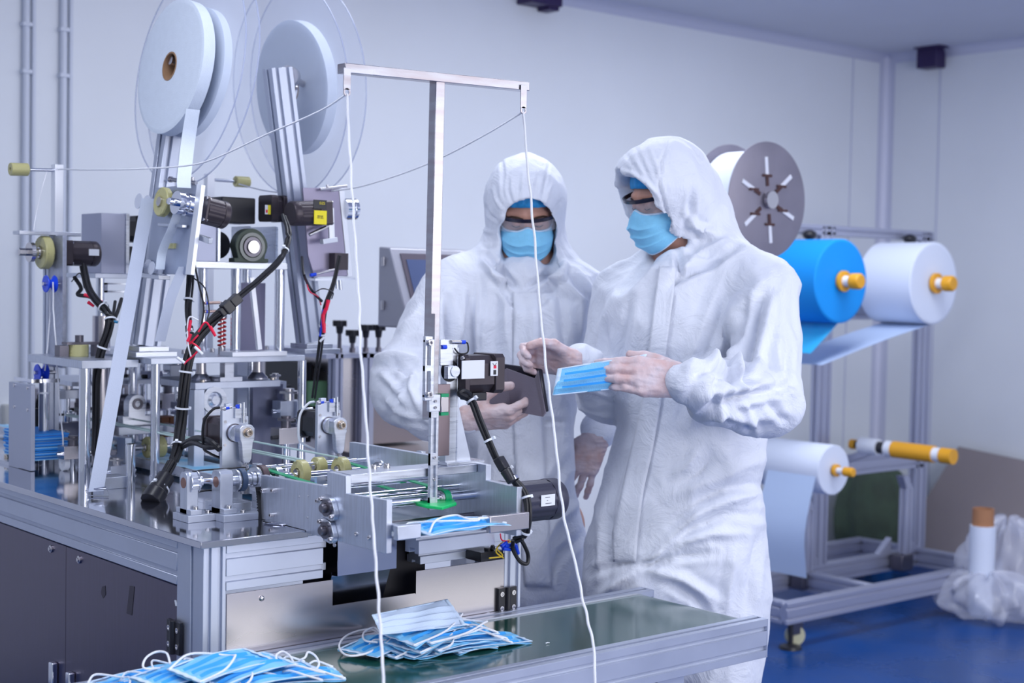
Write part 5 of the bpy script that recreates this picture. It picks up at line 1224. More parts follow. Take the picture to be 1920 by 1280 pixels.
def tape_roll(c, ax, r, ri, w_, label, name='tape_roll', mtl=TAPE):
    M = frame(c, ax, VZ); t = thing(name, label, 'roll', c)
    m = MB(); prof = [(ri+.004, 0)]
    for i in range(1, 25): prof.append((ri+.004+(r-ri-.005)*i/25, -.0005*(i % 2)))
    prof += [(r, .001), (r, w_-.001), (ri+.004, w_), (ri+.004, 0)]
    m.lathe(prof, M, 96, False); m.build('wound_tape', mtl, t)
    m = MB(); m.ring(M, ri+.004, ri, -.001, w_+.001, 48); m.build('cardboard_core', CARD, t); return t, M
axr = V(1, 0, -.13).normalized()
# left reel: photo centre (318,118)
cL = at(318, 124, 3.42); cLh = at(322, 113, 3.435)
Rl = .158
tape_roll(cL-axr*.0, axr, Rl, .030, .030, 'big roll of white nonwoven tape with brown core on the left arm', mtl=TAPE)
flange(cL+axr*.045, axr, .262, 'large clear disc behind the left tape roll')
tape_roll(cL+axr*.055, axr, Rl*.97, .030, .022, 'white tape roll seen through the clear disc behind the left roll')
flange(cL-axr*.0+axr*.080, axr, .262, 'second large clear disc on the left arm, furthest from the camera')
m = MB(); m.cyl(cLh, cLh+axr*.10, .007); m.cyl(cLh-axr*.004, cLh+axr*.006, .011); o = tag(m.build('reel_spindle', BOLT), 'steel spindle with round cap showing inside the left roll core', 'spindle')
# right reel: photo centre (548,165)
cR_ = at(551, 165, 3.92)
axq = V(1, 0, .10).normalized()
tape_roll(cR_-axq*.01, axq, .176, .036, .032, 'big roll of white nonwoven tape behind the right arm', mtl=TAPE)
flange(cR_-axq*.020, axq, .285, 'large clear disc in front of the right tape roll')
flange(cR_+axq*.034, axq, .285, 'large clear disc behind the right tape roll')
p = ony(545, 150, YA+.01); m = MB(); m.cyl(ony(538, 140, YA), cR_+axq*.05, .009); m.cyl(ony(540, 142, YA+.026), ony(545, 144, YA+.06), .026, n=30); tag(m.build('reel_spindle', BOLT), 'steel hub fixed to the top of the right leaning arm', 'spindle')

def tri_plate(pts, th, name, mt, parent, n):     # polygon given by world points, extruded along n
    P = [Vector(p) for p in pts]; n = Vector(n); k = len(P)
    m = MB(); m.add(P+[p+n*th for p in P], [tuple(range(k-1, -1, -1)), tuple(range(k, 2*k))]+[(i, (i+1) % k, k+(i+1) % k, k+i) for i in range(k)]); return m.build(name, mt, parent, bevel=.0008)
def plane_pt(px, py, o, n):
    r = ray(px, py); return CAM+r*((o-CAM).dot(n)/r.dot(n))
# left feeder: tilted plate, knurled silver roller, amber roller, brown gear motor behind
nL = V(-aL[3].z, 0, aL[3].x).normalized(); o_ = ony(330, 430, YS0-.06); PP = lambda x, y, k=0: plane_pt(x, y, o_+nL*k, nL)
fl = thing('tape_feeder', 'left tape feeder: tilted plate with silver knob roller and amber roller', 'tape feeder', tuple(o_))
tri_plate([PP(290, 352), PP(371, 345), PP(350, 514), PP(275, 512)], .009, 'tilted_plate', mat('feeder_plate', (.42, .47, .60), .7, .35, noise=.08, nscale=10), fl, -nL)
tri_plate([PP(369, 345, .02), PP(378, 346, .02), PP(357, 515, .02), PP(347, 514, .02)], .010, 'edge_bar', MATS['bright_aluminium'], fl, -nL)
M = frame(PP(312, 378, .012), nL); m = MB(); 
roller(fl, PP(312, 380, .008), nL, .034, .016, YEL, 'amber_roller')
m = MB(); m.lathe([(.0005, -.01), (.026, -.01), (.026, .006), (.023, .008), (.023, .014), (.026, .016), (.026, .030), (.008, .030), (.008, .046), (.0075, .047), (.0005, .047)], frame(PP(352, 384, .010), nL), 40, False); m.build('silver_roller', CHROME, fl)
m = MB(); m.cyl(PP(318, 377, .02), PP(318, 377, .05), .0085, n=6); m.build('hex_knob', BOLT, fl)
m = MB(); a, c_ = PP(318, 336, .03), PP(368, 343, .0); m.cyl(a, c_, .005, n=16); m.cyl(a, a+(c_-a)*.08, .007, n=16); m.build('top_guide_rod', BOLT, fl)
m = MB(); a = PP(355, 338, .01); m.bolt(a, VZ, .004, .010); m.bolt(a+V(.008, 0, 0), VZ, .004, .008); m.build('bolt', BOLT, fl)
m = MB(); m.lathe([(.0005, 0), (.018, 0), (.018, .002), (.006, .003), (.006, .020), (.018, .021), (.018, .023), (.0005, .023)], frame(PP(276, 380, .01), nL), 30, False); m.build('clear_guide_wheel', mat('frosted_plastic', (.72, .76, .88), 0, .3, alpha=.7), fl)
for (px, py) in ((278, 500), (300, 505)):
    m = MB(); m.lathe([(.0005, 0), (.017, 0), (.017, .003), (.005, .006), (.005, .016), (.015, .020), (.015, .022), (.0005, .022)], frame(PP(px, py, .004), nL), 30, False); m.build('guide_wheel', MATS['frosted_plastic'], fl)
m = MB(); a, c_ = PP(300, 421, .01), PP(346, 424, .01); m.bar(a, c_, .012, .007, VZ); m.bar(PP(361, 440), PP(395, 452), .010, .012, VZ); m.build('block', MACH, fl, bevel=.0008)
m = MB(); a, c_ = PP(261, 514, .01), PP(308, 520, .0); m.bar(a, c_, .03, .010, VZ); m.build('lower_bracket', MACH, fl, bevel=.0008)
m = MB(); a, c_ = PP(312, 461, .0), PP(330, 461, .0); m.bar(a, c_, .010, .012, VZ); m.build('amber_block', YEL, fl)
axm = (-nL*1.0+V(0, 0, -.05)).normalized()
gearmotor(fl, PP(376, 392, -.010), axm, .031, .058, .058, .006, 'gear_motor', fins=16)
# tape paths
tp = [PP(362, 205, .02), PP(352, 270, .015), PP(345, 335, .03)]
m = MB(); m.ribbon(tp+[PP(345, 352, .032)], VX*.034, .0008, 6); m.build
tag(m.build('tape_strip', TAPE), 'white tape running from the left roll down to its feeder', 'tape')
m = MB(); m.ribbon([PP(335, 395, .022), PP(322, 430, .02), PP(305, 470, .02), PP(300, 505, .022)], VX*.022, .0008, 6); tag(m.build('tape_strip', TAPE), 'thin white tape coming off the silver roller to the guide wheels', 'tape')
e0 = onz(180, 905, ZT+.03)
m = MB(); s_ = PP(278, 372, .03); e_ = V(e0.x, e0.y, ZT+.012); m.ribbon([s_, s_.lerp(e_, .3), s_.lerp(e_, .65), e_], VX*.034, .0009, 4); tag(m.build('tape_strip', mat('grey_white_tape', (.50, .55, .68), 0, .7, bump=.15, bscale=400)), 'long grey white tape slanting down to the wire clip on the table', 'tape')
m = MB(); m.ribbon([PP(345, 500, .0), PP(320, 560, .02), PP(300, 640, .03)], VX*.026, .0009, 4); tag(m.build('tape_strip', MATS['grey_white_tape']), 'white tape hanging below the left feeder in front of its arm', 'tape')
m = MB(); q = V(e0.x, e0.y, ZT+.005)
m.tube([q+V(-.016, .01, .012), q+V(.02, -.012, .012), q+V(.022, -.014, -.002), q+V(-.012, .008, -.002), q+V(-.018, .012, .008), q+V(.018, -.010, .016)], .0016, 6); tag(m.build('wire_clip', CHROME), 'bent wire clip holding the slanting tape end on the table', 'clip')
bb = onz(235, 912, ZT); m = MB(); m.box((bb.x-.060, bb.y-.02, ZT), (bb.x, bb.y+.035, ZT+.026)); tag(m.build('tape_end_block', MACH2, bevel=.001), 'aluminium block on the table at the end of the slanting tape', 'block')
# right feeder: purple grey plate seen edge on with brown gear motor and yellow label
nR = V(aR[3].z, 0, -aR[3].x).normalized(); o2 = ony(600, 440, YS0+.0); QQ = lambda x, y, k=0: plane_pt(x, y, o2+V(0, k, 0), V(0, 1, 0))
fr = thing('tape_feeder', 'right tape feeder with yellow stickered gear motor and silver roller behind the cord', 'tape feeder', tuple(o2))
PUR = mat('mauve_grey_plate', (.34, .31, .42), .7, .32, noise=.06, nscale=6)
tri_plate([QQ(568, 352), QQ(636, 352), QQ(653, 517), QQ(590, 519), QQ(578, 480)], .006, 'back_plate', PUR, fr, V(0, 1, 0))
tri_plate([QQ(634, 352), QQ(645, 352), QQ(662, 518), QQ(651, 518)], .03, 'edge_bar', MATS['bright_aluminium'], fr, V(0, 1, 0))
am = V(-1, 0, -.06).normalized()
gearmotor(fr, QQ(612, 399, -.035), am, .030, .070, .060, .034, 'gear_motor', fins=16)
a, c_ = QQ(589, 394, -.0662), QQ(612, 421, -.0662); 
m = MB(); m.box((a.x, a.y-.0012, c_.z), (c_.x, a.y+.001, a.z)); lb = m.build('yellow_label', mat('yellow_label', (.85, .72, .02), 0, .5), fr)
a, c_ = QQ(588, 374, -.0662), QQ(612, 392, -.0662); m = MB(); m.box((a.x, a.y-.0012, c_.z), (c_.x, a.y+.001, a.z)); lb2 = m.build('black_label', BLACKP, fr)
text_obj('DZS', .0085, facing(((a.x*.35+c_.x*.65), a.y-.0014, (a.z*.62+c_.z*.38)), -VY), MATS['yellow_label'], lb2)
text_obj('调速电机\n100V 50Hz', .0042, facing(QQ(600.5, 407, -.0676), -VY), BLACKP, lb)
m = MB(); m.lathe([(.0005, 0), (.027, 0), (.027, .016), (.024, .018), (.024, .024), (.027, .026), (.027, .034), (.010, .036), (.0005, .036)], frame(QQ(643, 392, .01), V(1, 0, .05)), 40, False); m.build('silver_roller', CHROME, fr)
m = MB(); m.cyl(QQ(600, 355, -.01), QQ(650, 349, -.01), .004, n=14); m.bolt(QQ(614, 352, -.01), VZ, .004, .008); m.build('top_guide_rod', BOLT, fr)
m = MB(); a, c_ = QQ(620, 390, -.03), QQ(622, 450, -.03); m.bar(a, c_+V(0, 0, -.005), .006, .016, VX); m.bar(QQ(603, 453, -.035), QQ(630, 449, -.03), .014, .012, VZ); m.build('lever_arm', MATS['bright_aluminium'], fr, bevel=.0008)
m = MB(); m.cyl(QQ(580, 440, -.03), QQ(615, 424, -.03), .0042); m.cyl(QQ(582, 516, -.03), QQ(628, 505, -.03), .0032); m.build('rod', BOLT, fr)
m = MB(); m.cyl(QQ(582, 516, -.031), QQ(592, 514, -.031), .0042); m.build('blue_ring', BLUEP, fr)
m = MB(); a, c_ = QQ(626, 474, -.02), QQ(651, 506, -.02); m.box((a.x, a.y-.005, c_.z), (c_.x, a.y+.02, a.z)); m.build('black_switch', MOTOR, fr, bevel=.001)
m = MB(); m.cyl(QQ(637, 520, 0), QQ(639, 543, 0), .004); m.cyl(QQ(631, 520, 0), QQ(632, 541, 0), .004); m.bar(QQ(585, 524, 0), QQ(660, 522, 0), .03, .006, VZ); m.build('lower_pin', MACH, fr)
# ================================================================ rear left station: second deck, second feeder, clutter between the decks
FR_ = MATS['bright_aluminium']
rs = thing('rear_press', 'rear press deck at the left with grey gearbox on chrome posts', 'press', (.24, .85, ZT))
zE = onx(156, 676, .14).z
m = MB(); m.box((.135, .82, zE-.018), (xa_-.003, 1.13, zE)); m.box((xa_-.004, 1.128, zE-.018), (.60, 1.134, zE)); m.box((.42, 1.135, zE-.018), (.60, 1.45, zE)); m.build('lower_deck', MACH2, rs, bevel=.001)
for (x, y, r) in ((.154, .845, .013), (.45, 1.42, .012), (.58, 1.42, .012), (.58, 1.18, .012)):
    m = MB(); m.cyl((x, y, ZT), (x, y, zE-.018), r, n=30); m.build('guide_post', CHROME, rs)
zG = ony(220, 513, 1.20).z; xg0, xg1 = ony(178, 518, 1.20).x, ony(262, 518, 1.20).x
m = MB(); m.box((xg0, 1.20, zG-.012), (xg1+.06, 1.42, zG)); m.build('upper_deck', MACH2, rs, bevel=.001)
for px in (188, 250):
    x = ony(px, 560, 1.23).x; m = MB(); m.cyl((x, 1.23, ZT), (x, 1.23, zG-.012), .011); m.build('guide_post', CHROME, rs)
m = MB(); x = ony(190, 640, 1.15).x; m.cyl((x, 1.15, ZT), (x, 1.15, ony(190, 592, 1.15).z), .022, n=32); m.build('air_cylinder', BRUSHED, rs)
a, c_ = ony(190, 399, 1.22), ony(241, 511, 1.22)
m = MB(); m.box((a.x, 1.22, zG), (c_.x-.010, 1.34, a.z)); m.build('grey_gearbox', MATS['grey_anodised_box'], rs, bevel=.001)
m = MB(); m.box((c_.x-.010, 1.215, zG), (c_.x, 1.345, a.z+.002)); m.build('face_plate', MACH, rs, bevel=.001)
stepper(rs, (c_.x+.001, 1.28, a.z-.036), VX, .070, .06, 'motor_body')
m = MB(); m.cyl((c_.x+.018, 1.30, zG+.036), (c_.x+.018, 1.24, zG+.036), .036, n=30); m.build('drum', BLACKP, rs, bevel=.002)
m = MB(); a, c_ = ony(196, 530, 1.0), ony(268, 549, 1.0); m.box((a.x, 1.0, c_.z), (c_.x, 1.004, c_.z+.005)); m.box((a.x, 1.0, a.z-.004), (c_.x, 1.004, a.z)); m.box((a.x, 1.0, c_.z), (a.x+.008, 1.004, a.z)); m.box((c_.x-.03, 1.0, c_.z), (c_.x, 1.004, a.z)); m.build('slotted_bracket', MACH, rs)
# amber block tool on the rear deck
a = ony(147, 650, 1.0); m = MB(); m.cyl((a.x, 1.0, zE), (a.x, 1.0, zE+.028), .024, n=20); tag(m.build('amber_block', YEL, bevel=.001), 'yellow translucent block clamped on the rear deck at the left', 'block')
m = MB(); m.box((a.x-.035, .985, zE+.028), (a.x+.05, 1.015, zE+.034)); m.cyl((a.x+.002, 1.0, zE+.034), (a.x+.002, 1.0, zE+.05), .010); m.box((a.x-.05, .99, zE), (a.x-.028, 1.02, zE+.026)); m.box((a.x+.035, .99, zE), (a.x+.05, 1.01, zE+.028)); tag(m.build('clamp_bar', DARKST), 'dark clamp bar over the yellow block on the rear deck', 'clamp')
# rear left feeder
lf = thing('tape_feeder', 'left-edge feeder: upright plate with big yellow roller and brown gear motor', 'tape feeder', (.2, 1.1, ZT))
xq = .200; pf0, pf1 = onx(117, 600, xq), onx(62, 600, xq); zt0, zt1 = onx(117, 441, xq).z, onx(117, 690, xq).z
pt = onx(62, 505, xq)
m = MB(); m.box((xq, pf0.y, zt1), (xq+.010, pf0.y+.085, zt0)); m.build('upright_plate', mat('speckled_grey_plate', (.44, .47, .58), .6, .4, noise=.15, nscale=90), lf, bevel=.0008)
m = MB(); m.slot((xq+.012, pf0.y+.095, ZT), (xq+.012, pf0.y+.095, zt0-.06), .03, .03, VX, dp=.005); m.build('profile_post', ALU, lf)
c0 = onx(75, 473, xq-.03)
roller(lf, c0, VX, .0405, .022, YEL, 'amber_roller')
m = MB(); m.lathe([(.0005, 0), (.024, 0), (.024, .010), (.010, .012), (.010, .03), (.0005, .03)], frame(c0+V(-.028, 0, 0), VX), 32, False); m.cyl(c0+V(-.052, 0, 0), c0+V(-.028, 0, 0), .009, n=6); m.build('silver_knob', BOLT, lf)
m = MB(); m.cyl(c0+V(.024, 0, 0), c0+V(.034, 0, 0), .020); m.build('black_hub', BLACKP, lf)
c1 = V(xq+.012, c0.y-.003, c0.z)
gearmotor(lf, c1, VX, .031, .075, .062, .028, 'gear_motor', fins=12)
pl = ony(176, 473, c0.y-.034); m = MB(); m.cbox((pl.x, c0.y-.0345, pl.z), (.026, .003, .016)); m.build('rating_plate', PAPER, lf)
tb0, tb1 = ony(30, 437, c0.y), ony(146, 437, c0.y)
m = MB(); m.box((tb0.x, c0.y-.02, zt0), (tb1.x, c0.y+.02, zt0+.009)); m.build('top_bar', MACH, lf, bevel=.001)
m = MB(); w0_, w1_ = ony(103, 380, c0.y-.01), ony(119, 380, c0.y-.01); ztp = ony(110, 308, c0.y-.01).z
m.box((w0_.x, c0.y-.01, zt0+.009), (w1_.x, c0.y+.014, ztp)); m.build('upright_post', FR_, lf, bevel=.0008)
ra, rb = ony(56, 318, c0.y), ony(104, 319, c0.y)
m = MB(); m.cyl(ra, rb, .0042); m.build('rod', CHROME, lf)
roller(lf, ony(19, 317, c0.y), (ra-ony(19, 317, c0.y)).normalized(), .0155, .043, YEL, 'amber_end_roller', False)
def blue_pulley(c, label):
    m = MB(); m.lathe([(.005, -.012), (.020, -.012), (.021, -.010), (.010, -.002), (.010, .002), (.021, .010), (.020, .012), (.005, .012)], frame(c, VX), 32, False); o = m.build('cord_pulley', BLUEP); tag(o, label, 'pulley')
    m = MB(); m.cyl((c[0]-.016, c[1], c[2]), (c[0]+.03, c[1], c[2]), .0045); m.build('axle', BOLT, o).location = (0, 0, 0)
    o.children[0].location = -V(0, 0, 0)
    return o
def blue_pulley(c, label):
    t = thing('cord_pulley', label, 'pulley', c)
    m = MB(); m.lathe([(.005, -.012), (.020, -.012), (.021, -.010), (.010, -.002), (.010, .002), (.021, .010), (.020, .012), (.005, .012)], frame(c, VX), 32, False); m.build('wheel', BLUEP, t)
    m = MB(); m.cyl(V(*c)-VX*.018, V(*c)+VX*.035, .0045); m.build('axle', BOLT, t); return t
up = onx(94, 532, xq-.022); lp = onx(78, 698, xq-.022)
blue_pulley(up, 'blue grooved cord pulley below the big yellow roller at the left')
blue_pulley(lp, 'lower blue cord pulley just above the chrome post at the left')
# chrome post, bracket, grey plate, blue stack
m = MB(); m.cyl((.17, 1.113, ZT), (.17, 1.113, onx(82, 716, .17).z), .0125, n=30); m.box((.13, 1.09, onx(82, 716, .17).z), (.20, 1.20, onx(82, 716, .17).z+.009)); m.build
tag(m.build('support_post', CHROME), 'chrome post with a small top bracket nearest the left edge of the table', 'post')
pa, pb = onx(22, 716, .11), onx(57, 905, .11)
m = MB(); m.box((.11, pb.y, ZT+.001), (.121, pb.y+.135, pa.z)); 
t = thing('guard_plate', 'grey upright guard plate at the left edge beside the blue mask stack', 'plate', (.115, pb.y+.05, ZT)); m.build('plate', mat('guard_plate_grey', (.42, .45, .56), .6, .35), t, bevel=.001)
m = MB()
for px, py in ((27, 722), (52, 727), (27, 762), (52, 768)): p = onx(px, py, .11); m.lathe([(.004, 0), (.004, .002), (.0005, .002)], frame(p, -VX), 12)
m.build('screw', BOLT, t)
m = MB(); b0_ = onz(20, 868, ZT); m.box((b0_.x-.02, b0_.y-.10, ZT), (b0_.x+.05, b0_.y+.12, ZT+.008)); m.build('foot_rail', MACH, t)
m = MB()
for px in (13, 34): p = onz(px, 858, ZT+.01); m.bolt((p.x, p.y, ZT+.008), VZ, .007, .010)
m.build('bolt', MATS['brass_tinted_steel'], t)
rr = random.Random(5)
MB1 = mat('stack_blue', (.02, .25, .75), 0, .6); MB2 = mat('stack_pale_blue', (.25, .55, .88), 0, .6)
ss = onx(0, 800, .13); nst = 26
SL = ['bottom mask of the neat blue stack behind the grey guard plate']+['face mask number %s from the bottom of the neat stack behind the guard plate' % w for w in ('two','three','four','five','six','seven','eight','nine','ten','eleven','twelve','thirteen','fourteen','fifteen','sixteen','seventeen','eighteen','nineteen','twenty','twenty one','twenty two','twenty three','twenty four','twenty five')]+['top mask of the neat blue stack behind the grey guard plate']
for k in range(nst):
    m = MB(); z = ZT+.022+k*(ss.z-ZT-.022)/nst; dx, dy = rr.uniform(-.003, .003), rr.uniform(-.004, .004)
    m.box((.125+dx, pb.y+.02+dy, z), (.215+dx, pb.y+.20+dy, z+.0030))
    tag(m.build('face_mask', MB1 if k % 3 else MB2), SL[k], 'mask', 'stacked masks behind the guard plate')
# post with yellow roller behind the gearbox
pr_ = thing('cord_guide_post', 'rear upright post carrying a rod with a yellow end roller, between the two arms', 'post', (ony(395, 360, 1.25).x, 1.25, zG))
a, c_ = ony(389, 325, 1.25), ony(402, 400, 1.25); m = MB(); m.box((a.x, 1.25, zE), (c_.x, 1.27, a.z)); m.build('upright_post', FR_, pr_, bevel=.0008)
m = MB(); m.cyl(ony(402, 337, 1.26), ony(442, 340, 1.26), .004); m.build('rod', CHROME, pr_)
roller(pr_, ony(441, 340, 1.26), VX, .0150, .042, YEL, 'amber_end_roller', False)

# ---------------- things between the decks and on the table behind
def clutter_pillow(px, py, y, s_, label):
    p = ony(px, py, y); t = thing('bearing_stand', label, 'bearing', (p.x, y, ZT))
    m = MB(); m.prism([(p.x-.040*s_, p.z-.055*s_), (p.x+.055*s_, p.z-.055*s_), (p.x+.055*s_, p.z-.03*s_), (p.x+.022*s_, p.z-.03*s_)]+[(p.x+.024*s_*math.cos(PI*i/12), p.z+.024*s_*math.sin(PI*i/12)) for i in range(13)]+[(p.x-.024*s_, p.z-.03*s_), (p.x-.04*s_, p.z-.03*s_)], Matrix(((1, 0, 0, 0), (0, 0, 1, y), (0, 1, 0, 0), (0, 0, 0, 1))), .03); m.build('housing', MACH, t, bevel=.001)
    m = MB(); m.ring(frame((p.x, y-.001, p.z), -VY), .014*s_, .008*s_, -.004, .002); m.build('bearing_ring', DARKST, t)
    m = MB(); m.box((p.x-.06, y-.02, p.z-.075*s_), (p.x+.10, y+.10, p.z-.055*s_)); m.build('shelf', MACH2, t, bevel=.001)
    m = MB(); m.box((p.x-.05, y+.07, ZT), (p.x-.035, y+.09, p.z-.075*s_)); m.box((p.x+.075, y+.07, ZT), (p.x+.09, y+.09, p.z-.075*s_)); m.build('block', MACH2, t)
clutter_pillow(258, 757, 1.12, 1.0, 'white-silver bearing stand seen under the deck behind the front post')
m = MB(); p = ony(212, 765, 1.3); m.cyl((p.x-.02, 1.3, p.z), (p.x+.05, 1.3, p.z), .036, n=30); m.cyl((p.x-.04, 1.3, p.z), (p.x+.10, 1.3, p.z), .012); tag(m.build('dark_roller', DARKST), 'dark steel roller under the rear deck', 'roller')
p = ony(303, 782, 1.15); q = ony(333, 818, 1.15)
for k in (0, 1):
    m = MB(); w_ = (q.x-p.x)/2; m.box((p.x+w_*k+.001*k, 1.15, q.z), (p.x+w_*(k+1)-.001, 1.20, p.z)); m.build
    tag(m.build('wood_block', mat('brown_block', (.20, .07, .025), 0, .45, noise=.3, nscale=30)), ['left of the two brown blocks under the deck', 'right of the two brown blocks under the deck'][k], 'block')
yr = ony(282, 838, .95); ty = thing('transport_roller', 'wide yellow roller on a shaft behind the front chrome post', 'roller', (yr.x, .95, ZT))
roller(ty, (yr.x-.012, .95, yr.z), VX, .026, .045, YEL, 'amber_roller'); m = MB(); m.cyl((yr.x-.06, .95, yr.z), (yr.x+.22, .95, yr.z), .006); m.build('shaft_rod', BOLT, ty)
m = MB(); m.box((yr.x-.075, .93, ZT), (yr.x-.058, .975, yr.z+.028)); m.box((yr.x+.2, .93, ZT), (yr.x+.215, .975, yr.z+.02)); m.build('block', MACH2, ty, bevel=.001)
m = MB(); sp = onz(245, 915, ZT); m.cyl((sp.x, sp.y, ZT), (sp.x, sp.y, ony(245, 832, sp.y).z), .0095, n=26); m.cyl((sp.x, sp.y, ony(245, 832, sp.y).z-.004), (sp.x, sp.y, ony(245, 832, sp.y).z), .0115, n=26); tag(m.build('short_post', CHROME), 'short chrome post standing in front of the yellow roller', 'post')
m = MB()
fb = onz(215, 868, ZT+.02); m.bar((fb.x-.06, fb.y-.02, ZT+.004), (fb.x+.12, fb.y+.10, ZT+.045), .05, .004, VZ); tag(m.build('folding_plow', MACH2), 'sloping sheet metal folding plate lying behind the tape end block', 'plate')
# transport web of masks, guide rails and pale belts running down the table
WEB = mat('mask_web', (.18, .52, .80), 0, .55, noise=.25, nscale=9, col2=(.60, .72, .86))
m = MB(); m.box((.36, .30, ZT+.018), (.47, 1.95, ZT+.021)); tag(m.build('mask_web', WEB), 'strip of joined blue masks running along the table under the decks', 'mask strip')
for k, (x, nm) in enumerate(((.33, 'left'), (.49, 'right'))):
    m = MB(); m.box((x, .30, ZT+.008), (x+.008, 1.95, ZT+.030)); 
    for y in (.35, .7, 1.1, 1.5, 1.9): m.box((x-.002, y, ZT), (x+.010, y+.02, ZT+.03))
    tag(m.build('guide_rail', MACH), nm+' aluminium guide rail beside the running strip of masks', 'rail')
PB = mat('pale_green_round_belt', (.55, .72, .70), 0, .3, alpha=.75)
for k, (px, dz) in enumerate(((553, .026), (567, .026), (632, .026))):
    x = sx(px); b = MB(); b.tube([(x, YB1, ZB1+dz+.004), (x, .95, ZB1+dz+.006), (x, 1.5, ZB1+dz+.004)], .0024, 6); tag(b.build('round_belt', PB), ['pale round belt on the left groove of the nearer yellow roller', 'pale round belt on the right groove of the nearer yellow roller', 'pale round belt on the farther yellow roller'][k], 'belt')
# assorted mechanism seen in the gaps
rr = random.Random(11)
TL = ['tool block just left of the thick cable loom, under the front deck', 'tool block between the front chrome post and the cable loom', 'tool block right behind the thick cable loom, level with the stepper motor top', 'tool block under the rear deck right of the slanting tape', 'tool block under the rear deck, second from the slanting tape', 'tool block just left of the front chrome post top', 'tool block under the left feeder plate beside the falling thin cord', 'tool block just left of the second chrome post from the left', 'low tool block between the two left chrome posts', 'low tool block right of the slanting tape near the table', 'low tool block left of the short chrome post', 'lowest tool block right against the slanting tape', 'lowest tool block just above the tape end block', 'tool block behind the cable loom near the brown blocks', 'tool block just above the brown blocks', 'small tool block right of the left chrome post near the white wheel', 'tool block close above the white wheel', 'tool block behind the wide yellow roller', 'tool block between the slate plate and the right front motor', 'low tool block left of the right front stepper motor', 'tool block behind the right front stepper motor', 'tool block beside the slate plate just under the front deck']
spots = [(335, 690, 1.05), (318, 745, 1.25), (350, 760, 1.0), (205, 700, 1.25), (232, 710, 1.4), (290, 700, 1.3), (130, 735, 1.3), (150, 760, 1.45), (128, 800, 1.3), (205, 850, 1.2), (228, 850, 1.05), (195, 880, 1.0), (222, 878, .9), (345, 800, 1.3), (300, 755, 1.45), (120, 830, 1.2), (140, 842, 1.0), (265, 800, 1.5), (545, 760, .82), (540, 810, .72), (566, 800, .74), (520, 720, .90)]
dirs = ['left', 'right']
for i, (px, py, y) in enumerate(spots):
    p = ony(px, py, y); h = rr.uniform(.03, .06); w_ = rr.uniform(.02, .035); t = thing('tool_carriage', TL[i], 'tool block', (p.x, y, max(ZT, p.z-h)), 'tool blocks under the decks')
    m = MB(); m.box((p.x-w_, y-.01, p.z-h*.5), (p.x+w_, y+.03, p.z+h*.2)); m.build('body', [MACH2, BRUSHED, MATS['slate_steel_plate']][i % 3], t, bevel=.001)
    m = MB(); m.cyl((p.x, y+.01, p.z+h*.2), (p.x, y+.01, p.z+h*.7), w_*.4); m.cyl((p.x, y+.01, p.z+h*.5), (p.x, y+.01, p.z+h*.6), w_*.75, n=6); m.build('spindle', [BOLT, DARKST, CHROME][i % 3], t)
    m = MB(); m.cyl((p.x-w_*1.5, y, p.z-h*.2), (p.x+w_*1.8, y, p.z-h*.2), .005); m.build('cross_pin', [CHROME, BLACKP][i % 2], t)
    m = MB(); m.cyl((p.x, y+.01, ZT-.001), (p.x, y+.01, p.z-h*.5), .006); m.build('stem', CHROME, t)
m = MB(); wz = onz(120, 868, ZT+.018); m.lathe([(.0035, 0), (.018, 0), (.018, .012), (.0035, .012), (.0035, 0)], frame((wz.x-.005, wz.y, ZT+.018), VX), 28, False); tag(m.build('white_cord_wheel', WHITEP), 'small white plastic wheel at the end of the thin cord at the left', 'wheel')
wheelc = V(wz.x, wz.y, ZT+.036)
# a middle shelf between decks at the back
m = MB(); zz = ony(250, 712, 1.25).z; m.box((.30, 1.25, zz-.012), (.70, 1.5, zz)); m.box((.31, 1.44, ZT), (.33, 1.46, zz)); m.box((.66, 1.44, ZT), (.68, 1.46, zz)); tag(m.build('middle_shelf', MACH2, bevel=.001), 'narrow aluminium shelf under the rear deck', 'shelf')
# the far end of the machine
for i, (x, y, h, w_) in enumerate(((.62, 1.62, .16, .04), (.40, 1.75, .13, .03))):
    m = MB(); m.cyl((x, y, ZT), (x, y, ZT+h), w_, n=30); m.cyl((x, y, ZT+h), (x, y, ZT+h+.012), w_*1.1, n=30); tag(m.build('steel_canister', BRUSHED), ['wider steel canister at the rear of the table', 'narrower steel canister at the rear of the table'][i], 'canister')
# ================================================================ cords and cables
def wob(pts, n, a, seed=0):      # lightly crimped elastic
    P = catmull([Vector(p) for p in pts], n); r = random.Random(seed); ph = r.random()*6
    return [p+V(math.sin(i*1.1+ph)*a*.6, 0, 0)+V(0, math.cos(i*.83+ph)*a*.6, 0) for i, p in enumerate(P)]
def cord(pts, label, r=.0024, n=7, a=.0012, seed=0, m=CORD):
    b = MB(); b.tube(wob(pts, n, a, seed), r, 7); return tag(b.build('elastic_cord', m), label, 'cord')
def lerpd(pts, d0, d1):
    n = len(pts)-1; return [at(x, y, d0+(d1-d0)*i/n) for i, (x, y) in enumerate(pts)]
de = (eyes[0]-CAM).dot(CF); dE = (eyes[1]-CAM).dot(CF)
cord([eyes[0]]+lerpd([(654, 250), (659, 340), (664, 420), (669, 500), (674, 580), (675, 640), (681, 720), (687, 800), (692, 880), (697, 950), (702, 1020), (707, 1090), (712, 1160), (716, 1220), (719, 1290), (721, 1380), (722, 1500), (722, 1640)], de-.01, de-.50), 'white elastic cord hanging from the left eyelet of the mast', seed=1)
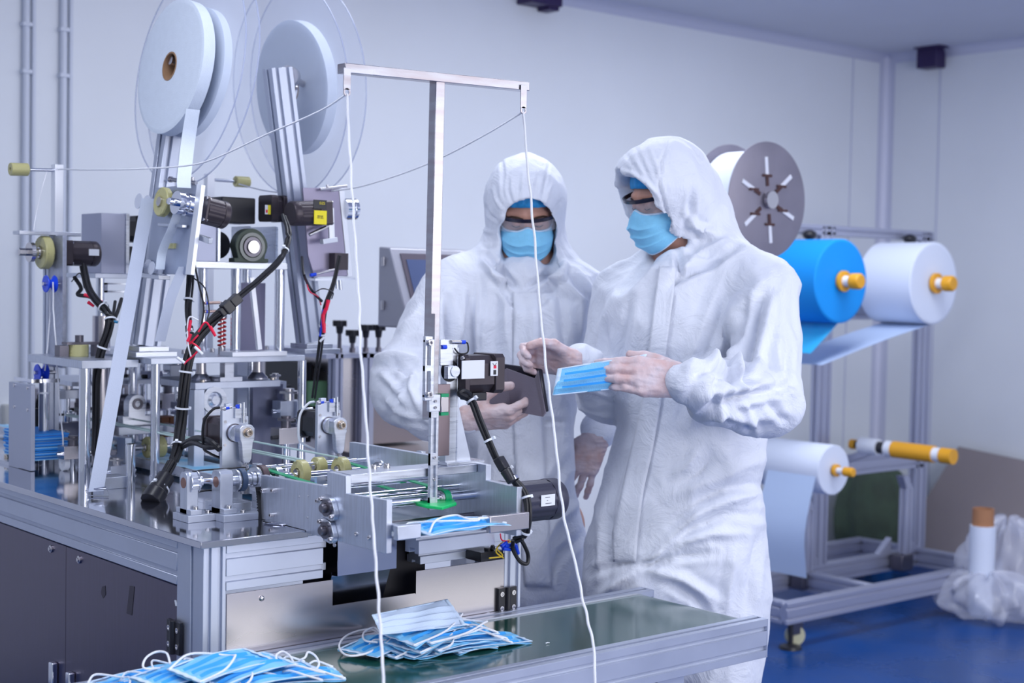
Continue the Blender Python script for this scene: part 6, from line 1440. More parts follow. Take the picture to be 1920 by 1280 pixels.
cord([eyes[1]]+lerpd([(988, 300), (996, 380), (1004, 470), (1011, 560), (1019, 640), (1028, 720), (1037, 790), (1044, 850), (1052, 930), (1062, 990), (1080, 1060), (1092, 1120), (1104, 1170), (1114, 1220), (1115, 1290), (1116, 1400), (1117, 1520)], dE-.02, dE-.46), 'white elastic cord hanging from the right eyelet of the mast', seed=2)
cord([eyes[0]]+[at(600, 208, de+.08), at(500, 252, de+.3), at(400, 298, de+.45), at(345, 311, de+.55), at(250, 317, de+.7), at(160, 318, de+.85), ony(110, 317, c0.y-.012)], 'thin white cord stretched from the left eyelet to the left post', 0.0019, 4, .0003, 3)
cord([eyes[1]]+[at(900, 258, dE+.12), at(800, 308, dE+.35), at(700, 343, dE+.55), at(640, 356, dE+.75), at(560, 362, dE+.9), at(500, 358, dE+1.0), ony(448, 345, 1.24)], 'thin white cord stretched from the right eyelet to the rear yellow roller', 0.0019, 4, .0003, 4)
cord([ony(88, 322, c0.y), at(80, 350, 3.55), at(68, 400, 3.55), onx(63, 432, .13)], 'very thin cord from the left post down to the top bar', .0010, 4, 0, 5)
cord([up+V(0, -.018, .005), up+V(0, -.02, -.06), at(103, 620, 3.52), at(108, 700, 3.52), at(112, 760, 3.54), at(117, 810, 3.56), wheelc], 'thin white cord falling from the upper blue pulley to the white wheel', .0018, 6, .0008, 6)
cord([up+V(0, .0, -.02), at(93, 600, 3.6), at(88, 660, 3.6), lp+V(0, -.018, .005)], 'thin white cord between the two blue pulleys', .0018, 6, .0008, 7)
SLV = mat('woven_sleeve', (.02, .018, .024), 0, .55, bump=.5, bscale=300)
RED = REDP
# main loom: from the octagonal motor down past the deck to the table
main = [at(531, 405, 3.50), at(541, 440, 3.44), at(528, 482, 3.38), at(490, 520, 3.33), at(452, 552, 3.28), at(425, 578, 3.26), at(398, 603, 3.26), at(368, 638, 3.25), at(352, 680, 3.24), at(344, 740, 3.24), at(338, 800, 3.24), at(330, 850, 3.20), at(308, 895, 3.14), at(285, 932, 3.09)]
bm_ = bundle('cable_loom', 'thick black cable loom from the top motor down to a plug on the table', main[:6], 3, .0040, .0045, ties=(.35,))
bundle('cable_loom_lower', '', main[5:], 7, .0042, .0105, ties=(.42, .55, .72), parent=bm_)
m = MB(); a, c_ = at(448, 556, 3.272), at(413, 588, 3.25); M = frame(a, c_-a); L_ = (c_-a).length
m.box((-.011, -.011, 0), (.011, .011, L_*.42), M); m.box((-.013, -.013, L_*.42), (.013, .013, L_*.8), M); m.box((-.009, -.009, L_*.8), (.009, .009, L_), M); m.build('inline_connector', BLACKP, bm_, bevel=.002)
m = MB(); a, c_ = at(312, 893, 3.12), at(283, 940, 3.07); M = frame(a, c_-a); L_ = (c_-a).length
m.lathe([(.0005, -.0), (.019, .0), (.021, L_*.6), (.024, L_*.62), (.024, L_), (.0005, L_)], M, 10, False); m.build('table_plug', BLACKP, bm_, bevel=.001)
tie(at(299, 915, 3.10), c_-a, .021, bm_)
cable([at(340, 835, 3.22), at(365, 822, 3.10), at(392, 826, 2.99), at(412, 842, 2.97)], .0065, BLACK, bm_)
cable([at(342, 838, 3.22), at(362, 830, 3.10), at(388, 838, 2.99), at(410, 836, 2.97)], .0055, BLACK, bm_)
# loom strands beside the left feeder
fl2 = bundle('feeder_cables', 'black and red feeder wires hanging below the left feeder', [at(358, 480, 3.42), at(356, 530, 3.38), at(352, 580, 3.36), at(356, 620, 3.32), at(362, 650, 3.28)], 4, .0028, .007, ties=(.4, .8))
cable([at(362, 480, 3.38), at(372, 530, 3.34), at(382, 575, 3.32), at(376, 620, 3.28)], .0022, BLACK, fl2)
cable([at(362, 520, 3.36), at(384, 540, 3.34), at(392, 580, 3.32), at(388, 600, 3.30)], .0016, BLACK, fl2)
for pts in ([(356, 612), (352, 645), (372, 628)], [(372, 622), (386, 604), (402, 628)], [(357, 640), (372, 655), (345, 682)]):
    cable([at(x, y, 3.20) for x, y in pts], .0020, RED, fl2, 'red_wire')
for a_, b_ in (((354, 620), (358, 600)), ((394, 612), (404, 630)), ((372, 652), (376, 662)), ((352, 640), (358, 626))):
    m = MB(); m.cyl(at(*a_, 3.19), at(*b_, 3.19), .0038, .0030); m.build('red_terminal', RED, fl2)
cable([at(372, 600, 3.19), at(354, 596, 3.19), at(352, 640, 3.19), at(358, 668, 3.19)], .0018, PAPER, fl2, 'white_wire')
m = MB(); m.cyl(at(365, 650, 3.18), at(380, 664, 3.18), .0032); m.build('white_terminal', PAPER, fl2); m = MB(); m.cyl(at(332, 670, 3.18), at(346, 680, 3.18), .0032); m.build('white_terminal', PAPER, fl2)
# left feeder wires
lb_ = bundle('motor_cables', 'dark wires from the left gear motor gathered and tied beside the chrome post', [at(156, 500, 3.62), at(166, 540, 3.55), at(182, 565, 3.50), at(205, 590, 3.46), at(204, 620, 3.45), at(190, 660, 3.45), at(181, 710, 3.45), at(180, 780, 3.46), at(178, 850, 3.50)], 5, .0035, .009, ties=(.32, .42, .6, .7))
cable([at(228, 560, 3.55), at(220, 585, 3.50), at(207, 615, 3.46)], .0045, BLACK, lb_); cable([at(216, 565, 3.55), at(212, 590, 3.50), at(204, 625, 3.46)], .0040, BLACK, lb_)
cable([at(140, 520, 3.62), at(152, 540, 3.58), at(146, 552, 3.56), at(168, 556, 3.55), at(182, 565, 3.52)], .0050, BLACK, lb_)
cable([at(134, 528, 3.60), at(150, 512, 3.60), at(158, 540, 3.58)], .0014, BLACK, lb_)
for a_, b_ in (((158, 552), (178, 560)), ((165, 566), (176, 574)), ((176, 556), (192, 566))):
    m = MB(); m.cyl(at(*a_, 3.53), at(*b_, 3.53), .0042, .0030); m.build('red_terminal', RED, lb_)
m = MB(); m.cyl(at(182, 562, 3.53), at(194, 588, 3.50), .0030); m.build('white_terminal', PAPER, lb_)
m = MB(); m.cyl(at(212, 602, 3.45), at(221, 604, 3.45), .0030); m.build('blue_terminal', mat('teal_plastic', (.02, .2, .4), 0, .4), lb_)
gcb = bundle('guard_cable', 'black sensor cable looping behind the grey guard plate', [at(104, 700, 3.7), at(90, 722, 3.7), at(72, 750, 3.75), at(68, 800, 3.78), at(70, 845, 3.80), at(72, 868, 3.82)], 2, .0045, .004)
for y0_, y1_ in ((762, 802), (812, 850)):
    m = MB(); m.cyl(at(68, y0_, 3.76), at(70, y1_, 3.78), .012); m.build('connector_body', BLACKP, gcb, bevel=.002)
for i, (a_, b_) in enumerate(((.12, .16),)):
    pass
for i, py in enumerate((736, 846)):
    b = MB(); M = frame(V(.17, 1.113, onx(82, py, .17).z), VZ); b.ring(M, .0140, .0126, -.002, .002, 24); tag(b.build('cable_tie', WHITEP), ['white cable tie round the upper part of the left chrome post', 'white cable tie round the lower part of the left chrome post'][i], 'cable tie')
# right feeder wires
rb_ = bundle('feeder_cables', 'red and black wires hanging from the right feeder down to the table', [at(636, 480, 3.580), at(626, 530, 3.560), at(612, 570, 3.540), at(606, 600, 3.540), at(602, 640, 3.560), at(594, 700, 3.580), at(588, 745, 3.620)], 3, .0028, .005, ties=(.55, .62))
cable([at(566, 482, 3.560), at(570, 515, 3.39), at(585, 545, 3.540), at(604, 565, 3.540)], .0034, BLACK, rb_)
cable([at(572, 518, 3.560), at(580, 545, 3.39), at(596, 556, 3.540), at(602, 572, 3.540)], .0016, RED, rb_, 'red_wire'); cable([at(590, 548, 3.560), at(606, 541, 3.39), at(624, 548, 3.540), at(622, 560, 3.540)], .0014, BLACK, rb_)
cable([at(600, 630, 3.540), at(604, 600, 3.530), at(606, 580, 3.530)], .0026, BLUEP, rb_, 'blue_wire')
for a_, b_ in (((616, 562), (612, 580)), ((612, 578), (605, 592)), ((607, 606), (608, 624)), ((606, 590), (606, 606))):
    m = MB(); m.cyl(at(*a_, 3.525), at(*b_, 3.525), .0050, .0038); m.build('red_terminal', RED, rb_)
m = MB(); m.cyl(at(600, 640, 3.530), at(608, 632, 3.530), .0028); m.build('white_terminal', PAPER, rb_)
# pusher motor looms down to the terminal mess
yq = YC-.015
pm_ = bundle('motor_loom', 'pair of black motor cables tied together, curving from the stepper motor over the grey motor', [ony(866, 736, yq), ony(884, 752, yq-.02), ony(900, 790, yq-.04), ony(918, 830, yq-.06), ony(936, 866, yq-.08), ony(960, 895, yq-.10), ony(984, 925, yq-.12), ony(990, 962, yq-.13), ony(984, 1000, yq-.12), ony(966, 1012, yq-.10)], 3, .0040, .0050, ties=(.12, .33, .52, .70, .88))
cable([ony(880, 738, yq), ony(868, 733, yq-.01), ony(862, 738, yq-.01), ony(876, 746, yq-.02)], .006, BLACK, pm_)
m = MB(); a, c_ = ony(934, 858, yq-.09), ony(956, 896, yq-.115); M = frame(a, c_-a); L_ = (c_-a).length; m.box((-.008, -.010, 0), (.008, .010, L_*.6), M); m.lathe([(.0005, L_*.6), (.011, L_*.6), (.009, L_*1.2), (.0005, L_*1.2)], M, 16, False); m.build('inline_connector', BLACKP, pm_, bevel=.002)
m = MB(); M = frame(ony(962, 898, yq-.115), c_-a); m.ring(M, .0115, .0095, -.003, .004); m.build('steel_clamp', CHROME, pm_)
tb = thing('terminal_box', 'small black terminal box with yellow and blue wires at the machine front', 'terminal box', ony(924, 1050, -.02))
a, c_ = ony(918, 1034, -.05), ony(944, 1048, -.05); m = MB(); m.box((a.x-.022, -.050, c_.z), (c_.x, -.001, a.z)); m.build('box', BLACKP, tb, bevel=.001)
m = MB(); q = ony(915, 1026, -.035); m.cyl(q, q+V(0, 0, -.012), .008); m.bolt(q+V(.004, -.006, .0), V(.5, -1, 0), .006, .006); m.build('knob', BLACKP, tb)
for pts in ([(942, 1018), (932, 1028), (942, 1042), (917, 1046)], [(955, 1012), (938, 1020), (930, 1034), (944, 1046)], [(968, 1012), (950, 1018), (944, 1030)]):
    cable([ony(x, y, -.07) for x, y in pts], .0016, YELW, tb, 'yellow_wire')
cable([ony(938, 1000, -.09), ony(941, 1012, -.09), ony(954, 1014, -.08)], .0014, RED, tb, 'red_wire')
for a_, b_ in (((943, 1028), (961, 1030)), ((966, 1020), (972, 1038)), ((940, 1024), (950, 1016)), ((946, 1022), (964, 1022))):
    m = MB(); m.cyl(ony(*a_, -.085), ony(*b_, -.085), .0042, .0034); m.build('blue_terminal', BLUEP, tb)
cable([ony(962, 1012, -.10), ony(962, 1030, -.09), ony(975, 1052, -.09), ony(988, 1056, -.09), ony(990, 1040, -.09), ony(982, 1020, -.10), ony(974, 1008, -.10)], .0042, BLACK, tb)
# ================================================================ loose surgical masks
MB_BL = mat('mask_outer_blue', (.22, .58, .90), 0, .6, noise=.05, nscale=60, bump=.25, bscale=420)
MB_DP = mat('mask_pleat_deep_blue', (.04, .36, .85), 0, .6)  # deeper blue copy of the outer colour, set on the pleat risers
MB_IN = mat('mask_inner_pale', (.62, .74, .92), 0, .65, bump=.25, bscale=420)
MB_ED = mat('mask_edge_white', (.62, .76, .93), 0, .7)
def pleat(v): return sum((.0044*max(0, 1-(v-c)/.16) if v >= c else .0044*max(0, 1-(c-v)/.02)) for c in (.26, .50, .74))
def mask_thing(fn, label, group=None, flip=False, loops=(), name='face_mask', loc=None):
    nu, nv = 34, 26; t = thing(name, label, 'mask', loc or fn(.5, .5, 0), group)
    wob_ = random.Random(len(label)*7+int(1000*abs(fn(.5, .5, 0).x)))
    ph = [wob_.uniform(0, 6) for _ in range(4)]
    def g(u, v): return fn(u, v, pleat(v)*(1-.75*abs(2*u-1)**4)+.0030*math.sin(u*6+ph[0])*math.sin(v*4+ph[1])+.0016*math.sin(u*13+ph[2]+v*5))
    m = MB(); m.m = 1 if flip else 0; m.grid(g, nu, nv)
    if not flip:
        for q in range(len(m.f)):
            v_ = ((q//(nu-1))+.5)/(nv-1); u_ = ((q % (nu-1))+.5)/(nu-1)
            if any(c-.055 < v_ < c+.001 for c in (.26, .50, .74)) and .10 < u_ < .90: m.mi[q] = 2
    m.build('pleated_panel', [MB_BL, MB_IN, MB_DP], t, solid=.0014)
    m = MB()
    for v0 in (.0, .975): m.grid(lambda u, v: fn(u, v0+v*.045-.01, pleat(v0)+.0012), nu, 3)
    for u0 in (-.005, .955): m.grid(lambda u, v: fn(u0+u*.05, v, pleat(v)*.3+.0014), 3, nv)
    m.build('white_border', MB_ED, t, solid=.0010)
    for lp_ in loops:
        m = MB(); P = catmull([Vector(q) for q in lp_], 8); m.tube(P, .0019, 6); m.build('ear_loop', CORD, t)
    return t
def flat_fn(c, rot, L=.170, W=.088, tu=0, tv=0, bow=0, lift=0):      # c centre, rot about z, tu/tv tilts, bow = arch height
    c = Vector(c); cr, sr = math.cos(rot), math.sin(rot)
    def fn(u, v, h):
        x = (u-.5)*L; y = (v-.5)*W; z = x*math.sin(tu)+y*math.sin(tv)+h+bow*(1-(2*u-1)**2); x *= math.cos(tu); y *= math.cos(tv)
        return c+Vector((x*cr-y*sr, x*sr+y*cr, z))
    return fn
def loop_pts(fn, side, out, zz=.008, sag=0, twist=0):
    u = 0 if side < 0 else 1; a, b_ = fn(u, .06, .002), fn(u, .94, .002); mid = (a+b_)/2; d = (fn(1, .5, 0)-fn(0, .5, 0)).normalized()*side
    e = (b_-a); return [a, a+d*out*.5-e*(.10+twist)+V(0, 0, zz), a+d*out+e*.22+V(0, 0, zz*1.6+sag), mid+d*out*1.15+e*.1+V(0, 0, zz*.8+sag), b_+d*out*.6+e*(.14-twist)+V(0, 0, zz), b_]
# second pile on the belt
zc = ZV-.003
pile2 = [
 (905, 1205, .002, -3, 0, .0, .003, 'mask at the very bottom right of the right pile touching the belt'), (838, 1214, .003, -8, 0, .0, .002, 'mask at the bottom of the right pile nearest the front beam'), (720, 1208, .008, 20, 0, .03, .004, 'mask at the left end of the right pile, under the hanging cord'), # px, py, z above belt, rot deg, tilt u, tilt v, bow, label
 (778, 1212, .004, 6, 0, .02, .003, 'lowest mask of the right pile, its left end sticking out toward the hanging cord'),
 (868, 1208, .006, -6, 0, .0, .004, 'mask low in the right pile with its right end reaching furthest toward the belt end'),
 (800, 1206, .011, 12, .03, .05, .004, 'mask in the right pile lying under two others with ear loop curling left'),
 (862, 1200, .014, 2, -.02, .06, .005, 'mask in the right pile second from the bottom on its right side'),
 (850, 1194, .020, -10, -.03, .05, .004, 'mask fanned out to the right in the middle of the right pile'),
 (808, 1196, .022, 16, .04, .08, .006, 'mask in the middle of the right pile with a bright blue shadowed fold'),
 (845, 1186, .030, 4, -.04, .10, .006, 'mask near the top of the right pile tilted down toward the belt'),
 (800, 1182, .036, 14, .03, .12, .008, 'blue mask just under the raised pale one in the right pile')]
for i, (px, py, dz, rt, tu, tv, bow, lab) in enumerate(pile2):
    c = onz(px, py, zc+dz); fn = flat_fn(c, math.radians(rt), tu=tu, tv=tv, bow=bow)
    lps = []
    OZ = lambda L_, z: [onz(x, y, ZV+z*(1-abs(2*k/(len(L_)-1)-1)*.2)) for k, (x, y) in enumerate(L_)]
    if i == 2: lps = [OZ([(722, 1204), (700, 1181), (672, 1182), (646, 1194), (636, 1212), (650, 1228), (682, 1226), (712, 1212)], .012)]
    elif i == 5: lps = [OZ([(735, 1196), (712, 1184), (700, 1176), (682, 1186), (684, 1200), (708, 1204)], .022)]
    elif i in (0, 1): lps = []
    elif i in (3, 4, 6): lps = [loop_pts(fn, 1, -.03, .006), loop_pts(fn, -1, -.05, .010)]
    else: lps = [loop_pts(fn, -1, -.06-.01*i, .010), loop_pts(fn, 1, -.045, .009)]
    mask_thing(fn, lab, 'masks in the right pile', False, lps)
# the pale one standing up at the back of the pile
P4 = [at(697, 1152, 2.62), at(838, 1124, 2.70), at(868, 1172, 2.64), at(712, 1196, 2.55)]
def fq(P, b_=.0, n=None):
    P = [Vector(p) for p in P]; nn = (P[1]-P[0]).cross(P[3]-P[0]).normalized()
    if nn.dot(CF) > 0: nn = -nn
    def fn(u, v, h): return P[0]*(1-u)*(1-v)+P[1]*u*(1-v)+P[2]*u*v+P[3]*(1-u)*v+nn*(h+b_*math.sin(PI*u)*math.sin(PI*v))
    return fn
b0_ = onz(712, 1196, ZV+.035)
P4 = [onz(697, 1153, ZV+.075), onz(838, 1124, ZV+.072), onz(872, 1172, ZV+.042), onz(714, 1190, ZV+.045)]
mask_thing(fq(P4, .004), 'pale mask standing up against the cabinet at the back of the right pile', 'masks in the right pile', True)
# front left pile, cut by the lower frame edge
pile1 = [(270, 1272, .003, 10, 0, 0, .003, 'mask at the far left end of the left pile'), (545, 1270, .004, -18, 0, 0, .003, 'mask at the right end of the left pile pointing toward the right pile'), (330, 1268, .004, 8, 0, 0, .003, 'lowest mask of the left pile at the bottom edge of the photo'), (500, 1275, .006, -14, 0, 0, .004, 'mask low in the left pile with its right end splayed toward the belt'), (420, 1276, .011, 6, 0, .03, .005, 'mask in the middle of the left pile half hidden by others'),
 (508, 1266, .016, -4, .0, .04, .004, 'mask fanned right in the middle of the left pile'), (352, 1262, .020, 10, .02, .05, .005, 'mask near the top of the left pile on its left side'), (455, 1256, .026, 10, .05, .06, .006, 'mask with the long pointed right end in the left pile'), (420, 1248, .034, 12, .02, .09, .006, 'topmost mask of the left pile with a loop standing up behind it')]
for i, (px, py, dz, rt, tu, tv, bow, lab) in enumerate(pile1):
    c = onz(px, py, zc+dz); fn = flat_fn(c, math.radians(rt), tu=tu, tv=tv, bow=bow)
    lps = [loop_pts(fn, 1, -.05, .010), loop_pts(fn, -1, -.04, .008)]
    if i == 6: lps = [[onz(300, 1252, ZV+.03), onz(270, 1252, ZV+.036), onz(273, 1234, ZV+.045), onz(292, 1222, ZV+.05), onz(312, 1224, ZV+.05), onz(319, 1244, ZV+.04)]]
    if i == 7: lps = [[onz(560, 1238, ZV+.03), onz(572, 1232, ZV+.035), onz(578, 1222, ZV+.035), onz(592, 1230, ZV+.03), onz(598, 1246, ZV+.02), onz(585, 1257, ZV+.01), onz(566, 1250, ZV+.01)]]
    if i == 8: lps = [[onz(520, 1240, ZV+.03), onz(518, 1228, ZV+.035), onz(530, 1221, ZV+.035), onz(544, 1230, ZV+.03), onz(552, 1246, ZV+.02)], loop_pts(fn, -1, -.09, .012)]
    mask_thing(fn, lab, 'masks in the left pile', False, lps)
# the mask leaving the machine
c = onz(838, 984, g1b.z+.004)
fn = flat_fn((.365, -.262, zm+.006), math.radians(1), .186, .085, 0, .05, .006)
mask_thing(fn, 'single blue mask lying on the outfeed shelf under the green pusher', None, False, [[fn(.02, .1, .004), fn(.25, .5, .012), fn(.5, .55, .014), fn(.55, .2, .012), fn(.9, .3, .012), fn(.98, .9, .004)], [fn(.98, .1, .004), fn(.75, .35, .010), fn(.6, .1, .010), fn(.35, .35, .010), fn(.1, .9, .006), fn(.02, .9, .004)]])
# the mask held by the worker on the right
PH = [at(1046, 691, 2.965), at(1212, 664, 3.005), at(1182, 726, 3.015), at(1036, 741, 2.965)]
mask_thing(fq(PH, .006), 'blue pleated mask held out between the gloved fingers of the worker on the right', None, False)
# scraps
for (px, py, z, lab, r) in ((913, 1146, ZV, 'small white ring scrap on the rear beam below the hinge', 1), (1026, 1206, ZV-.004, 'tiny white scrap on the green belt', 0)):
    q = onz(px, py, z+.001); m = MB()
    if r: m.tube([q+V(.006*math.cos(t*PI/4), .004*math.sin(t*PI/4), .001+.004*math.sin(t*PI/4)) for t in range(9)], .0018, 6)
    else: m.tube([q+V(-.004, 0, .001), q+V(.002, .001, .0015), q+V(.005, -.001, .001)], .0012, 6)
    tag(m.build('scrap', WHITEP), lab, 'scrap')
# ---------------- tablet with folded cover
TBK = mat('tablet_black', (.012, .010, .02), 0, .25); COV = mat('grey_tablet_cover', (.15, .13, .17), 0, .6, noise=.05, nscale=40, bump=.15, bscale=300)
tt = thing('tablet', 'black tablet in a folded dark grey cover held up by the left worker', 'tablet', at(960, 770, 3.3))
def slab(pts, th, name, mt, parent, bev=.002):
    P = [Vector(p) for p in pts]; n = (P[1]-P[0]).cross(P[-1]-P[0]).normalized()
    if n.dot(CF) < 0: n = -n
    k = len(P); m = MB(); m.add(P+[p+n*th for p in P], [tuple(range(k-1, -1, -1)), tuple(range(k, 2*k))]+[(i, (i+1) % k, k+(i+1) % k, k+i) for i in range(k)]); return m.build(name, mt, parent, bevel=bev)
T1 = [at(900, 676, 3.42), at(1011, 691, 3.30), at(1023, 772, 3.27), at(912, 760, 3.40)]
slab(T1, .014, 'tablet_body', TBK, tt, .004)
slab([at(949, 690, 3.335), at(1001, 710, 3.262), at(1011, 693, 3.285), at(1022, 774, 3.262), at(1018, 781, 3.25), at(959, 770, 3.315)][0:1]+[at(1002, 709, 3.262), at(1008, 694, 3.275), at(1023, 774, 3.255), at(1017, 781, 3.250), at(959, 770, 3.310)], .003, 'cover_front', COV, tt, .001)
slab([at(949, 690, 3.335), at(959, 770, 3.310), at(942, 784, 3.33), at(897, 757, 3.375), at(893, 736, 3.385), at(925, 706, 3.355)], .003, 'cover_flap', COV, tt, .001)
m = MB(); q = at(988, 691, 3.305); m.lathe([(.0005, 0), (.006, 0), (.006, .001), (.0005, .001)], frame(q, -CF), 20, False); m.build('camera_ring', mat('grey_ring', (.35, .34, .40), .3, .4), tt); m = MB(); m.lathe([(.0005, 0), (.003, 0), (.003, .001), (.0005, .001)], frame(q-CF*.0012, -CF), 16, False); m.build('camera_hole', BLACKP, tt)
# ================================================================ roll stand in the far right corner
g = onz(1478, 1222, 0); ys0 = g.y+.03; zb_lo = ony(1478, 1168, ys0).z; zb_hi = zb_lo+.085
xs0 = onx(1478, 1168, g.x).x; ymid = onz(1505, 1062, zb_hi).y; xs1 = ony(1815, 1050, ys0).x+.25
PRF = mat('dull_aluminium_profile', (.46, .48, .60), .6, .42)
sd_ = thing('roll_stand', 'aluminium profile stand on feet holding fabric rolls in the far right corner', 'stand', ((xs0+xs1)/2, (ys0+ymid)/2, 0))
zc0 = (zb_lo+zb_hi)/2
def bx_(a, b_, nm='base_beam', w=.045, h=None): 
    m = MB(); m.slot(a, b_, w, h or zb_hi-zb_lo, (0, 0, 1), nh=2, nw=1, dp=.008, g=.010); return m.build(nm, PRF, sd_, bevel=.001, seg=1)
bx_((xs0, ys0, zc0), (xs1, ys0, zc0)); bx_((xs0, ymid, zc0), (xs1, ymid, zc0))
xm = ony(1640, 1075, ys0).x
for x in (xs0+.023, xm, xs1-.023): bx_((x, ys0+.023, zc0), (x, ymid-.023, zc0))
yr2 = ymid+.32; bx_((xs0, yr2, zc0), (xs1, yr2, zc0)); 
for x in (xs0+.023, xs1-.023): bx_((x, ymid+.023, zc0), (x, yr2-.023, zc0))
for x, y in ((xs0+.05, ys0), (xs1-.05, ys0), (xs0+.05, yr2), (xs1-.05, yr2)):
    m = MB(); m.cyl((x, y, .02), (x, y, zb_lo), .010); m.lathe([(.045, 0), (.042, .012), (.014, .02)], frame((x, y, 0), VZ), 24); m.build('levelling_foot', BLACKP, sd_)
m = MB(); m.lathe([(.0005, -.012), (.038, -.012), (.04, -.008), (.04, .008), (.038, .012), (.0005, .012)], frame((xs0+.10, ys0+.02, .042), V(.6, 1, 0)), 28, False); m.build('castor_wheel', mat('yellow_castor', (.62, .60, .40), 0, .5), sd_)
m = MB(); m.box((xs0+.065, ys0, .05), (xs0+.125, ys0+.03, zb_lo)); m.build('castor_fork', DARKST, sd_)
# tall posts, short posts, brackets
def zy(px, py, y): return ony(px, py, y).z
yp = ymid
for k, (pl_, pr2, ptop, psh, pst) in enumerate(((1528, 1552, 425, 1513, 955), (1712, 1737, 437, 1697, 915))):
    x0, x1 = ony(pl_, 900, yp).x, ony(pr2, 900, yp).x; zt_ = zy(pr2, ptop, yp)
    for d in (0,):
        m = MB(); m.slot(((x0+x1)/2-.02, yp, zb_hi), ((x0+x1)/2-.02, yp, zt_), .09, .045, VY, nh=1, nw=2, dp=.008, g=.010); m.build('tall_post', PRF, sd_, bevel=.001, seg=1)
    xs = ony(psh, 1000, yp-.07).x; zs = zy(psh, pst, yp-.07)
    m = MB(); m.slot((xs, yp-.07, zb_hi), (xs, yp-.07, zs), .045, .045, VY, dp=.008, g=.010); m.build('short_post', PRF, sd_, bevel=.001, seg=1)
    m = MB(); m.prism([(xs-.0225, zs), (xs+.0225, zs), (xs-.012, zs+.060), (xs-.055, zs+.060)], Matrix(((1, 0, 0, 0), (0, 0, 1, yp-.09), (0, 1, 0, 0), (0, 0, 0, 1))), .04); m.build('angled_bracket', PRF, sd_)
    m = MB(); m.box((xs-.06, yp-.10, zb_lo+.01), (xs+.03, yp-.035, zb_hi)); m.build('corner_joint', DARKST, sd_, bevel=.003)
    for s_ in (-1, 1):
        m = MB(); q = xs+s_*.035+(0 if s_ < 0 else .06); m.prism([(q, zb_hi), (q+s_*.09, zb_hi), (q, zb_hi+.07)] if s_ > 0 else [(q+s_*.09, zb_hi), (q, zb_hi), (q, zb_hi+.07)], Matrix(((1, 0, 0, 0), (0, 0, 1, yp-.02), (0, 1, 0, 0), (0, 0, 0, 1))), .03); m.build('gusset', PRF, sd_)
ta, tb_ = ony(1478, 427, yp), ony(1742, 447, yp)
m = MB(); m.slot((ta.x, yp, tb_.z+.01), (tb_.x, yp, tb_.z+.01), .045, .045, (0, 0, 1), dp=.008, g=.010); m.build('top_rail', PRF, sd_, bevel=.001, seg=1)
for py, a_, b_ in ((580, 1540, 1735), (866, 1530, 1735), (700, 1480, 1735)):
    if py == 700: continue
    za_ = zy(1640, py, yp); m = MB(); m.slot((ony(a_, py, yp).x, yp, za_), (ony(b_, py, yp).x-.03, yp, za_), .045, .09, (0, 0, 1), nh=2, dp=.008, g=.010); m.build('cross_rail', PRF, sd_, bevel=.001, seg=1)
for px, py in ((1518, 440), (1706, 448)):
    p = ony(px, py, yp-.05); m = MB(); m.sphere(p, (.035, .03, .022), 14, 8); m.build('black_clamp_knob', BLACKP, sd_)
AMB = mat('amber_plastic_end', (.80, .38, .02), 0, .35)
def fabric_roll(px, py, rpx, ln, col, label, yf, rim='cardboard_core', tail=.07):
    c = ony(px, py, yf); d = (c-CAM).dot(CF); r = rpx*d/FPX; t = thing('fabric_roll', label, 'roll', c)
    M = frame(c, VY); m = MB(); prof = [(r*.20, 0)]+[(r*.20+(r*.98-r*.20)*i/14, -.0006*(i % 2)) for i in range(1, 15)]+[(r, .003), (r, ln-.003), (r*.98, ln), (r*.2, ln), (r*.2, 0)]
    m.lathe(prof, M, 96, False); m.build('wound_fabric', col, t)
    m = MB(); m.ring(M, r*.215, r*.19, -.002, ln); m.build('cardboard_core', CARD, t)
    sh = thing('air_shaft', 'steel shaft with amber end through the '+label.split(' of ')[0].split(' on ')[0], 'shaft', c)
    m = MB(); m.cyl(c-VY*.055, V(c.x, yp-.02, c.z), r*.13); m.build('shaft_body', WHITEP, sh); 
    m = MB(); m.lathe([(.0005, 0), (r*.16, 0), (r*.19, .008), (r*.19, .045), (r*.13, .05)], frame(c-VY*.10, VY), 28, False); m.build('amber_end', AMB, sh, bevel=.002)
    m = MB(); m.ring(frame(c-VY*.02, VY), r*.25, r*.12, 0, .012); m.build('amber_collar', AMB, sh)
    return t, c, r
BLUF = mat('blue_nonwoven_fabric', (.0, .30, .85), 0, .65, noise=.04, nscale=200, bump=.2, bscale=500)
WHF = mat('white_nonwoven_fabric', (.72, .78, .92), 0, .7, bump=.1, bscale=500)
yf = ymid-.38
rb2, cb2, rb_r = fabric_roll(1577, 527, 79, .27, BLUF, 'bright blue roll of nonwoven fabric on the far stand', yf)
rw2, cw2, rw_r = fabric_roll(1751, 531, 77, .27, WHF, 'big white roll of nonwoven fabric at the right end of the far stand', yf)
rl2, cl2, rl_r = fabric_roll(1563, 881, 47, .34, WHF, 'lower white roll of fabric low on the far stand beside the worker', yf)
for (t, c, r, col, pts, nm) in ((rb2, cb2, rb_r, mat('blue_web', (.03, .45, .85), 0, .6, alpha=.85), [(0, -1, 0), (-.35, -1.25, 0), (-1.0, -1.7, 0)], 'blue_web'), (rw2, cw2, rw_r, mat('white_web', (.55, .68, .92), 0, .6, alpha=.9), [(0, -1, 0), (-1.8, -1.35, 0), (-4.2, -1.9, 0)], 'white_web'), (rl2, cl2, rl_r, MATS['white_web'], [(-1, -.2, 0), (-1.6, -2.4, 0), (-1.4, -4.2, 0)], 'white_web')):
    m = MB(); P = [V(c.x+a*r, c.y+.135, c.z+b_*r) for a, b_, _ in pts]; m.ribbon(P, V(0, .25, 0), .001, 4); m.build(nm, col, t)
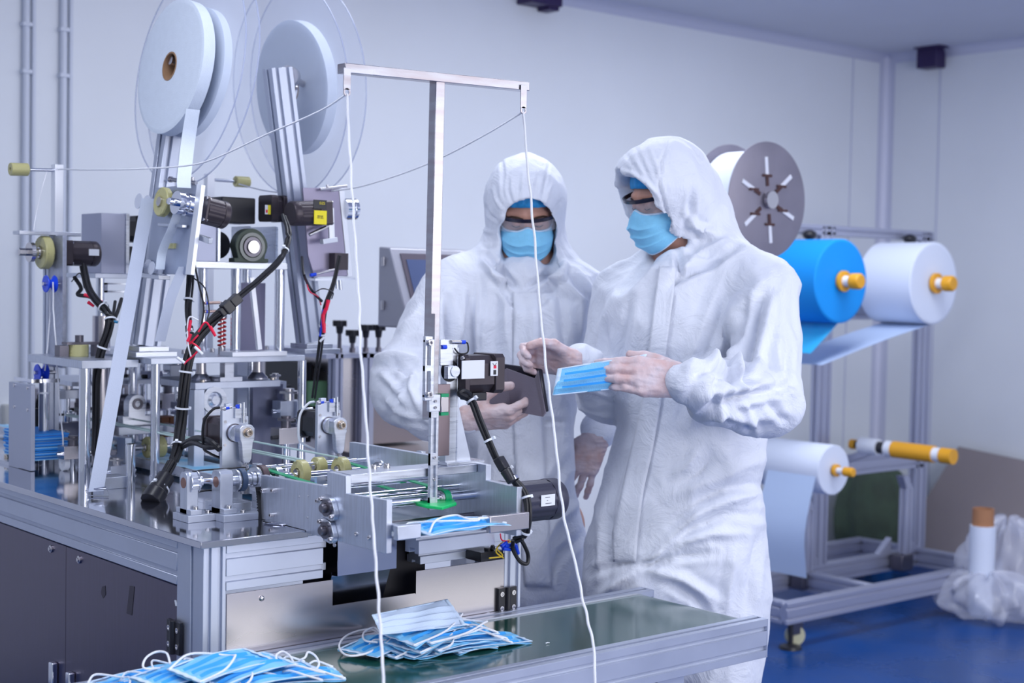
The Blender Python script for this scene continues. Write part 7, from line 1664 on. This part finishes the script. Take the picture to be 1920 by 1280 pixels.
# empty shaft
ea, eb = ony(1596, 832, yp-.02), ony(1788, 856, yf-.25)
es = thing('air_shaft', 'empty amber covered shaft sticking out of the far stand toward the camera', 'shaft', ea)
eb = V(ea.x+.0, yf-.25, ea.z); 
pe = onx(1788, 856, ony(1700, 845, yf).x); xq2 = ony(1700, 845, yf).x
E0, E1 = onx(1596, 832, xq2), onx(1788, 856, xq2); dd = (E1-E0)
def seg(a, b_, r, nm, m_): q = MB(); q.cyl(E0+dd*a, E0+dd*b_, r, n=26); q.build(nm, m_, es)
seg(0, .05, .022, 'amber_tip', AMB); seg(.05, .10, .016, 'black_neck', BLACKP); seg(.10, .28, .036, 'white_drum', WHITEP); seg(.28, .36, .026, 'black_neck', BLACKP); seg(.36, .43, .034, 'white_drum', WHITEP); seg(.43, .82, .036, 'amber_sleeve', AMB); seg(.82, .89, .030, 'white_ring', WHITEP); seg(.89, 1.0, .033, 'amber_end', AMB)
m = MB(); m.bar(E0+dd*.3, V(E0.x+dd.x*.3, yp, E0.z+dd.z*.3-.10), .03, .03, VX); m.build('support_arm', PRF, es)
# big grey reel
yk = yf-.62; ck = ony(1440, 375, yk); dk = (ck-CAM).dot(CF); rk = 109*dk/FPX
kr = thing('steel_reel', 'big reel of white band between two slotted grey steel discs behind the right worker', 'reel', ck)
GREYD = mat('grey_reel_disc', (.30, .28, .34), .6, .42, noise=.12, nscale=8)
for k, (off, nm) in enumerate(((0, 'front_disc'), (.155, 'rear_disc'))):
    m = MB(); m.lathe([(.02, 0), (rk-.003, 0), (rk, .001), (rk, .005), (rk-.003, .006), (.02, .006)], frame(ck+VY*off, VY), 80, False); m.build(nm, GREYD, kr)
m = MB(); m.lathe([(.05, .008), (rk*.86, .008), (rk*.86, .150), (.05, .150)], frame(ck, VY), 72, False); m.build('wound_band', WHF, kr)
M = frame(ck-VY*.001, -VY, VZ)
for k in range(6):
    a = PI/2-.12+k*PI/3; ca_, sa_ = math.cos(a), math.sin(a); 
    p0, p1, p2 = (M @ V(rk*q*sa_, rk*q*ca_, .001) for q in (.24, .42, .74))
    m = MB(); m.bar(p0, p1, .012, .003, VY); m.bar(p1+V(-.022, 0, 0), p1+V(.022, 0, 0), .008, .006, VY); m.build('dark_slot_bolt', mat('rusty_dark', (.10, .05, .05), .5, .5), kr)
    m = MB(); m.bar(p1, p2, .013, .003, VY); m.build('bright_slot', mat('slot_white', (.85, .87, .95), 0, .5), kr)
m = MB(); m.lathe([(.0005, 0), (.028, 0), (.028, .012), (.02, .02), (.0005, .02)], frame(ck-VY*.02, VY), 24, False); m.cyl(ck, ck+VY*.3, .018); m.build('hub', BOLT, kr)
m = MB(); m.slot((ck.x, ck.y+.3, 0), (ck.x, ck.y+.3, ck.z+.05), .045, .045, VY, dp=.008); m.cyl(ck+VY*.25, ck+VY*.3, .03); m.box((ck.x-.2, ck.y+.1, 0), (ck.x+.2, ck.y+.5, .03)); m.build('reel_post', PRF, kr)
# ---------------- things on the floor by the stand
m = MB(); q = ony(1642, 1000, yr2+.22); 
def sack(u, v):
    a = 2*PI*u; b_ = PI*v; r = 1+.10*math.sin(a*3+v*4)+.06*math.sin(a*7+2*v); return V(q.x+.30*math.sin(b_)*math.cos(a)*r, q.y+.16*math.sin(b_)*math.sin(a)*r, max(.0, .235-.26*math.cos(b_)*(1-.35*math.cos(a)*math.sin(b_))*r))
m.grid(sack, 40, 20, True); tag(m.build('green_sack', mat('dark_green_sack', (.085, .125, .085), 0, .8, noise=.3, nscale=12, bump=.6, bscale=30)), 'dark green sack slumped on the floor behind the roll stand', 'sack')
q = onz(1655, 1060, .02); m = MB(); m.cyl((q.x, q.y, 0), (q.x, q.y, .05), .05); m.cyl((q.x, q.y, .05), (q.x, q.y, .075), .03); tag(m.build('blue_pot', mat('blue_pot_plastic', (.03, .20, .50), 0, .3)), 'small dark blue pot on the floor inside the stand base', 'pot')
# leaning board
yb_ = YB-.10
b1_, b2_, b3_, b4_ = onx(1795, 837, XR-.10), onx(1960, 872, XR-.06), None, None
zb4 = 0
pts = [onx(1795, 837, XR-.08), onx(1990, 878, XR-.08)]
fy = pts[1].y; ly = onx(1728, 955, XR-.20).y
BRD = mat('grey_brown_board', (.30, .26, .27), 0, .6, noise=.06, nscale=3)
m = MB(); P = [V(XR-.07, pts[0].y, pts[0].z), V(XR-.07, fy, pts[1].z), V(XR-.32, fy, 0), V(XR-.32, ly, 0), V(XR-.22, ly+.0, onx(1730, 955, XR-.22).z)]
n = (P[1]-P[0]).cross(P[2]-P[0]).normalized(); k = 5; m.add(P+[p+n*.018 for p in P], [tuple(range(k-1, -1, -1)), tuple(range(k, 2*k))]+[(i, (i+1) % k, k+(i+1) % k, k+i) for i in range(k)])
tag(m.build('leaning_board', BRD), 'large grey brown board leaning on the right wall', 'board')
# bag of film with a cardboard cored roll sticking out
PLB = mat('clear_plastic_bag', (.72, .74, .86), 0, .18, alpha=.42, spec=.8, bump=1, bscale=9)
gq = onz(1868, 1160, 0); rr = random.Random(4)
def bag(cx_, cy_, rx, ry, rz, sd):
    def fn(u, v):
        a = 2*PI*u; b_ = PI*v*.98+.02; r = 1+.10*math.sin(a*5+sd+v*7)+.07*math.sin(a*11+v*13+sd*2)+.05*math.sin(a*17-v*9)
        return V(cx_+rx*math.sin(b_)*math.cos(a)*r, cy_+ry*math.sin(b_)*math.sin(a)*r, max(.002, rz*.9-rz*math.cos(b_)*r*(1 if b_ > PI/2 else .9)))
    return fn
for k, (ox, oy, rx, ry, rz, nm) in enumerate(((-.03, .02, .18, .24, .105, 'low crumpled clear plastic bag on the blue floor at the right edge'), (.15, .05, .14, .22, .21, 'taller crumpled clear plastic bag wrapped round the cored roll at the right edge'))):
    m = MB(); m.grid(bag(gq.x+ox, gq.y+oy, rx, ry, rz, k*2.3), 90, 40, True); tag(m.build('plastic_bag', PLB), nm, 'bag')
rc = ony(1843, 985, gq.y+.06)
t = thing('cored_roll', 'white roll with brown cardboard core standing in the clear plastic bag', 'roll', (rc.x, rc.y, 0))
m = MB(); m.lathe([(.035, .002), (.052, .002), (.055, rc.z), (.035, rc.z)], frame((rc.x, rc.y, 0), VZ), 32, False); m.build('white_wrap', WHF, t)
m = MB(); m.ring(frame((rc.x, rc.y, 0), VZ), .046, .038, rc.z-.01, rc.z+.075); m.build('cardboard_core', mat('orange_brown_core', (.42, .20, .10), 0, .8), t)
# ---------------- second machine and its console behind the left worker
YBM = 1.32
bm2 = thing('second_machine', 'blurred steel machine with four black star knobs behind the hanging cord', 'machine', (ony(680, 800, YBM).x, YBM, 0))
def X_(px, y=YBM): return ony(px, 750, y).x
def Z_(py, y=YBM): return ony(680, py, y).z
zt2 = Z_(662)
m = MB(); m.box((X_(632), YBM, Z_(850)), (X_(668), YBM+.5, zt2-.01)); m.build('steel_panel', BRUSHED, bm2)
for a_, b_ in ((618, 632), (668, 690)): m = MB(); m.slot(((X_(a_)+X_(b_))/2, YBM-.01, 0), ((X_(a_)+X_(b_))/2, YBM-.01, zt2), X_(b_)-X_(a_), .04, VY, dp=.005); m.build('frame_post', PRF, bm2)
m = MB(); m.box((X_(690), YBM+.02, Z_(835)), (X_(800), YBM+.5, zt2-.01)); m.build('dark_steel_panel', mat('dim_steel_panel', (.30, .26, .28), .9, .35), bm2)
m = MB(); m.box((X_(600), YBM-.03, zt2-.012), (X_(800), YBM+.5, zt2)); m.build('top_bar', PRF, bm2)
m = MB(); m.box((X_(640), YBM-.30, Z_(852)), (X_(830), YBM+.5, Z_(842))); m.build('bench_top', mat('worn_bench', (.28, .24, .24), .3, .4), bm2)
m = MB()
for x in (X_(645), X_(820)): m.box((x, YBM-.26, 0), (x+.04, YBM-.22, Z_(852)))
m.build('bench_leg', PRF, bm2)
m = MB(); m.box((X_(632)-.001, YBM-.008, Z_(760)), (X_(636), YBM, Z_(700))); m.build('black_seal', BLACK, bm2)
m = MB(); m.box((X_(596), YBM+.1, Z_(830)), (X_(618), YBM+.3, zt2-.03)); m.build('black_housing', BLACKP, bm2)
m = MB(); m.box((X_(606), YBM+.05, Z_(760)), (X_(630), YBM+.09, Z_(715))); m.build('green_part', mat('pale_green_part', (.25, .50, .25), 0, .5), bm2)
for px, py in ((637, 604), (661, 622), (686, 612), (710, 612)):
    p = ony(px, py, YBM+.05); k = thing('star_knob', {637: 'leftmost of four black star knobs on the second machine', 661: 'second black star knob from the left, lowest of the four', 686: 'third black star knob, beside the hanging cord', 710: 'rightmost black star knob, partly behind the left worker sleeve'}[px], 'knob', (p.x, p.y, zt2))
    m = MB(); n_ = 40; vs = []
    M = frame((p.x, p.y, p.z), VZ); pts = [((.020+.0035*math.cos(i*2*PI/n_*6))*math.cos(2*PI*i/n_), (.020+.0035*math.cos(i*2*PI/n_*6))*math.sin(2*PI*i/n_)) for i in range(n_)]
    m.prism(pts, M @ Matrix.Translation((0, 0, -.012)), .018); m.cyl((p.x, p.y, p.z-.034), (p.x, p.y, p.z-.011), .009, .012); m.build('head', BLACKP, k, bevel=.002)
    m = MB(); m.cyl((p.x, p.y, zt2), (p.x, p.y, p.z-.03), .006); m.cyl((p.x, p.y, zt2), (p.x, p.y, zt2+.014), .010, n=6); m.build('threaded_stem', DARKST, k)
# operator console on an arm
YH = 1.15
hm = thing('control_console', 'grey steel operator console with tilted screen behind the left worker', 'console', tuple(ony(740, 612, YH)))
xh = ony(709, 540, YH).x
A_ = [onx(px, py, xh) for px, py in ((712, 461), (745, 466), (770, 560), (768, 612), (708, 612))]
A_ = [ony(709, 462, YH), ony(709, 612, YH)]
zt3, zb3 = A_[0].z, A_[1].z; x1 = ony(862, 470, YH).x
m = MB(); prof = [(YH, zb3), (YH, zt3), (YH-.055, zt3-.004), (YH-.14, zb3+.03), (YH-.13, zb3)]
M = Matrix(((0, 0, 1, xh), (1, 0, 0, 0), (0, 1, 0, 0), (0, 0, 0, 1))); m.prism(prof, M, x1-xh); m.build('housing', mat('console_grey', (.42, .42, .48), .4, .4), hm, bevel=.004)
s0, s1 = V(0, YH-.055, zt3-.004), V(0, YH-.14, zb3+.03); dn = (s1-s0); nn = V(0, -dn.z, dn.y).normalized()
nn = nn if nn.y < 0 else -nn
def scr(a, b_, u0, u1, off, nm, mm): 
    P = [V(a, 0, 0)+s0+dn*u0+nn*off, V(b_, 0, 0)+s0+dn*u0+nn*off, V(b_, 0, 0)+s0+dn*u1+nn*off, V(a, 0, 0)+s0+dn*u1+nn*off]; q = MB(); q.add(P+[p-nn*.006 for p in P], [(0, 1, 2, 3), (7, 6, 5, 4), (0, 4, 5, 1), (1, 5, 6, 2), (2, 6, 7, 3), (3, 7, 4, 0)]); q.build(nm, mm, hm)
scr(xh+.03, x1-.02, .08, .80, .003, 'screen_bezel', mat('bezel_dark', (.12, .10, .13), .2, .4)); scr(xh+.045, x1-.035, .17, .72, .0045, 'screen', mat('screen_glass', (.10, .13, .25), 0, .12))
m = MB(); m.cyl((xh-.004, YH-.03, zt3-.03), (xh-.004, YH-.03, zt3-.055), .006); m.cyl((xh-.004, YH-.03, zb3+.05), (xh-.004, YH-.03, zb3+.075), .006); m.build('nut', BOLT, hm)
m = MB(); m.slot((xh+.12, YH-.02, zt2+.0005), (xh+.12, YH-.02, zb3), .04, .04, VY); m.build('arm_post', PRF, hm)
